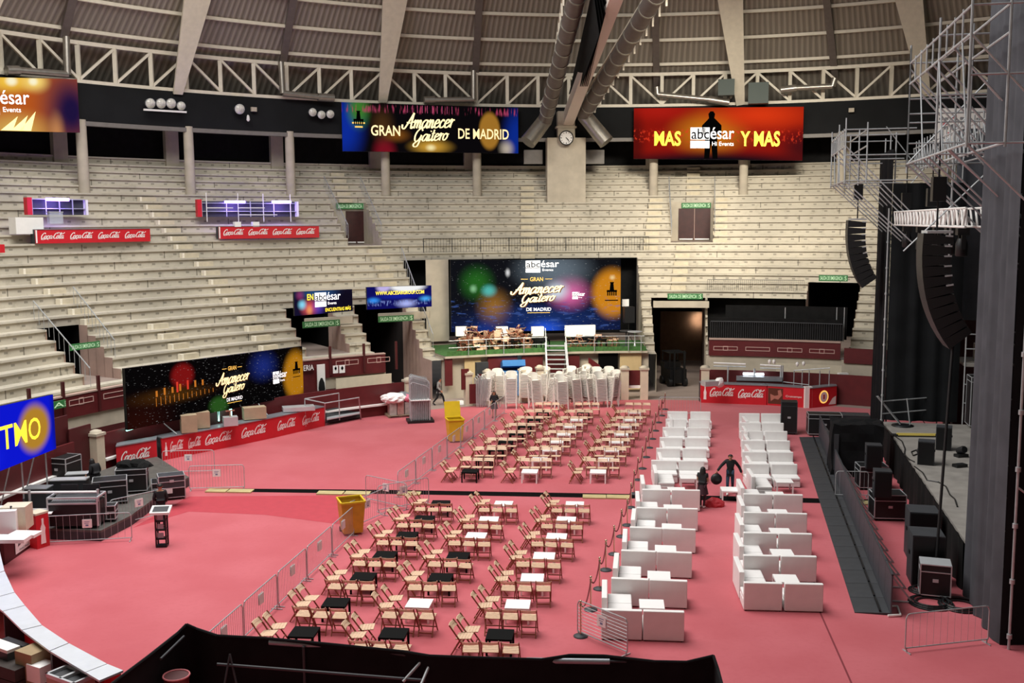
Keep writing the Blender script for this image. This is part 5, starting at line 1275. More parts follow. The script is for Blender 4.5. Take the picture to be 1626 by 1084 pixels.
# rail
t = thing('balcony_rail', 'thin grey rail along the front of the chair balcony', 'railing', pol(R_WALL - .4, (a0 + a1) / 2, BZ))
def arc_tube(t, name, r, a0, a1, z, rad, m, n=8):
    mb = MB(); mb.path([pol(r, a0 + (a1 - a0) * k / n, z) for k in range(n + 1)], rad, 6); mb.part(name, M[m], t)
for z in (.55, 1.0): arc_tube(t, 'rail', R_WALL - .4, a0 + .4, raz(868, 545, 31), BZ + z, .025, 'galv'); arc_tube(t, 'rail', R_WALL - .4, raz(898, 545, 31), a1 - .4, BZ + z, .025, 'galv')
for x in (744, 772, 800, 832, 868, 898, 944, 998, 1018):
    p = ring(x, 550, R_WALL - .4); m = MB(); m.tube((p.x, p.y, BZ), (p.x, p.y, BZ + 1.0), .025); m.part('post', M['galv'], t)
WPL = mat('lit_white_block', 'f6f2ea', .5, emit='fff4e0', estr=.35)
# warm lamp over the balcony
area_light('balcony_lamp', (1.6, 61.5, 8.4), 6, 900, (1, .9, .7), (radians(42), 0, radians(4)), 1.0)
# white plinths of the screen
for k, (x0, x1, y0, y1) in enumerate(((724, 741, 519, 530), (788, 806, 519, 530), (844, 863, 519, 530), (897, 945, 517, 530))):
    p = ring((x0 + x1) / 2, 528, 35.6); w = (ring(x1, 528, 35.6) - ring(x0, 528, 35.6)).length; h = ring(x0, y0, 35.6).z - BZ
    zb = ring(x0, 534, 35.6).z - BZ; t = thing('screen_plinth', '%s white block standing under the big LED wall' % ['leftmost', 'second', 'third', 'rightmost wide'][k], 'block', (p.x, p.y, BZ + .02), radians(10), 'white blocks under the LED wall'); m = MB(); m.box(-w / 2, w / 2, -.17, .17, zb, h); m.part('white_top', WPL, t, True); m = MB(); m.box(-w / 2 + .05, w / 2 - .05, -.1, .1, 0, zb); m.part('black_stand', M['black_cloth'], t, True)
# chairs tipped and piled on the balcony, with black tables
rnd = random.Random(11); n = 0
def bal(x, dr=0, z=0): p = ring(x, 550, 33.0 + dr); return Vector((p.x, p.y, BZ + .015 + z))
spots = []
for k in range(54):
    x = 731 + k * 2.45 if k < 46 else 905 + (k - 46) * 10.5
    lay = (0, .42, .8)[k % 3] if k < 46 else 0
    spots.append((x + rnd.uniform(-2, 2), rnd.uniform(-.5, .6), lay, rnd.choice((0, .3, 1.5, 1.9, .8)) if k < 46 else rnd.choice((0, 0, .2)), rnd.uniform(0, 360)))
for x, dr, z, tl, rz in spots:
    z *= .55 if 830 < x < 905 else 1
    loc = bal(x, dr, z); o = dup(CHAIR0, loc, 0, 'pale folding chair %s on the turf balcony' % ('tipped over' if tl > 1 else 'piled on others' if z else 'standing'), 'folding chairs heaped on the balcony', rot=(tl, 0, radians(rz)))
    if tl > 1: o.location.z += .3
    n += 1
for k, (x, dr) in enumerate(((752, .9), (766, -.6), (790, .8), (815, -.5), (838, .9), (862, -.6), (935, .9), (955, -.5))):
    o = dup(TAB_B, bal(x, dr), .2 * k, 'low black table among the balcony chairs, %s from the left' % ORD[k], 'black tables on the balcony'); o.scale = (1, 1, 1.35)
t = thing('bistro_table', 'round silver bistro table at the right end of the balcony', 'table', bal(1008, -.3)); p = bal(1008, -.3)
m = MB(); m.lathe([(.5, 1.05), (.5, 1.09)], p, 20); m.part('round_top', M['alu'], t)
m = MB(); m.lathe([(.3, 0), (.08, .05), (.04, .4), (.04, .9), (.14, 1.05)], p, 14); m.part('pedestal', M['alu'], t)
t = thing('bistro_table', 'round grey bistro table just left of the silver one on the balcony', 'table', bal(994, .5)); p = bal(994, .5)
m = MB(); m.lathe([(.45, 1.02), (.45, 1.06)], p, 20); m.part('round_top', M['charcoal'], t); m = MB(); m.lathe([(.28, 0), (.05, .05), (.04, 1.02)], p, 14); m.part('pedestal', M['charcoal'], t)
t = thing('loudspeaker', 'black loudspeaker on a stand right of the big LED wall', 'loudspeaker', bal(998, 1.6)); p = bal(998, 1.6)
m = MB(); m.obox(p + Vector((0, 0, 1.5)), .7, .6, 1.1, radians(8)); m.part('enclosure', M['black_plastic'], t); m = MB(); m.tube(p, p + Vector((0, 0, 1.5)), .03); m.part('pole', M['black_metal'], t)
for k, (dx, dy) in enumerate(((.4, 0), (-.2, .35), (-.2, -.35))): m = MB(); m.tube(p + Vector((dx, dy, 0)), p + Vector((0, 0, .7)), .02); m.part('leg', M['black_metal'], t)
m = MB(); q = ring(993, 486, 37.0); m.obox(q, .5, .1, .5, radians(8)); tag(m.part('pinned_notice', M['paper']), 'grey notice pinned on the black cloth right of the LED wall', 'notice')
# front under the balcony
zt = BZ - .14
def fpanel(name, x0, x1, y0, y1, r, mtl, label=None, cat=None, group=None, th=.08):
    a = ring(x0, y1, r); b = ring(x1, y1, r); z0, z1 = max(.005, min(a.z, b.z)), ring(x0, y0, r).z
    c = (Vector((a.x, a.y, z1)), Vector((b.x, b.y, z1)), Vector((b.x, b.y, z0)), Vector((a.x, a.y, z0))); P, n_ = plane_fn(*c); m = MB(); m.prism([P(0, 0), P(1, 0), P(1, 1), P(0, 1)], -n_ * th)
    if label: return tag(m.part(name, M[mtl]), label, cat, group), P
    m.structure(name, M[mtl]); return None, P
M['cream_yellow'] = mat('cream_yellow_paint', 'c9b184', .6, var=.05)
m = MB(); wall_arc(m, 31.35, a0 - .1, a1 + .2, 0, BZ - .15, 0, .2); m.structure('wall_under_balcony', M['concrete'])
fpanel('wall_box_side', 678, 713.5, 412.5, 541, 37.4, 'concrete')
fpanel('wall_cream_patch', 738, 764, 563, 612, 31.15, 'cream_yellow'); fpanel('wall_cream_patch', 984, 1018, 560, 618, 31.15, 'cream_yellow')
fpanel('door_1', 707, 719, 566, 612, 31.0, 'maroon')
for k, (x0, x1) in enumerate(((775, 822), (829, 862), (868, 896), (898, 920))): fpanel('wall_maroon_board', x0, x1, 565, 618, 31.05, 'maroon')
fpanel('door_2', 950, 981, 561, 625, 31.1, 'black_dark')
m = MB(); a = ring(934, 622, 30.9); b = ring(952, 622, 30.0); m.prism([a, b, b + Vector((0, 0, 1.75)), a + Vector((0, 0, 2.3))], Vector((.03, .08, 0))); tag(m.part('open_door_leaf', M['maroon']), 'maroon door leaf standing open left of the black doorway', 'door')
fpanel('gate_leaf', 996, 1019, 588, 612, 28.5, 'maroon', 'small maroon gate between two white pillars', 'gate')
fpanel('gate_step', 996, 1019, 612, 616, 28.4, 'white', 'white step board at the foot of the small maroon gate', 'board')
fpanel('gate_leaf', 733, 745, 586, 618, 28.4, 'maroon', 'narrow maroon gate leaf left of the white pillar near the walking man', 'gate')
fpanel('gate_leaf', 746, 760, 610, 640, 27.9, 'maroon', 'low maroon gate leaf between the pallets and the chair stacks', 'gate')
fpanel('wall_maroon_board', 760, 782, 594, 625, 29.4, 'maroon')
m = MB(); q = ring(765, 586, 29.6); m.obox((q.x, q.y, 1.5), .8, .3, 1.0, radians(20)); tag(m.part('grey_cabinet', M['charcoal']), 'dark grey cabinet on the maroon wall left of the blue bin', 'cabinet')
for k, (x, y, r, w, lb) in enumerate(((753, 563, 31.8, .45, 'small red fire sign on the cream wall at the left end of the balcony'), (1005, 560, 31.8, .45, 'small dark red sign on the cream wall at the right end of the balcony'), (546, 588, 31.0, .5, ''), )):
    if not lb: continue
    q = ring(x, y, r - .15); m = MB(); m.obox(q + Vector((0, 0, -.3)), w, .05, .5, radians(-azof(q))); tag(m.part('fire_sign', M['red']), lb, 'sign')
# ladder stair to the balcony
t = thing('ladder_stair', 'grey metal stair rising to the balcony behind the stacked chairs', 'stairs', ring(885, 600, 29.5))
p0, p1 = ring(869, 612, 28.4), ring(866, 545, R_WALL - .55); q0, q1 = ring(903, 612, 28.4), ring(897, 545, R_WALL - .55)
for (a, b) in ((p0, p1), (q0, q1)):
    m = MB(); m.bar(a, b, .08, .22); m.part('stringer', M['galv'], t); m = MB(); m.bar(a + Vector((0, 0, 1)), b + Vector((0, 0, 1)), .05, .05); m.part('handrail', M['galv'], t)
for k in range(9): m = MB(); f = (k + .5) / 9; m.bar(p0.lerp(p1, f), q0.lerp(q1, f), .26, .05); m.part('tread', M['alu'], t)
# blue bin behind the stacks
p = fl(815, 630); t = thing('blue_bin', 'large blue plastic bin with raised lid behind the chair stacks', 'bin', p, radians(10))
M['blue'] = mat('blue_plastic', '2f74b5', .45, var=.08)
m = MB(); m.add([(x * w, y * w * .8, z) for z, w in ((.15, .5), (1.75, .68)) for x, y in ((-1, -1), (1, -1), (1, 1), (-1, 1))], [(0, 1, 5, 4), (1, 2, 6, 5), (2, 3, 7, 6), (3, 0, 4, 7), (3, 2, 1, 0), (4, 5, 6, 7)]); m.part('body', M['blue'], t, True)
m = MB(); m.T = Matrix.Translation((0, .2, 1.9)) @ Matrix.Rotation(radians(-18), 4, 'X'); m.box(-.75, .75, -.6, .5, 0, .4); m.part('lid', M['blue'], t, True)
for s in (-1, 1): m = MB(); m.T = Matrix.Translation((s * .4, 0, .08)) @ Matrix.Rotation(pi / 2, 4, 'Y'); m.lathe([(.08, -.03), (.08, .03)], (0, 0, 0), 12); m.part('wheel', M['black_plastic'], t, True)
# stored folded barriers next to the chairs
t = thing('barrier_bundle', 'bundle of folded grey barriers standing left of the chair stacks', 'barriers', fl(764, 645), radians(15))
for k in range(7):
    x = -.35 + .11 * k; m = MB(); m.path([(x, -.4, .05), (x, -.4, 1.7 + .1 * (k % 3)), (x + .02, .4, 1.75 + .1 * (k % 3)), (x, .4, .05)], .025, 6)
    for q in range(5): m.tube((x, -.3 + .15 * q, .1), (x, -.3 + .15 * q, 1.7), .01, 4)
    m.part('barrier', M['galv'], t, True)

# ------------------------------------------------------------------ drinks bars
M['counter_grey'] = mat('grey_counter_top', '8f949a', .35, metal=.4, var=.08)
M['coke_white'] = mat('white_print', 'f3e6e4', .6)
M['tube_purple'] = mat('violet_tube', 'c8b8ff', .4, emit='7a5cff', estr=14)
M['tube_white'] = mat('white_tube', 'ffffff', .4, emit='e8f4ff', estr=6)
M['tube_teal'] = mat('teal_tube', 'c8fff0', .4, emit='9af5e0', estr=4)
def coke(t, P, u0, u1, v0, v1, rise=0.0):
    m = MB(); put2d(m, script_shape(COKE, .32, .42), P, u0, u1, v0, v1, .012, rise=rise); m.part('script_lettering', M['coke_white'], t)
def bottle2d(t, P, u, v0, v1, w):
    h = v1 - v0; m = MB(); poly2d(m, P, [(u - w, v0), (u + w, v0), (u + w * .85, v0 + h * .3), (u + w, v0 + h * .55), (u + w * .35, v0 + h * .8), (u + w * .35, v1), (u - w * .35, v1), (u - w * .35, v0 + h * .8), (u - w, v0 + h * .55), (u - w * .85, v0 + h * .3)], .012); m.part('bottle_print', M['coke_white'], t)
def bar_unit(label, A, B, h, back, prints, zt=None, top='counter_grey', depth=.75, z0=0.0, cat='bar counter', group=None, face='red'):
    """counter from floor point A to B, back: horizontal vector away from the customers; prints: ('coke',u0,u1) ..."""
    A, B = Vector((A[0], A[1], z0)), Vector((B[0], B[1], z0)); bk = Vector(back).normalized() * depth; H = Vector((0, 0, h))
    t = thing('bar_counter', label, cat, (A + B) / 2, 0, group)
    m = MB(); m.prism([A, B, B + H * .96, A + H * .96], bk * .12); m.part('front_panel', M[face], t)
    m = MB(); m.prism([A + H * .96 - bk * .06, B + H * .96 - bk * .06, B + H * .96 + bk, A + H * .96 + bk], (0, 0, h * .04)); m.part('worktop', M[top], t)
    for q, s in ((A, 1), (B, -1)):
        d = (B - A).normalized() * .04 * s; m = MB(); m.prism([q + bk * .13, q + bk * .95, q + bk * .95 + H * .95, q + bk * .13 + H * .95], d); m.part('end_panel', M['charcoal'], t)
    P, n = plane_fn(A + H * .94, B + H * .94, B + H * .04, A + H * .04)
    return t, P
# left bar: panels from the near end to the ramp
pts = [(258, 731), (320, 718.5), (378, 707), (432, 695.5), (516, 676)]
fpt = [fl(*q) for q in pts]; ctr = Vector((XC, YC, 0))
for k in range(4):
    a, b = fpt[k], fpt[k + 1]; d = (b - a); nb = Vector((d.y, -d.x, 0)); nb = nb if nb.dot(a - ctr) > 0 else -nb
    t, P = bar_unit('red drinks counter with white script along the left fence, %s from the near end' % ORD[k], a, b, 1.12, nb, None, group='left bar counters')
    nlog = 2 if k in (0, 3) else 1; 
    for q in range(nlog):
        u0 = (.1 if k else .2) + q * (.46 if nlog == 2 else 0); w = .34 if nlog == 2 else .75
        coke(t, P, u0, u0 + w, .26, .82)
    if k == 0: bottle2d(t, P, .1, .15, .8, .03)
a, b = fl(186, 750), fl(250, 738); nb = Vector((-.3, 1, 0))
t, P = bar_unit('red counter facing the flight cases at the near end of the left bar', a, b, 1.25, nb, None); coke(t, P, .1, .85, .3, .8)
# bits on and behind the left bar
def onbar(x, y, z=1.16): return fl(x, y, z)
for k, (x, y, w, h, lb) in enumerate(((300, 685, .75, .85, 'tan carton on the left bar, left of two'), (321, 678, .7, .8, 'tan carton on the left bar, right of two'), (404, 664, 1.15, .62, 'long tan carton farther along the left bar'))):
    c = onbar(x, y); m = MB(); m.obox(c, w, .6, h, radians(25)); tag(m.part('carton', mat('tan_cardboard', 'a8957a', .8, var=.08)), lb, 'box', 'cartons on the left bar')
c = onbar(474, 651); m = MB(); m.obox(c, 1.7, .8, .22, radians(18)); tag(m.part('metal_tray', M['alu']), 'pale metal tray near the far end of the left bar', 'tray')
def tube_light(p, q, mtl, label, r=.05):
    t = thing('tube_light', label, 'light', p); m = MB(); m.tube(p, q, r, 8); m.part('glowing_tube', M[mtl], t)
    m = MB(); m.bar(p + Vector((0, 0, .07)), q + Vector((0, 0, .07)), .06, .05); m.part('fitting', M['white'], t)
tube_light(ring(201, 683, 27.75), ring(236, 672, 27.75), 'tube_teal', 'slanting white tube light under the long LED screen, near end')
tube_light(ring(366, 645, 27.7), ring(366.5, 672, 27.4), 'tube_teal', 'upright teal tube light on the left bar', .07)
tube_light(ring(347, 645, 27.75), ring(347.5, 668, 27.45), 'tube_teal', 'dimmer upright teal tube light left of the brighter one on the bar', .04)
t = thing('soda_tower', 'shiny drink dispenser on the left bar under the teal light', 'dispenser', onbar(366, 675)); c = onbar(366, 675)
m = MB(); m.obox(c, .7, .5, .45, .4); m.part('body', M['alu'], t); m = MB(); m.tube(c + Vector((0, 0, .45)), c + Vector((0, 0, .75)), .05, 8); m.part('tap_column', M['chrome'], t); m = MB(); m.bar(c + Vector((-.2, -.1, .75)), c + Vector((.2, .1, .75)), .06, .06); m.part('tap_bar', M['chrome'], t)
# stand posts of the long screen
t = thing('screen_stand', 'grey raking props holding the long LED screen above the left bar', 'stand', fl(300, 690))
for (x, y, zz) in ((255, 668, 1.7), (400, 628, 1.7)):
    a = ring(x, y, 28.2); tubes(t, 'post', [(Vector((a.x, a.y, 0)), a)], .035); tubes(t, 'prop', [(a, Vector((a.x + .9, a.y - .4, 1.15)))], .03)
# boards and words on the far left wall
p = fpanel('notice_board', 505, 517, 579, 619, 30.4, 'white', 'white board with fire sign on the left wall beside the long screen', 'board')[0]
fpanel('door_3', 478, 504, 586, 622, 30.7, 'maroon')
tq, P = fpanel('letter_strip', 481, 499, 579, 588, 30.5, 'maroon_dark', 'dark strip with the end of a painted word, right of the long screen', 'sign')
m = MB(); put2d(m, text_shape('ERIA', .03), P, .05, .95, .1, .9, .02); inv = wmat(tq).inverted(); m.part('lettering', M['paper'], tq)
for k, (x0, x1) in enumerate(((529, 537), (539, 548))):
    tq, P = fpanel('pinned_notice', x0, x1, 580.5 - k * .6, 592 - k * .6, 30.7, 'paper', ('left white notice with a cross on the maroon parapet', 'right white notice with lines on the maroon parapet')[k], 'notice', 'notices on the parapet', .02)
    m = MB(); rect2d(m, P, .3, .7, .5, .75); rect2d(m, P, .42, .58, .38, .88); m.part('printed_mark', M['ink'], tq)
m = MB(); a = ring(511, 612, 30.2); m.lathe([(.12, -.45), (.2, -.2), (.16, .2), (.05, .45)], a, 10); tag(m.part('hanging_coat', M['black_cloth']), 'black coat hanging on the white board by the left wall', 'coat')
fpanel('wall_white_strip', 534, 622, 601, 615, 30.8, 'cream')
# steel ramp and steps at the end of the bar
t = thing('metal_ramp', 'grey metal steps and ramp with handrails at the end of the left bar', 'ramp', fl(545, 668))
a, b, c_, d = fl(518, 673), fl(573, 664), fl(573, 640, .8), fl(518, 650, .8)
m = MB(); m.prism([fl(517, 646, .85), fl(573, 637, .85), fl(573, 632, .85), fl(517, 640, .85)], (0, 0, .06)); m.part('deck', M['alu'], t)
m = MB(); m.prism([fl(519, 667, .35), fl(572, 657, .35), fl(572, 653, .35), fl(519, 662, .35)], (0, 0, .06)); m.part('step', M['alu'], t)
m = MB(); m.prism([fl(573, 662, .02), fl(614, 648, .02), fl(618, 641, .3), fl(573, 640, .85)], (0, .1, -.05)); m.part('ramp_plate', M['galv'], t)
m = MB(); m.prism([fl(518, 672, .1), fl(573, 662, .1), fl(573, 640, .8), fl(518, 650, .8)], (0, .06, 0)); m.part('riser_sheet', M['charcoal'], t)
r1 = [fl(516, 640, 1.7), fl(570, 631, 1.75)]; r2 = [fl(484, 633, 1.75), fl(538, 624, 1.75)]
tubes(t, 'handrail', [(r1[0], r1[1]), (r2[0], r2[1]), (r1[0], r2[0])], .035)
tubes(t, 'rail_post', [(fl(516, 673), r1[0]), (fl(573, 665), r1[1]), (Vector((r2[0].x, r2[0].y, .2)), r2[0]), (Vector((r2[1].x, r2[1].y, .2)), r2[1])], .03)

fpanel('gate_leaf', 87, 112, 664, 742, 28.3, 'maroon_dark', 'tall dark brown gate leaf beside the blue LED screen', 'gate'); fpanel('gate_leaf', 113, 148, 681, 745, 28.15, 'maroon_dark', 'lower dark brown gate leaf left of the white pillar by the flight cases', 'gate')
# far right bar
M['pulse'] = mat('brown_print', '5a2a18', .6)
A0_, A1_, A2_, A3_ = fl(1112, 639), fl(1217, 643), fl(1277, 647), None
t, P = bar_unit('long red drinks counter with white script at the far right', A0_, A1_, 1.25, (.05, 1, 0), None); bottle2d(t, P, .07, .15, .88, .022); coke(t, P, .14, .52, .3, .85); coke(t, P, .57, .97, .28, .82)
t, P = bar_unit('red drinks counter with a dark photo and a small word, right of the scripted one', fl(1218, 643), A2_, 1.25, (.05, 1, 0), None)
m = MB(); rect2d(m, P, .02, .42, .06, .92); m.part('photo_print', M['pulse'], t)
m = MB(); poly2d(m, P, [(.1, .2), (.2, .35), (.3, .3), (.4, .55), (.36, .85), (.28, .8), (.3, .55), (.2, .5), (.08, .6)], .02); m.part('photo_figure', mat('skin_print', 'b07060', .6), t)
m = MB(); put2d(m, text_shape('Cruzcampo', .015), P, .5, .93, .44, .58); m.part('lettering', M['coke_white'], t)
t, P = bar_unit('angled red counter with round beer emblem at the far right', fl(1285, 648), fl(1328, 643.5), 1.25, (.2, 1, 0), None)
m = MB(); vs = [(.52 + .17 * cos(k * pi / 10), .5 + .36 * sin(k * pi / 10)) for k in range(20)]; poly2d(m, P, vs, .012); m.part('round_emblem', M['gold'], t)
m = MB(); vs = [(.52 + .13 * cos(k * pi / 10), .5 + .28 * sin(k * pi / 10)) for k in range(20)]; poly2d(m, P, vs, .02); poly2d(m, P, [(.7, .05), (.97, .05), (.97, .5), (.85, .4)], .012); m.part('emblem_field', M['coke_white'], t)
m = MB(); poly2d(m, P, [(.49, .38), (.55, .38), (.545, .56), (.56, .62), (.48, .62), (.495, .56)], .026); m.part('emblem_figure', M['red'], t)
c = fl(1282, 647); m = MB(); m.obox(c, .45, .3, 1.3, .1); tag(m.part('white_post', M['white']), 'white post between the two right red counters', 'post')
c = fl(1337, 637); m = MB(); m.obox(c, .28, .28, 1.75, .1); m.obox(c + Vector((0, 0, 1.7)), .6, .3, .1, .1); tag(m.part('white_post', M['white']), 'white post with a cross cap right of the beer counter', 'post')
# equipment behind the right bar
yb = 64.3
def sb(x, y, Y=None): return ring(x, y, 28.5)
t = thing('bar_canopy', 'chrome light rails on posts behind the far right bar', 'frame', Vector((sb(1195, 590).x, sb(1195, 590).y, 0)))
for (x0, x1, y) in ((1133, 1184, 576), (1207, 1240, 579)): tubes(t, 'rail', [(sb(x0, y), sb(x1, y + 2))], .06, 'white'); tubes(t, 'rail', [(sb(x0, y + 5), sb(x1, y + 6))], .04, 'galv')
for x in (1156, 1240, 1243): q = sb(x, 580); tubes(t, 'post', [(Vector((q.x, q.y, 0)), q)], .05, 'galv')
t = thing('rail_frame', 'grey handrail frame behind the right beer counter', 'railing', Vector((sb(1290, 590).x, sb(1290, 590).y, 0)))
for x in (1261, 1274, 1285, 1302, 1317): q = sb(x, 588); tubes(t, 'post', [(Vector((q.x, q.y, 0)), q)], .03)
tubes(t, 'rail', [(sb(1243, 606), sb(1285, 611)), (sb(1261, 588), sb(1318, 584))], .03)
for k, (x, y) in enumerate(((1222, 574), (1229, 574), (1266, 578), (1276, 577))):
    q = sb(x, y); m = MB(); m.lathe([(.03, -.15), (.1, -.05), (.1, .08), (.02, .14)], q, 8); tag(m.part('globe_lamp', M['white']), 'small white globe lamp above the far right bar, %s from the left' % ORD[k], 'lamp', 'globe lamps over the right bar')
tube_light(sb(1180, 593, 63.6), sb(1196, 593.5, 63.6), 'tube_white', 'left half of the bright white tube over the far right bar', .08); tube_light(sb(1200, 594, 63.6), sb(1213, 594, 63.6), 'tube_white', 'right half of the bright white tube over the far right bar', .08)
fpanel('wall_white_strip', 1232, 1336, 576, 592, 30.4, 'cream')
q = sb(1198, 585, 63.7); m = MB(); m.tube((q.x, q.y, 0), q, .07, 8); tag(m.part('lamp_post', M['galv']), 'post carrying the bright tube over the far right bar', 'post')
t = thing('back_counter', 'glass-fronted chiller counter behind the far right bar', 'counter', Vector((sb(1205, 605).x, sb(1205, 605).y, 0)))
a, b = sb(1167, 604), sb(1242, 610); m = MB(); m.obox(((a.x + b.x) / 2, (a.y + b.y) / 2 - .1, .0), b.x - a.x, .4, 1.35, -.2); m.part('body', M['maroon_dark'], t); m = MB(); m.obox(((a.x + b.x) / 2, (a.y + b.y) / 2 - .15, 1.35), b.x - a.x, .45, .25, -.2); m.part('glass_top', M['counter_grey'], t)
c = fl(1127, 612, 1.3); m = MB(); m.obox(c, .9, .6, .3, .3); tag(m.part('sink_unit', M['alu']), 'metal sink on the left end of the far right bar', 'sink')
t = thing('paper_pile', 'crumpled white bag on the far right bar', 'bag', fl(1142, 612, 1.28)); c = fl(1142, 612, 1.28); m = MB(); bm = bmesh.new(); bmesh.ops.create_icosphere(bm, subdivisions=2, radius=.3)
for v in bm.verts: v.co *= .8 + .4 * random.random()
m.add([c + v.co + Vector((0, 0, .2)) for v in bm.verts], [tuple(v.index for v in f.verts) for f in bm.faces]); bm.free(); m.part('bag', M['paper'], t)

# ------------------------------------------------------------------ palco with black cloth and rail (right)
t = thing('palco_rail', 'black railing with black cloth above the right maroon parapet', 'railing', pol(R_WALL, 15, 3.65))
pa0, pa1 = raz(1128, 540, 31), raz(1337, 540, 31)
m = MB(); wall_arc(m, R_WALL + .12, pa0, pa1, 3.66, 5.0, 0, .04); m.part('cloth', M['black_cloth'], t)
arc_tube(t, 'top_rail', R_WALL - .02, pa0, pa1, 4.75, .03, 'charcoal')
for k in range(60):
    a = pa0 + (pa1 - pa0) * k / 59; m = MB(); m.tube(pol(R_WALL - .02, a, 3.66), pol(R_WALL - .02, a, 4.75), .014, 4); m.part('baluster', M['charcoal'], t)
m = MB(); wall_arc(m, R_WALL + .9, raz(1152, 500, 32), raz(1345, 500, 32), 3.66, 5.75, 0, .05); tag(m.part('cloth_screen', M['black_cloth']), 'black cloth screen behind the right palco railing', 'cloth')
for k, x in enumerate((1247, 1329, 1341)): p = ring(x, 488, R_WALL + .6); tubes(t, 'frame_post', [(Vector((p.x, p.y, 3.6)), Vector((p.x, p.y, p.z)))], .03)
# machine in the dark tunnel
t = thing('fork_lift', 'dark forklift parked in the right tunnel', 'vehicle', Vector((atY(1070, 560, 70).x, 70, 0)), radians(12))
m = MB(); m.box(-.6, .6, -.9, .9, .25, 1.2); m.part('chassis', M['black_metal'], t, True); m = MB(); m.box(-.6, .6, .2, 1.0, 1.2, 1.6); m.part('counterweight', M['black_plastic'], t, True)
for x in (-.55, .55):
    for y in (-.7, .7): m = MB(); m.bar((x, y, 1.2), (x, y, 2.3), .07, .07); m.part('roof_post', M['black_metal'], t, True); m = MB(); m.T = Matrix.Translation((x, y, .3)) @ Matrix.Rotation(pi / 2, 4, 'Y'); m.lathe([(.3, -.12), (.3, .12)], (0, 0, 0), 14); m.part('wheel', M['black_plastic'], t, True)
m = MB(); m.box(-.62, .62, -.75, .75, 2.3, 2.36); m.part('overhead_guard', M['black_metal'], t, True)
for x in (-.35, .35): m = MB(); m.bar((x, -1.05, .1), (x, -1.05, 2.5), .1, .1); m.part('mast', M['black_metal'], t, True)
p = atY(1110, 508, 82); l = area_light('tunnel_daylight', (p.x, p.y, p.z), 1.2, 14, (1, .85, .7), (radians(80), 0, 0))
m = MB(); a = ring(1082, 520, 47.0); m.obox((a.x, a.y, .0), 3.4, .1, 4.0, radians(-8)); m.structure('wall_tunnel_partition', mat('tan_partition', '8a6a52', .8, var=.1))

# ------------------------------------------------------------------ upper refreshment stands on the tiers
def upper_stand(tag_, x0, x1, yt, yb, n, lb, r=41.6):
    a, b = ring(x0, yb, r), ring(x1, yb, r); h = ring(x0, yt, r).z - a.z; z = min(a.z, b.z); nb = Vector(((a.x + b.x) / 2 - XC, (a.y + b.y) / 2 - YC, 0))
    t, P = bar_unit(lb, (a.x, a.y), (b.x, b.y), h, nb, None, z0=z, depth=.6)
    for q in range(n): u = .04 + q * (.96 / n); coke(t, P, u, u + .8 / n, .22, .82)
    m = MB(); rect2d(m, P, 0, .012, 0, 1, .014); m.part('white_edge', M['coke_white'], t)
    return P
upper_stand('a', 57, 239, 360, 383, 4, 'red counter with white script on the tiers, farther left')
upper_stand('b', 348, 507, 356.5, 377, 4, 'red counter with white script on the tiers, left of the upper door')
def tier_box(x0, x1, y0, y1, r, d, mtl, label, cat, name):
    a, b = ring(x0, y1, r), ring(x1, y1, r); z1 = ring(x0, y0, r).z; w = (b - a).length; c = (a + b) / 2
    c += Vector((c.x - XC, c.y - YC, 0)).normalized() * d / 2; m = MB(); m.obox((c.x, c.y, min(a.z, b.z)), w, d, z1 - min(a.z, b.z), radians(-azof(c))); return tag(m.part(name, M[mtl]), label, cat)
tier_box(26, 70, 345, 371, 41.9, .7, 'white', 'white chest freezer left of the far left script counter', 'freezer', 'chest_freezer')
tier_box(0, 8, 388, 401, 41.0, .4, 'red', 'red and white stand end at the left edge of the frame', 'stand', 'stand_end')
for k, (x0, x1, y0, y1, lb) in enumerate(((50, 135, 316, 341, 'dark shelving niche under the far left violet light'), (320, 470, 319, 344, 'shelving niche under the two violet lights'))):
    r = 43.4; a, b = ring(x0, y1, r), ring(x1, y1, r); z0, z1 = min(a.z, b.z), ring(x0, y0, r).z; w = (b - a).length; c = (a + b) / 2
    t = thing('shelf_unit', lb, 'shelves', (c.x, c.y, z0), radians(-azof(c)))
    m = MB(); m.box(-w / 2, w / 2, .15, .25, 0, z1 - z0); m.part('back_board', M['charcoal'], t, True)
    m = MB(); m.box(-w / 2 - .3, -w / 2, -.15, .25, 0, z1 - z0 + .1); m.part('red_side', M['red'], t, True)
    m = MB(); m.box(w / 2, w / 2 + .15, -.15, .25, 0, z1 - z0); m.part('white_side', M['white'], t, True)
    for q in range(2): m = MB(); m.box(-w / 2, w / 2, -.12, .15, .35 + .55 * q, .39 + .55 * q); m.part('shelf', M['alu'], t, True)
    for q in range(5): m = MB(); xx = -w / 2 + w * q / 4; m.bar((xx, -.12, 0), (xx, -.12, z1 - z0), .05, .05); m.part('upright', M['alu'], t, True)
for k, (x0, x1, y) in enumerate(((73, 109, 316.5), (357, 389, 320.5), (432, 462, 320.5))):
    p, q = ring(x0, y, 42.9), ring(x1, y, 42.9); q.z = p.z; tube_light(p, q, 'tube_purple', ('violet tube light over the far left upper stand', 'left violet tube light over the second upper stand', 'right violet tube light over the second upper stand')[k], .09)
    c = (p + q) / 2
    l = bpy.data.lights.new('violet_glow', 'POINT'); l.energy = 160; l.color = (.35, .22, 1); l.shadow_soft_size = .5; o = bpy.data.objects.new('violet_glow', l); o.location = c + Vector((XC - c.x, YC - c.y, 0)).normalized() * .35 + Vector((0, 0, -.2)); COL.objects.link(o)
t = thing('glass_cabinet', 'glass display box between freezer and counter on the far left tiers', 'display case', ring(88, 355, 42.2)); c = ring(88, 355, 42.2)
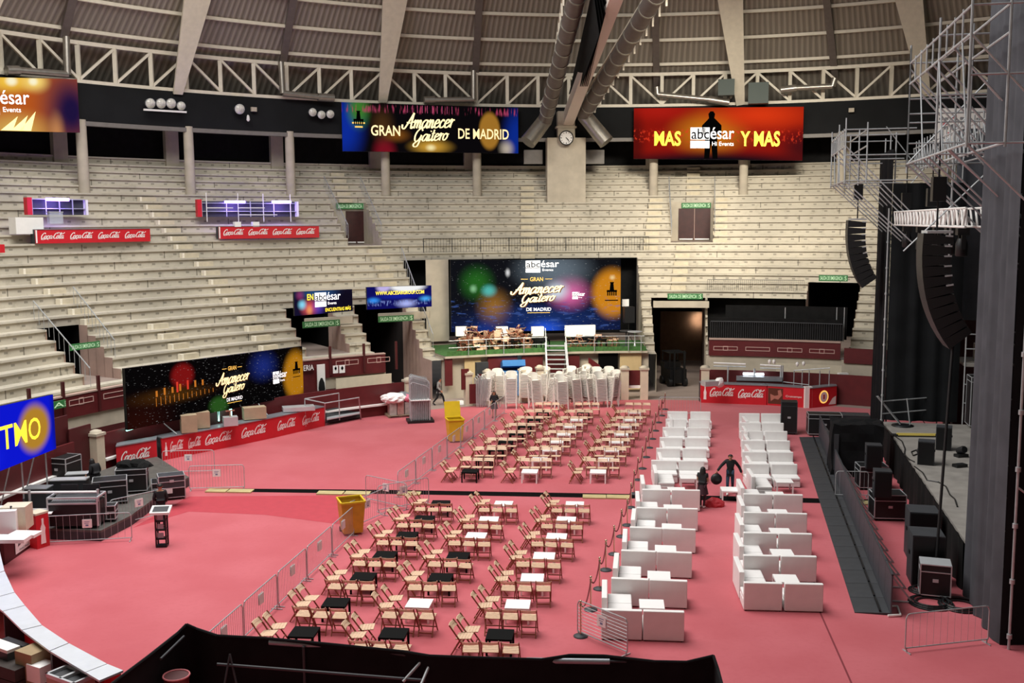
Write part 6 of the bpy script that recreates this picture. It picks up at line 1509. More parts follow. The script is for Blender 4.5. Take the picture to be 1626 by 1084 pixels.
m = MB(); m.obox(c, .75, .5, .65, .7); m.part('glass_body', M['glass'], t); m = MB(); m.obox(c + Vector((0, 0, .65)), .8, .55, .05, .7); m.part('lid', M['alu'], t)
for k, (x, y) in enumerate(((378, 359), (407, 359))): tier_box(x - 5, x + 5, y - 7, y + 1, 41.45, .3, 'paper', ('white carton on the second upper counter, left one', 'white carton on the second upper counter, right one')[k], 'box', 'carton')
t = thing('tall_frame', 'thin pale tube frame standing over the second upper counter', 'frame', ring(400, 350, 42.3))
for x in (329, 379, 419, 462): p = ring(x, 352, 42.3); tubes(t, 'post', [(p, p + Vector((0, 0, 1.9)))], .03, 'white')
for x0, x1, y in ((329, 370, 330), (379, 420, 330), (380, 440, 341)): tubes(t, 'rail', [(ring(x0, y, 42.3), ring(x1, y, 42.3))], .035, 'white')

# stair aisles: small step blocks climbing the tiers
M['step_block'] = mat('step_block_concrete', 'cabfa6', .85, var=.1); M['step_end'] = mat('white_step_end', 'eee6d2', .8)
def aisle(pxs, white=True):
    m = MB()
    for (x, y, j) in pxs:
        a = raz(x, y, RJ[j]); w = 1.05; c = pol(RJ[j] - .2, a); z = ZJ[j + 1]; c.z = z
        m.obox(c, w, .38, (ZJ[j] - z) * .55, radians(-a), 0)
        if white: e = pol(RJ[j] - .21, a - degrees(.55 / RJ[j])); e.z = z; m.obox(e, .14, .41, (ZJ[j] - z) * .57, radians(-a), 1)
    m.structure('trim_stair_blocks', [M['step_block'], M['step_end']])
aisle([(217 + 9.3 * k if k < 8 else 305 + 11.2 * (k - 8), 0, 5 + k) for k in range(19)])
aisle([(20 + 19 * k, 0, 13 + k) for k in range(6)]); aisle([(225 + 16 * k, 0, 19 + k) for k in range(5)])
aisle([(527 + (k * 3 if k < 6 else 0), 0, k + 1) for k in range(5)], False)
aisle([(585 + 5.5 * k, 0, 12 + k) for k in range(6)], False)
aisle([(835, 0, 3 + k) for k in range(11)], False); aisle([(1045 - 1.2 * k, 0, 5 + k) for k in range(8)], False); aisle([(1150, 0, 5 + k) for k in range(7)], False)
aisle([(1090 - 1.5 * k, 0, 12 + k) for k in range(7)], False); aisle([(1105, 0, k) for k in range(5)], False)
# thin rails above the box and beside the upper doors
t = thing('tier_railing', 'thin grey railing along the tier above the big LED wall', 'railing', pol(RJ[13], -10, ZJ[13]))
a0_, a1_ = raz(672, 405, 40.4), raz(1030, 405, 40.4)
arc_tube(t, 'top_rail', RJ[13] - .05, a0_, a1_, ZJ[13] + 1.0, .02, 'charcoal')
for k in range(80): a = a0_ + (a1_ - a0_) * k / 79; m = MB(); m.tube(pol(RJ[13] - .05, a, ZJ[13]), pol(RJ[13] - .05, a, ZJ[13] + 1.0), .03 if k % 10 == 0 else .011, 4); m.part('baluster', M['charcoal'], t)
def raking_rail(label, pa, pb, n=14, hgt=.95):
    t = thing('stair_railing', label, 'railing', pa); tubes(t, 'handrail', [(pa + Vector((0, 0, hgt)), pb + Vector((0, 0, hgt)))], .03, 'galv')
    for k in range(n): q = pa.lerp(pb, k / (n - 1)); tubes(t, 'baluster', [(q, q + Vector((0, 0, hgt)))], .014, 'galv', 4)
O1, O2 = OPEN['upper_door_a'], OPEN['upper_door_b']
for az, lb in ((O1[0], 'grey railing left of the upper left exit door'), (O1[1], 'grey railing right of the upper left exit door'), (O2[0], 'grey railing left of the upper right double door'), (O2[1], 'grey railing right of the upper right double door')):
    raking_rail(lb, pol(RJ[11], az + .05, ZJ[11]), pol(RJ[4], az + .05, ZJ[4]), 18)
raking_rail('grey railing down the left edge of the chair balcony recess', pol(RJ[24], a0 - .2, ZJ[24]), pol(RJ[14], a0 - .2, ZJ[14]), 16)
AL = OPEN['arch_left']
raking_rail('thin raking rail left of the near grated stair opening', pol(RJ[24], AL[0] - .3, ZJ[24]), pol(RJ[18], AL[0] - .3, ZJ[18]), 12)
raking_rail('thin raking rail right of the near grated stair opening', pol(RJ[22], AL[1] + .3, ZJ[22]), pol(RJ[17], AL[1] + .3, ZJ[17]), 12)
t = thing('tier_railing', 'dark grille railing above the right palco opening', 'railing', pol(RJ[18], 15, ZJ[18]))
g0, g1 = raz(1123, 474, RJ[18]), raz(1276, 474, RJ[18]); arc_tube(t, 'top_rail', RJ[18] + .05, g0, g1, ZJ[18] + .75, .02, 'charcoal')
for k in range(50): a = g0 + (g1 - g0) * k / 49; m = MB(); m.tube(pol(RJ[18] + .05, a, ZJ[18]), pol(RJ[18] + .05, a, ZJ[18] + .75), .011, 4); m.part('baluster', M['charcoal'], t)
# ------------------------------------------------------------------ floor joint with boards
def strip(mb, pts_a, pts_b, z=.004, mi=0):
    for k in range(len(pts_a) - 1):
        mb.quad(fl(*pts_a[k], z), fl(*pts_a[k + 1], z), fl(*pts_b[k + 1], z), fl(*pts_b[k], z), mi)
m = MB(); strip(m, [(332, 775), (620, 777.5), (1000, 784), (1235, 789), (1330, 792), (1420, 793)], [(332, 780), (620, 784), (1000, 791), (1235, 797), (1330, 799), (1420, 799)])
m.structure('floor_joint', M['black_dark'])
m = MB(); m.add([fl(x, y, .003) for x, y in ((560, 803), (538, 832), (420, 817), (300, 812), (210, 838), (300, 788), (560, 786))], [tuple(range(7))]); m.structure('floor_carpet_patch', mat('fresh_red_carpet', 'b03a46', .8, var=.06))
M['board'] = mat('beige_board', 'b8a878', .7, var=.12)
for k, (x0, x1, y) in enumerate(((330, 362, 778.5), (364, 402, 779), (505, 546, 782), (548, 588, 782.5), (632, 668, 783), (925, 962, 788), (963, 1000, 788.5), (1366, 1392, 798))):
    a, b = fl(x0, y, 0), fl(x1, y + .6, 0); m = MB(); m.bar(a + Vector((0, -.1, .03)), b + Vector((0, -.1, .03)), .5, .05, up=(0, 0, 1)); tag(m.part('floor_board', M['board']), 'beige board lying along the dark floor joint, %s from the left' % ORD[k], 'board', 'boards along the floor joint')

# ------------------------------------------------------------------ mixing area on its low platform
DZ = .4
dk = [fl(x, y, DZ) for x, y in ((56, 838), (160, 842), (208, 818), (252, 786), (300, 757), (205, 716), (96, 716), (-40, 760), (-60, 838))]
dk = [Vector((XC, YC, 0)) + Vector((p.x - XC, p.y - YC, 0)) * min(1, 27.5 / hypot(p.x - XC, p.y - YC)) + Vector((0, 0, DZ)) for p in dk]
t = thing('mixing_platform', 'low grey platform for the mixing desks at the left', 'platform', (dk[0] + dk[4]) / 2 - Vector((0, 0, DZ)))
m = MB(); m.prism([p - Vector((0, 0, .08)) for p in dk], (0, 0, .08)); m.part('deck', mat('dark_deck_ply', '55524e', .6, var=.2), t)
m = MB()
for k in (0, 1, 2, 3): a, b = dk[k], dk[k + 1]; m.prism([Vector((a.x, a.y, 0)), Vector((b.x, b.y, 0)), b - Vector((0, 0, .08)), a - Vector((0, 0, .08))], (0, .04, 0))
m.part('skirting', M['charcoal'], t)
t = thing('platform_rail', 'galvanised pipe railing at the front of the mixing platform', 'railing', fl(60, 838, DZ))
pa, pb, pc = fl(-30, 838, DZ), fl(50, 838, DZ), fl(158, 836, DZ)
for z in (.66, 1.3): tubes(t, 'rail', [(pa + Vector((0, 0, z)), pc + Vector((0, 0, z)))], .045, 'white')
for q in (pa, pb, pc): tubes(t, 'post', [(q, q + Vector((0, 0, 1.4)))], .045, 'galv')
def dp(x, y): return fl(x, y, DZ)
flight_case('flight_case', 'silver-edged case with pale lid at the rear of the mixing platform', dp(103, 762), .95, 1.0, 1.05, -.25, castors=False)
t = flight_case('flight_case', 'silver-edged case left of the pale-lidded one on the mixing platform', dp(80, 756), .9, 1.0, .95, -.2, castors=False)
flight_case('flight_case', 'big open black case with silver frame in the middle of the mixing platform', dp(176, 797), 1.25, .9, .95, .35, castors=True)
flight_case('flight_case', 'dark rack with gear piled on top, right on the mixing platform', dp(211, 780), 1.2, .8, 1.0, .25)
t = thing('gear_bag', 'black coats and bags heaped on the dark rack', 'bags', dp(214, 778) + Vector((0, 0, 1.0)))
for k, (dx, dy, r) in enumerate(((-.3, 0, .32), (.15, .1, .36), (.5, -.1, .28))):
    m = MB(); bm = bmesh.new(); bmesh.ops.create_icosphere(bm, subdivisions=2, radius=r)
    for v in bm.verts: v.co = Vector((v.co.x * 1.2, v.co.y, max(-.02, v.co.z * .8))) * (.85 + .3 * random.random())
    m.add([dp(214, 778) + v.co + Vector((dx, dy, 1.03)) for v in bm.verts], [tuple(v.index for v in f.verts) for f in bm.faces]); bm.free(); m.part('bag', M['black_cloth'], t)
# mixing desk
c = dp(114, 842) + Vector((0, .55, 0)); t = thing('mixing_desk', 'mixing desk in a silver-framed case at the front of the mixing platform', 'mixing desk', c, .03)
m = MB(); m.box(-.85, .85, -.4, .4, .12, .95); m.part('case', M['black_plastic'], t, True)
m = MB()
for z in (.95, 1.15):
    for y in (-.42, .42): m.bar((-.88, y, z), (.88, y, z), .06, .06)
for x in (-.88, .88): m.bar((x, -.42, .12), (x, -.42, 1.15), .05, .05); m.bar((x, .42, .12), (x, .42, 1.15), .05, .05); m.bar((x, -.42, 1.15), (x, .42, 1.15), .06, .06)
m.part('metal_frame', M['alu'], t, True)
m = MB(); m.add([(-.8, -.36, 1.0), (.8, -.36, 1.0), (.8, .36, 1.12), (-.8, .36, 1.12)], [(0, 1, 2, 3)]); m.box(-.8, .8, -.36, .36, .96, 1.0); m.part('desk_surface', M['charcoal'], t, True)
m = MB()
for k in range(24): m.box(-.76 + k * .064, -.735 + k * .064, -.3, -.02, 1.02, 1.045)
m.part('fader_strip', M['alu'], t, True); t['note'] = ''
del t['note']
for k in range(2): m = MB(); m.box(-.7 + .8 * k, -.1 + .8 * k, .38, .42, 1.1, 1.45); m.part('screen', M['black_plastic'], t, True)
flight_case('flight_case', 'low black drawer case right of the mixing desk', dp(172, 826), .6, .5, .6, .2)
for k, (x, y, w, d, h, mt, lb) in enumerate(((62, 804, .9, .6, .75, 'charcoal', 'grey covered console behind the mixing desk, left one'), (112, 792, 1.4, .5, .8, 'grey_skin', 'grey covered console behind the mixing desk, right one'), (125, 770, .9, .5, .5, 'charcoal', 'small dark trunk behind the covered consoles'))):
    t = thing('covered_console', lb, 'console', dp(x, y), .1 * k); m = MB(); m.box(-w / 2, w / 2, -d / 2, d / 2, 0, h); m.part('cover', M[mt], t, True); m = MB(); m.box(-w / 2 - .02, w / 2 + .02, -d / 2 - .02, d / 2 + .02, h, h + .04); m.part('lid', M['alu'] if k else M['counter_grey'], t, True)
for k, (x, y, rz) in enumerate(((73, 815, .2), (176, 762, .5))):
    c = fl(x, y, 1.05); m = MB(); m.obox(c, .42, .3, .03, rz); tag(m.part('paper_sheet', M['paper']), ('white sheet lying by the left end of the mixing desk', 'white and pink sheets on the big open case')[k], 'paper')
dup(CHAIR0, dp(140, 742), 0, 'pale folding chair at the rear of the mixing platform', 'odd folding chair', rot=(0, 0, 2.6))
t = flight_case('flight_case', 'dark trunk with white label at the right end of the mixing platform', fl(268, 790), 1.3, .9, .75, .35)
m = MB(); m.box(-.2, .15, -.49, -.475, .3, .62); m.part('paper_label', M['paper'], t, True)
t = flight_case('flight_case', 'blue-grey case on the dark labelled trunk', fl(272, 772, .8), 1.0, .7, .5, .4, 'charcoal', castors=False)
place(BAR0, fl(222, 828), radians(48), 'crowd barrier leaning beside the mixing platform by the standing person', None)
place(BAR0, fl(345, 778), radians(5), 'thin crowd barrier right of the mixing platform, nearer one', None)
place(BAR0, fl(300, 752), radians(5), 'thin crowd barrier right of the mixing platform, farther one', None)
bx_ = make_barrier(3.0, 1.05, 12, 'galv', True); place(bx_, fl(140, 862), radians(9), 'crowd barrier in front of the low mixing platform', None)
# lectern-like stand on the carpet
c = fl(258, 867); t = thing('control_stand', 'narrow dark stand with a pale sloping top alone on the carpet', 'stand', c, .1)
m = MB(); m.box(-.19, .19, -.16, .16, .0, .06); m.part('foot', M['black_metal'], t, True)
m = MB()
for x in (-.17, .17):
    for y in (-.14, .14): m.bar((x, y, .05), (x, y, 1.2), .05, .05)
for z in (.3, .62, .94, 1.18): m.box(-.18, .18, -.15, .15, z - .02, z + .02)
m.part('frame', M['black_metal'], t, True)
for k in range(3): m = MB(); m.box(-.1, .1, -.165, -.15, .36 + .32 * k, .54 + .32 * k); m.part('pale_plate', M['counter_grey'], t, True)
m = MB(); m.add([(-.34, -.24, 1.2), (.34, -.24, 1.2), (.34, .24, 1.34), (-.34, .24, 1.34), (-.34, -.24, 1.28), (.34, -.24, 1.28), (.34, .24, 1.42), (-.34, .24, 1.42)], [(3, 2, 1, 0), (4, 5, 6, 7), (0, 1, 5, 4), (1, 2, 6, 5), (2, 3, 7, 6), (3, 0, 4, 7)]); m.part('sloping_top', M['white'], t, True)
m = MB(); m.add([(-.26, -.18, 1.305), (.26, -.18, 1.305), (.26, .17, 1.405), (-.26, .17, 1.405)], [(0, 1, 2, 3)]); m.part('dark_panel', M['charcoal'], t, True)

# ------------------------------------------------------------------ bar end at the left edge
A, B = fl(8, 897), fl(52, 866); nb = Vector((-1, .2, 0))
t, P = bar_unit('dark drinks counter with a white poster at the left edge', A, B, 1.15, nb, None, depth=1.1, face='maroon_dark')
m = MB(); rect2d(m, P, .36, .93, .06, .98, .02); m.part('poster', M['paper'], t)
m = MB(); put2d(m, text_shape('DE'), P, .54, .72, .74, .86, .03); put2d(m, script_shape('conte', .25), P, .45, .86, .5, .68, .03, rise=.1); put2d(m, script_shape('tiramo', .25), P, .45, .88, .28, .46, .03, rise=.1); put2d(m, text_shape('MADRID'), P, .5, .85, .1, .18, .03); m.part('poster_lettering', M['grey_skin'], t)
c = fl(58, 870); t = thing('drinks_fridge', 'narrow red fridge with a white bottle print at the end of the left counter', 'fridge', c + Vector((0, .2, 0)), -.5)
m = MB(); m.box(-.25, .25, -.25, .25, 0, 1.2); m.part('body', M['red'], t, True); m = MB(); m.box(-.26, .26, -.26, .26, 1.2, 1.27); m.part('top', M['cream'], t, True)
m = MB(); m.prism([(.26, -.1, .15), (.26, .1, .15), (.26, .08, .55), (.26, .1, .7), (.26, .04, .85), (.26, .04, 1.05), (.26, -.04, 1.05), (.26, -.04, .85), (.26, -.1, .7), (.26, -.08, .55)], (.01, 0, 0)); m.part('bottle_print', M['coke_white'], t, True)
for k, (x, y, z, w, d, h, mt, lb) in enumerate(((6, 842, 1.2, 1.0, .8, .75, 'paper', 'white carton at the left edge on the bar end'), (28, 838, 1.2, .8, .7, .8, 'cream', 'cream carton beside the white one on the bar end'), (18, 858, 1.2, 1.1, .6, .12, 'paper', 'flat white packages on the dark counter'), (40, 850, 1.2, .9, .5, .1, 'white', 'white tray at the far end of the dark counter'))):
    c = fl(x, y, z); m = MB(); m.obox(c, w, d, h, .2 - .1 * k); tag(m.part('carton', M[mt]), lb, 'box')
t = thing('counter_frame', 'dark pipe frame standing on the dark counter at the left edge', 'frame', fl(30, 855, 1.2))
for x, y in ((20, 845), (40, 832)): p = fl(x, y, 1.15); tubes(t, 'post', [(p, p + Vector((0, 0, .9)))], .035, 'charcoal')

# ------------------------------------------------------------------ curved pale counter in the near left corner
M['pale_metal'] = mat('brushed_pale_metal', 'd9dee4', .38, metal=.25, var=.05)
out = [(-2, 868), (7, 906), (23, 940), (39.4, 960.7), (66.5, 992), (109, 1020.5), (170.5, 1053.6), (196, 1064)]
inn = [(-48, 880), (-40, 922), (-20, 952), (4.5, 970), (35, 1000), (79, 1033), (136, 1067), (158, 1080)]
for k in range(len(out) - 1):
    z = 1.1; a, b, c_, d = fl(*out[k], z), fl(*out[k + 1], z), fl(*inn[k + 1], z), fl(*inn[k], z); g = .012
    a2, b2, c2, d2 = a.lerp(b, g), b.lerp(a, g), c_.lerp(d, g), d.lerp(c_, g)
    t = thing('bar_counter', 'pale metal counter section in the near left curve, %s from the far end' % ORD[k], 'bar counter', Vector(((a + c_) / 2).xy.to_3d()), 0, 'curved pale counter')
    m = MB(); m.prism([a2, b2, c2, d2], (0, 0, -.05)); m.part('worktop', M['pale_metal'], t)
    m = MB(); f = (d2 - a2).normalized() * .06; m.prism([Vector((a2.x, a2.y, 0)) + f, Vector((b2.x, b2.y, 0)) + f, b2 + f - Vector((0, 0, .05)), a2 + f - Vector((0, 0, .05))], f * .4); m.part('front_panel', M['red'], t)
    if k % 2: m = MB(); m.prism([Vector((a2.x, a2.y, 0)) + f, Vector((d2.x, d2.y, 0)), d2 - Vector((0, 0, .05)), a2 + f - Vector((0, 0, .05))], (b2 - a2) * .05); m.part('end_panel', M['charcoal'], t)
def nb_box(name, label, x, y, ztop, w, d, h, rz, mt, cat, z0=0):
    c = fl(x, y, ztop); c.z = ztop - h; m = MB(); m.obox(c, w, d, h, rz); return tag(m.part(name, M[mt] if isinstance(mt, str) else mt), label, cat)
card = mat('brown_cardboard', 'a08a6a', .85, var=.08)
nb_box('carton', 'tall tan carton behind the near curved counter', 52, 1030, .95, .62, .55, .95, -.5, card, 'box')
nb_box('carton', 'white box in front of the tan carton behind the near curved counter', 64, 1052, .72, .5, .42, .42, -.5, 'paper', 'box')
nb_box('carton', 'lower white box under the other by the tan carton', 66, 1066, .29, .52, .44, .29, -.45, 'paper', 'box')
t = thing('sink_unit', 'steel bowl unit with two basins behind the near curved counter', 'sink', fl(112, 1072, .9).xy.to_3d(), -.55)
m = MB(); m.box(-.5, .5, -.28, .28, 0, .86); m.part('cabinet', M['concrete_pink'], t, True)
m = MB(); m.box(-.52, .52, -.3, -.24, .86, .95); m.box(-.52, .52, .24, .3, .86, .95); m.box(-.52, -.46, -.3, .3, .86, .95); m.box(.46, .52, -.3, .3, .86, .95); m.box(-.04, .04, -.28, .28, .86, .95); m.part('rim', M['alu'], t, True)
m = MB(); m.box(-.46, .46, -.24, .24, .862, .88); m.part('basin', M['charcoal'], t, True)
t = thing('ice_chest', 'white open ice chest at the left edge behind the pale counter', 'chest', fl(12, 1020, .9).xy.to_3d(), -.55)
m = MB(); m.box(-.45, .45, -.3, .3, 0, .82); m.part('body', M['charcoal'], t, True); m = MB(); m.box(-.45, .45, -.3, .05, .82, .9); m.part('white_lid', M['white'], t, True); m = MB(); m.box(-.45, .45, .12, .3, .82, .86); m.part('dark_slot', M['black_plastic'], t, True)
t = thing('dark_crates', 'dark crates stacked behind the pale counter at the left edge', 'crates', fl(20, 1052, .6).xy.to_3d(), -.5)
for k in range(2): m = MB(); m.box(-.5, .5, -.3, .3, .32 * k, .32 * k + .3); m.part('crate', mat('dark_brown_crate', '2e2420', .7), t, True)

# ------------------------------------------------------------------ black cloth enclosure at the bottom edge
ZT = 1.45
tp = [(150, 1106), (235, 1042), (283, 1004), (296, 991), (312, 998), (345, 1009), (420, 1013), (520, 1022), (640, 1034), (682, 1041), (760, 1044), (860, 1047), (905, 1040), (960, 1041), (1040, 1050), (1090, 1051), (1133, 1041), (1140, 1062), (1150, 1100)]
t = thing('cloth_enclosure', 'black cloth draped over a pipe enclosure along the bottom edge of the picture', 'enclosure', fl(700, 1084, 0))
top = [fl(x, y, ZT + (.12 if (x, y) in ((296, 991), (1133, 1041)) else 0)) for x, y in tp]
m = MB(); n = len(top); vs = []
rows = 5
for j in range(rows):
    f = j / (rows - 1)
    for i, p in enumerate(top):
        off = .05 * sin(i * 2.1 + j) * (f > 0); vs.append((p.x + off * .4, p.y - off, p.z * (1 - f)))
m.add(vs, [(j * n + i, (j + 1) * n + i, (j + 1) * n + i + 1, j * n + i + 1) for j in range(rows - 1) for i in range(n - 1)], smooth=True)
for a, b in zip(top[:-1], top[1:]): m.tube(a, b, .035, 6)
m.part('cloth', M['cover'], t)
def inner(x, y, z): return fl(x, y, z)
for nm, p, q, r, mt in (('pipe', inner(255, 1046, 1.32), inner(292, 1010, 1.36), .03, 'charcoal'), ('foam_pipe', inner(428, 1019, 1.36), inner(540, 1027, 1.36), .07, 'counter_grey'), ('foam_pipe', inner(836, 1048, 1.36), inner(968, 1050, 1.36), .07, 'counter_grey'), ('pipe', inner(540, 1027, 1.36), inner(672, 1043, 1.36), .03, 'charcoal'), ('pipe', inner(345, 1054, .95), inner(676, 1080, .95), .035, 'charcoal'), ('pipe', inner(690, 1045, 1.36), inner(1130, 1052, 1.36), .03, 'charcoal'), ('raking_pipe', inner(676, 1042, 1.36), inner(640, 1082, .9), .035, 'galv'), ('raking_pipe', inner(686, 1046, 1.3), inner(668, 1088, .9), .035, 'galv'), ('corner_pipe', inner(1128, 1054, 1.3), inner(1132, 1090, .8), .04, 'galv')):
    mb = MB(); mb.tube(p, q, r, 8); mb.part(nm, M[mt], t)
for x, y in ((482, 1026), (690, 1046)): p = inner(x, y, 1.36); mb = MB(); mb.tube((p.x, p.y, 0), p, .035, 8); mb.part('post', M['charcoal'], t)
p = inner(365, 1038, 1.2); mb = MB(); mb.path([p + Vector((-.15, -.3, -1.0)), p, p + Vector((.3, -.3, -1.1))], .025, 6); mb.part('stay', M['charcoal'], t)
c = fl(280, 1073, .8); t = thing('red_bucket', 'dark red round bin inside the black cloth enclosure', 'bin', (c.x, c.y, 0))
m = MB(); m.lathe([(.24, 0), (.29, .8)], (0, 0, 0), 20); m.part('body', M['maroon'], t, True); m = MB(); m.path([Vector((.3 * cos(k * pi / 10), .3 * sin(k * pi / 10), .82)) for k in range(21)], .02, 6); m.part('rim', mat('pale_red_rim', 'c06a6e', .5), t, True)
m = MB(); m.lathe([(.28, .803), (.28, .81)], (0, 0, 0), 20); m.part('dark_liner', M['maroon_dark'], t, True)

# ------------------------------------------------------------------ pallets by the left passage
def pallet(t, w, d):
    for k in range(5): m = MB(); y = -d / 2 + d * k / 4; m.box(-w / 2, w / 2, y - .06, y + .06, .11, .14); m.part('deck_board', M['pal'], t, True)
    for k in range(3): m = MB(); x = -w / 2 + .06 + (w - .12) * k / 2; m.box(x - .06, x + .06, -d / 2, d / 2, 0, .11); m.part('bearer', M['pal'], t, True)
M['pal'] = mat('worn_pallet_wood', '8f7f6a', .8, var=.15)
c = fl(634, 660); t = thing('wrapped_pallet', 'pallet with clear-wrapped bundles topped by a crumpled white and pink sheet', 'pallet', c, radians(20)); pallet(t, 1.5, 1.1)
for k, (x, y, h) in enumerate(((-.45, -.25, .9), (0, -.2, .95), (.45, -.25, .85), (-.4, .25, .9), (.1, .25, .95), (.5, .25, .9))):
    m = MB(); m.box(x - .2, x + .2, y - .2, y + .2, .14, h); m.part('wrapped_bundle', mat('pinkish_wrapped_goods', 'b98f88' if k % 2 else 'a9a09a', .35, var=.2, vscale=7), t, True)
for k, (x, y, z, sx, sy, sz, mt) in enumerate(((-.35, -.1, 1.1, .75, .6, .32, 'paper'), (.3, .1, 1.12, .5, .5, .3, 'mesh_grey'), (.55, -.1, 1.05, .42, .5, .3, 'pinkwrap'))):
    if mt == 'pinkwrap' and 'pinkwrap' not in M: M['pinkwrap'] = mat('pink_wrap', 'd87a90', .5, var=.15)
    bm = bmesh.new(); bmesh.ops.create_icosphere(bm, subdivisions=3, radius=1); r_ = random.Random(k)
    for v in bm.verts: v.co = Vector((v.co.x * sx, v.co.y * sy, v.co.z * sz)) * (.88 + .22 * r_.random()) + Vector((x, y, z))
    m = MB(); m.add([v.co.copy() for v in bm.verts], [tuple(v.index for v in f.verts) for f in bm.faces]); bm.free(); m.part('crumpled_sheet', M[mt] if mt != 'mesh_grey' else M['counter_grey'], t, True)
c = fl(667, 669); t = thing('barrier_pallet', 'pallet loaded upright with many grey crowd barriers', 'pallet', c, radians(12)); 
m = MB(); m.box(-.75, .75, -.55, .55, 0, .14); m.part('pallet', M['black_plastic'], t, True)
for k in range(11):
    y = -.45 + .09 * k; h = 2.25 + .35 * abs(sin(k * 1.9)); m = MB(); x0 = -.55 + .03 * (k % 3)
    m.path([(x0, y, .14), (x0, y, h), (x0 + .1, y, h + .1), (x0 + .1 + .8, y + .03, h - .15), (x0 + 1.05, y, h - .3), (x0 + 1.05, y, .14)], .022, 6)
    for q in range(9): m.tube((x0 + .1 + .1 * q, y, .16), (x0 + .1 + .1 * q, y, h), .011, 4)
    m.part('stored_barrier', M['galv'], t, True)
m = MB(); m.box(-.58, .58, -.5, .5, 1.28, 1.32); m.part('packing_strap', M['paper'], t, True)
a = [fl(x, y, .012) for x, y in ((713, 638), (733, 635), (750, 641), (727, 643))]; m = MB(); m.prism(a, (0, 0, -.01)); tag(m.part('white_sheet', M['paper']), 'flat white sheet on the floor right of the walking man', 'sheet')
# red bag on the floor in the aisle
c = fl(1134, 803); bm = bmesh.new(); bmesh.ops.create_icosphere(bm, subdivisions=3, radius=1); r_ = random.Random(3)
for v in bm.verts: v.co = Vector((v.co.x * .42, v.co.y * .28, max(-.001, v.co.z * .34))) * (.9 + .2 * r_.random())
m = MB(); m.add([c + v.co for v in bm.verts], [tuple(v.index for v in f.verts) for f in bm.faces]); bm.free(); tag(m.part('red_bag', mat('bright_red_bag', 'b0202c', .6)), 'red bag lying on the carpet beside the woman in the aisle', 'bag')
# ------------------------------------------------------------------ people
def skin_mesh(nodes, edges, root=0, sub=2):
    """nodes: [(x,y,z,r)], returns vertices, faces of a grown surface"""
    me = bpy.data.meshes.new('grow'); me.from_pydata([n[:3] for n in nodes], edges, []); ob = bpy.data.objects.new('grow', me); COL.objects.link(ob)
    sm_ = ob.modifiers.new('skin', 'SKIN'); sm_.use_smooth_shade = True
    if not me.skin_vertices: me.attributes
    for i, n in enumerate(nodes):
        sv = me.skin_vertices[0].data[i]; r = n[3]; sv.radius = r if isinstance(r, tuple) else (r, r); sv.use_root = (i == root)
    ss = ob.modifiers.new('sub', 'SUBSURF'); ss.levels = sub; ss.render_levels = sub
    dg = bpy.context.evaluated_depsgraph_get(); dg.update(); m2 = bpy.data.meshes.new_from_object(ob.evaluated_get(dg))
    vs = [v.co.copy() for v in m2.vertices]; fs = [tuple(p.vertices) for p in m2.polygons]
    bpy.data.objects.remove(ob); bpy.data.meshes.remove(me); bpy.data.meshes.remove(m2); return vs, fs
M['skin'] = mat('skin', 'b98468', .55, var=.05); M['jeans'] = mat('blue_jeans', '2c3f55', .8, var=.1); M['black_wear'] = mat('black_jacket', '121216', .8, var=.15)
M['hair_dark'] = mat('dark_hair', '15110f', .6); M['grey_shirt'] = mat('grey_shirt', '8e8c88', .8, var=.1); M['plum'] = mat('plum_trousers', '3a1a24', .8, var=.1); M['shoe_white'] = mat('white_shoes', 'e6e4e2', .5)
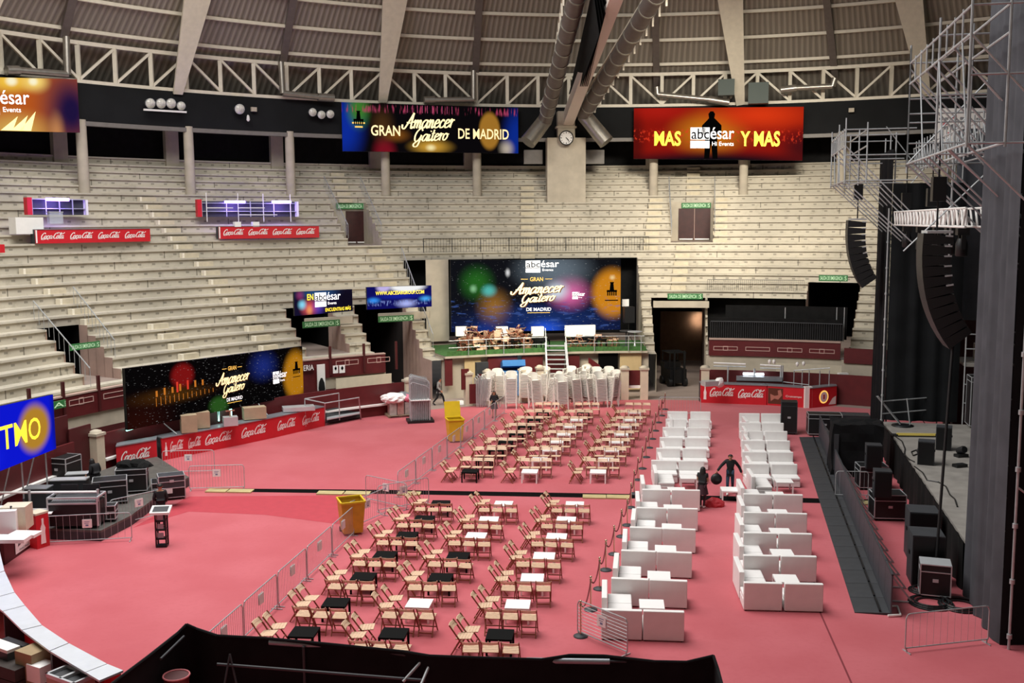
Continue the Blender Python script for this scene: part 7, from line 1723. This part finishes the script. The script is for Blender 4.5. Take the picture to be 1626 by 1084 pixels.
def person(label, loc, rz, J, top, legs, shoes, height=1.75, hair='short', group=None, extra=None, sleeves=True, skirt=False, bare_legs=False):
    """J overrides joint positions (metres for a 1.75 m figure, facing +y)"""
    P = dict(pelvis=(0, 0, .95), waist=(0, 0, 1.1), chest=(0, .01, 1.3), neck=(0, 0, 1.47), head=(0, .02, 1.58), crown=(0, .02, 1.69),
             shl=(-.18, 0, 1.42), ell=(-.24, -.02, 1.14), wrl=(-.25, .06, .9), shr=(.18, 0, 1.42), elr=(.24, -.02, 1.14), wrr=(.25, .06, .9),
             hil=(-.09, 0, .92), knl=(-.1, .02, .5), anl=(-.1, -.02, .09), tol=(-.11, .14, .04), hir=(.09, 0, .92), knr=(.1, .02, .5), anr=(.1, -.02, .09), tor=(.11, .14, .04))
    P.update(J); k = height / 1.75
    Q = {n: Vector(v) * k for n, v in P.items()}
    t = thing('person', label, 'person', loc, rz, group)
    order = ['pelvis', 'waist', 'chest', 'neck', 'head', 'crown', 'shl', 'ell', 'wrl', 'shr', 'elr', 'wrr', 'hil', 'knl', 'anl', 'tol', 'hir', 'knr', 'anr', 'tor']
    rad = dict(pelvis=.13, waist=.12, chest=.14, neck=.055, head=.088, crown=.075, shl=.06, ell=.043, wrl=.03, shr=.06, elr=.043, wrr=.03, hil=.085, knl=.058, anl=.04, tol=.03, hir=.085, knr=.058, anr=.04, tor=.03)
    E_ = [('pelvis', 'waist'), ('waist', 'chest'), ('chest', 'neck'), ('neck', 'head'), ('head', 'crown'), ('chest', 'shl'), ('shl', 'ell'), ('ell', 'wrl'), ('chest', 'shr'), ('shr', 'elr'), ('elr', 'wrr'), ('pelvis', 'hil'), ('hil', 'knl'), ('knl', 'anl'), ('anl', 'tol'), ('pelvis', 'hir'), ('hir', 'knr'), ('knr', 'anr'), ('anr', 'tor')]
    ix = {n: i for i, n in enumerate(order)}
    vs, fs = skin_mesh([(*Q[n], rad[n] * k * .92) for n in order], [(ix[a], ix[b]) for a, b in E_])
    m = MB(); m.add(vs, fs, smooth=True)
    hd = (Q['crown'] - Q['neck']).normalized(); fwd = Vector((0, 1, 0)); hc = Q['head'] + hd * .03 * k
    # face: nose, brow line, mouth, ears
    m.tube(hc + fwd * .08 * k + hd * .02 * k, hc + fwd * .112 * k - hd * .02 * k, .009 * k, 6, r2=.016 * k)
    for s in (-1, 1): m.lathe([(.005, -.03), (.018, -.01), (.02, .02), (.006, .035)], hc + Vector((s * .088 * k, 0, 0)), 8)
    # hands: palm, four fingers of different length, thumb from the side
    for wr, el, s in (('wrl', 'ell', -1), ('wrr', 'elr', 1)):
        d = (Q[wr] - Q[el]).normalized(); side = d.cross(Vector((1, 0, 0))).normalized(); a = Q[wr]; b = a + d * .085 * k
        m.bar(a - d * .01, b, .035 * k, .08 * k, up=tuple(side))
        nrm = d.cross(side)
        for q, L in enumerate((.062, .075, .07, .055)):
            st_ = b + side * (-.03 + .02 * q) * k; mid = st_ + d * L * .55 * k + nrm * s * -.008 * k; m.tube(st_, mid, .0095 * k, 6); m.tube(mid, mid + d * L * .45 * k + nrm * s * -.022 * k, .009 * k, 6, r2=.007 * k)
        th = a + d * .03 * k - side * .036 * k; m.tube(th, th + (d * .6 - side * .6).normalized() * .05 * k, .0115 * k, 6, r2=.009 * k)
    body = m.part('body', M['skin'], t, True)
    m = MB()
    for s in (-1, 1): m.lathe([(.001, -.009), (.01, 0), (.001, .009)], hc + fwd * .078 * k + Vector((s * .034 * k, 0, .022 * k)), 8)
    m.part('eyes', M['ink'], t, True)
    m = MB(); m.bar(hc + fwd * .088 * k - hd * .055 * k + Vector((-.026 * k, 0, 0)), hc + fwd * .088 * k - hd * .055 * k + Vector((.026 * k, 0, 0)), .012, .012); m.part('mouth', mat('lips', '8a4a44', .5), t, True)
    # clothes
    def cloth(name, names, edges, grow, mt, sc=None):
        id_ = {n: i for i, n in enumerate(names)}; sc = sc or {}
        v, f = skin_mesh([(*(Q[n] if n in Q else X[n]), (rad.get(n, .05) * k + grow) * sc.get(n, 1)) for n in names], [(id_[a], id_[b]) for a, b in edges]); mm = MB(); mm.add(v, f, smooth=True); return mm.part(name, M[mt], t, True)
    X = {'nk': Q['chest'].lerp(Q['neck'], .72), 'hem': Q['pelvis'] + Vector((0, 0, -.06 * k))}
    rad['nk'] = .075; rad['hem'] = .14
    if not sleeves:
        X['sl'] = Q['shl'].lerp(Q['ell'], .55); X['sr'] = Q['shr'].lerp(Q['elr'], .55); rad['sl'] = rad['sr'] = .055
        ends = ('sl', 'sr'); arms = [('shl', 'sl'), ('shr', 'sr')]; an = ['sl', 'sr']
    else:
        arms = [('shl', 'ell'), ('ell', 'wrl'), ('shr', 'elr'), ('elr', 'wrr')]; an = ['ell', 'wrl', 'elr', 'wrr']
    cloth('jacket' if sleeves else 'shirt', ['pelvis', 'hem', 'waist', 'chest', 'nk', 'shl', 'shr'] + an, [('pelvis', 'hem'), ('pelvis', 'waist'), ('waist', 'chest'), ('chest', 'nk'), ('chest', 'shl'), ('chest', 'shr')] + arms, .022 * k, top)
    if not bare_legs: cloth('trousers', ['pelvis', 'hil', 'knl', 'anl', 'hir', 'knr', 'anr'], [('pelvis', 'hil'), ('hil', 'knl'), ('knl', 'anl'), ('pelvis', 'hir'), ('hir', 'knr'), ('knr', 'anr')], .012 * k, legs)
    if skirt:
        mm = MB(); mm.lathe([(.15 * k, 0), (.2 * k, -.18 * k), (.25 * k, -.4 * k)], Q['pelvis'] + Vector((0, 0, .05 * k)), 18); mm.part('tunic_skirt', M[legs], t, True)
    for a, b in (('anl', 'tol'), ('anr', 'tor')):
        mm = MB(); v, f = skin_mesh([(*(Q[a] + (Q[a] - Q[b]) * .25 + Vector((0, 0, -.035 * k))), .045 * k), (*(Q[a].lerp(Q[b], .5) + Vector((0, 0, -.01 * k))), .05 * k), (*(Q[b] + (Q[b] - Q[a]) * .3), .038 * k)], [(0, 1), (1, 2)]); mm.add(v, f, smooth=True); mm.part('shoe', M[shoes], t, True)
    mm = MB(); bm = bmesh.new(); bmesh.ops.create_uvsphere(bm, u_segments=14, v_segments=10, radius=.108 * k)
    kill = [v for v in bm.verts if v.co.y > .03 * k and v.co.z < .045 * k]
    if hair == 'short': kill = [v for v in bm.verts if v.co.z < -.03 * k or (v.co.y > .03 * k and v.co.z < .05 * k)]
    bmesh.ops.delete(bm, geom=list(set(kill)), context='VERTS')
    if hair == 'long':
        for v in bm.verts:
            if v.co.z < 0 and v.co.y < .03 * k: v.co.z *= 3.6; v.co.x *= 1.25; v.co.y = v.co.y * 1.1 - .03 * k
    bm.verts.index_update(); mm.add([hc + hd * .01 * k + v.co for v in bm.verts], [tuple(v.index for v in f.verts) for f in bm.faces], smooth=True); bm.free(); mm.part('hair', M['hair_dark'], t, True)
    return t, Q
def wp(t, v): return wmat(t) @ Vector(v)
# man walking in the aisle between the sofas, bag in his right hand
p = fl(1159, 784); t, Q = person('man in black jacket and jeans walking between the sofa rows, swinging a round black bag', p, radians(165), dict(
    anl=(-.09, -.28, .17), knl=(-.1, .02, .5), tol=(-.1, -.16, .06), anr=(.09, .2, .09), knr=(.1, .16, .5), tor=(.1, .35, .06), pelvis=(0, 0, .93), chest=(0, .04, 1.3), neck=(0, .05, 1.46), head=(0, .09, 1.57), crown=(0, .1, 1.68),
    shl=(-.18, .03, 1.41), ell=(-.36, -.05, 1.16), wrl=(-.46, .02, .93), shr=(.18, .03, 1.41), elr=(.38, .1, 1.2), wrr=(.52, .22, 1.0)), 'black_wear', 'jeans', 'shoe_white', 1.74)
m = MB(); q = wp(t, Q['wrr'] + Vector((.03, .03, -.33))); bm = bmesh.new(); bmesh.ops.create_uvsphere(bm, u_segments=18, v_segments=12, radius=.24)
m.add([q + Vector((v.co.x, v.co.y * .55, v.co.z)) for v in bm.verts], [tuple(v.index for v in f.verts) for f in bm.faces], smooth=True); bm.free()
bt = thing('round_bag', 'round black bag hanging from the walking man\'s hand', 'bag', q - Vector((0, 0, .24))); m.part('body', M['black_plastic'], bt)
m = MB(); hq = wp(t, Q['wrr'] + Vector((.01, .03, -.05))); m.path([q + Vector((-.1, 0, .2)), hq, q + Vector((.1, 0, .2))], .015, 6); m.part('strap', M['black_cloth'], bt)
# woman standing in the aisle
p = fl(1115, 806); person('woman with long dark hair, black top and plum tunic standing beside the white sofa', p, radians(-25), dict(
    ell=(-.22, .02, 1.14), wrl=(-.1, .28, 1.14), elr=(.22, .02, 1.14), wrr=(.12, .3, 1.12), anl=(-.07, .02, .09), tol=(-.08, .17, .04), anr=(.07, -.05, .09), tor=(.08, .1, .04)), 'black_wear', 'plum', 'shoe_white', 1.68, 'long', sleeves=False, skirt=True)
# man walking at the left passage
p = fl(697, 643); t, Q = person('man in grey shirt with a black backpack walking past the barrier pallet', p, radians(-95), dict(
    anl=(-.09, .33, .1), knl=(-.1, .25, .52), tol=(-.1, .48, .06), anr=(.09, -.36, .16), knr=(.1, -.08, .5), tor=(.1, -.24, .05), pelvis=(0, 0, .92), chest=(0, .05, 1.29), head=(0, .1, 1.57), neck=(0, .06, 1.46), crown=(0, .1, 1.68), wrl=(-.26, .02, .92), wrr=(.26, .18, .94)), 'grey_shirt', 'black_wear', 'black_plastic', 1.75, sleeves=True)
m = MB(); m.T = wmat(t); 
bm = bmesh.new(); bmesh.ops.create_cube(bm, size=1); bmesh.ops.bevel(bm, geom=bm.edges[:], offset=.2, segments=3, affect='EDGES')
m.add([Vector((v.co.x * .32, v.co.y * .2 - .24, v.co.z * .48 + 1.22)) for v in bm.verts], [tuple(v.index for v in f.verts) for f in bm.faces], smooth=True); bm.free(); tag(m.part('backpack', M['black_cloth']), 'black backpack on the back of the man in grey shirt', 'backpack')
# person by the far crowd barriers
p = fl(785, 663); person('person in black jacket with bare lower legs standing by the far crowd barriers', p, radians(175), dict(wrl=(-.16, .2, 1.1), ell=(-.26, 0, 1.15), wrr=(.14, .22, 1.12), elr=(.26, 0, 1.15)), 'black_wear', 'black_wear', 'maroon', 1.6, 'long', skirt=True, bare_legs=True)
# two people at the mixing platform
p = dp(153, 792); person('person in black with dark hair behind the big open case on the mixing platform', p, radians(60), dict(wrl=(-.15, .3, 1.0), wrr=(.2, .3, 1.02), chest=(0, .06, 1.29), neck=(0, .1, 1.44), head=(0, .15, 1.54), crown=(0, .18, 1.64)), 'black_wear', 'black_wear', 'black_plastic', 1.7, 'long')
p = fl(257, 838); person('person in black standing behind the narrow stand at the mixing area', p, radians(20), dict(wrl=(-.16, .24, 1.05), wrr=(.2, .2, .98)), 'black_wear', 'black_wear', 'black_plastic', 1.72)
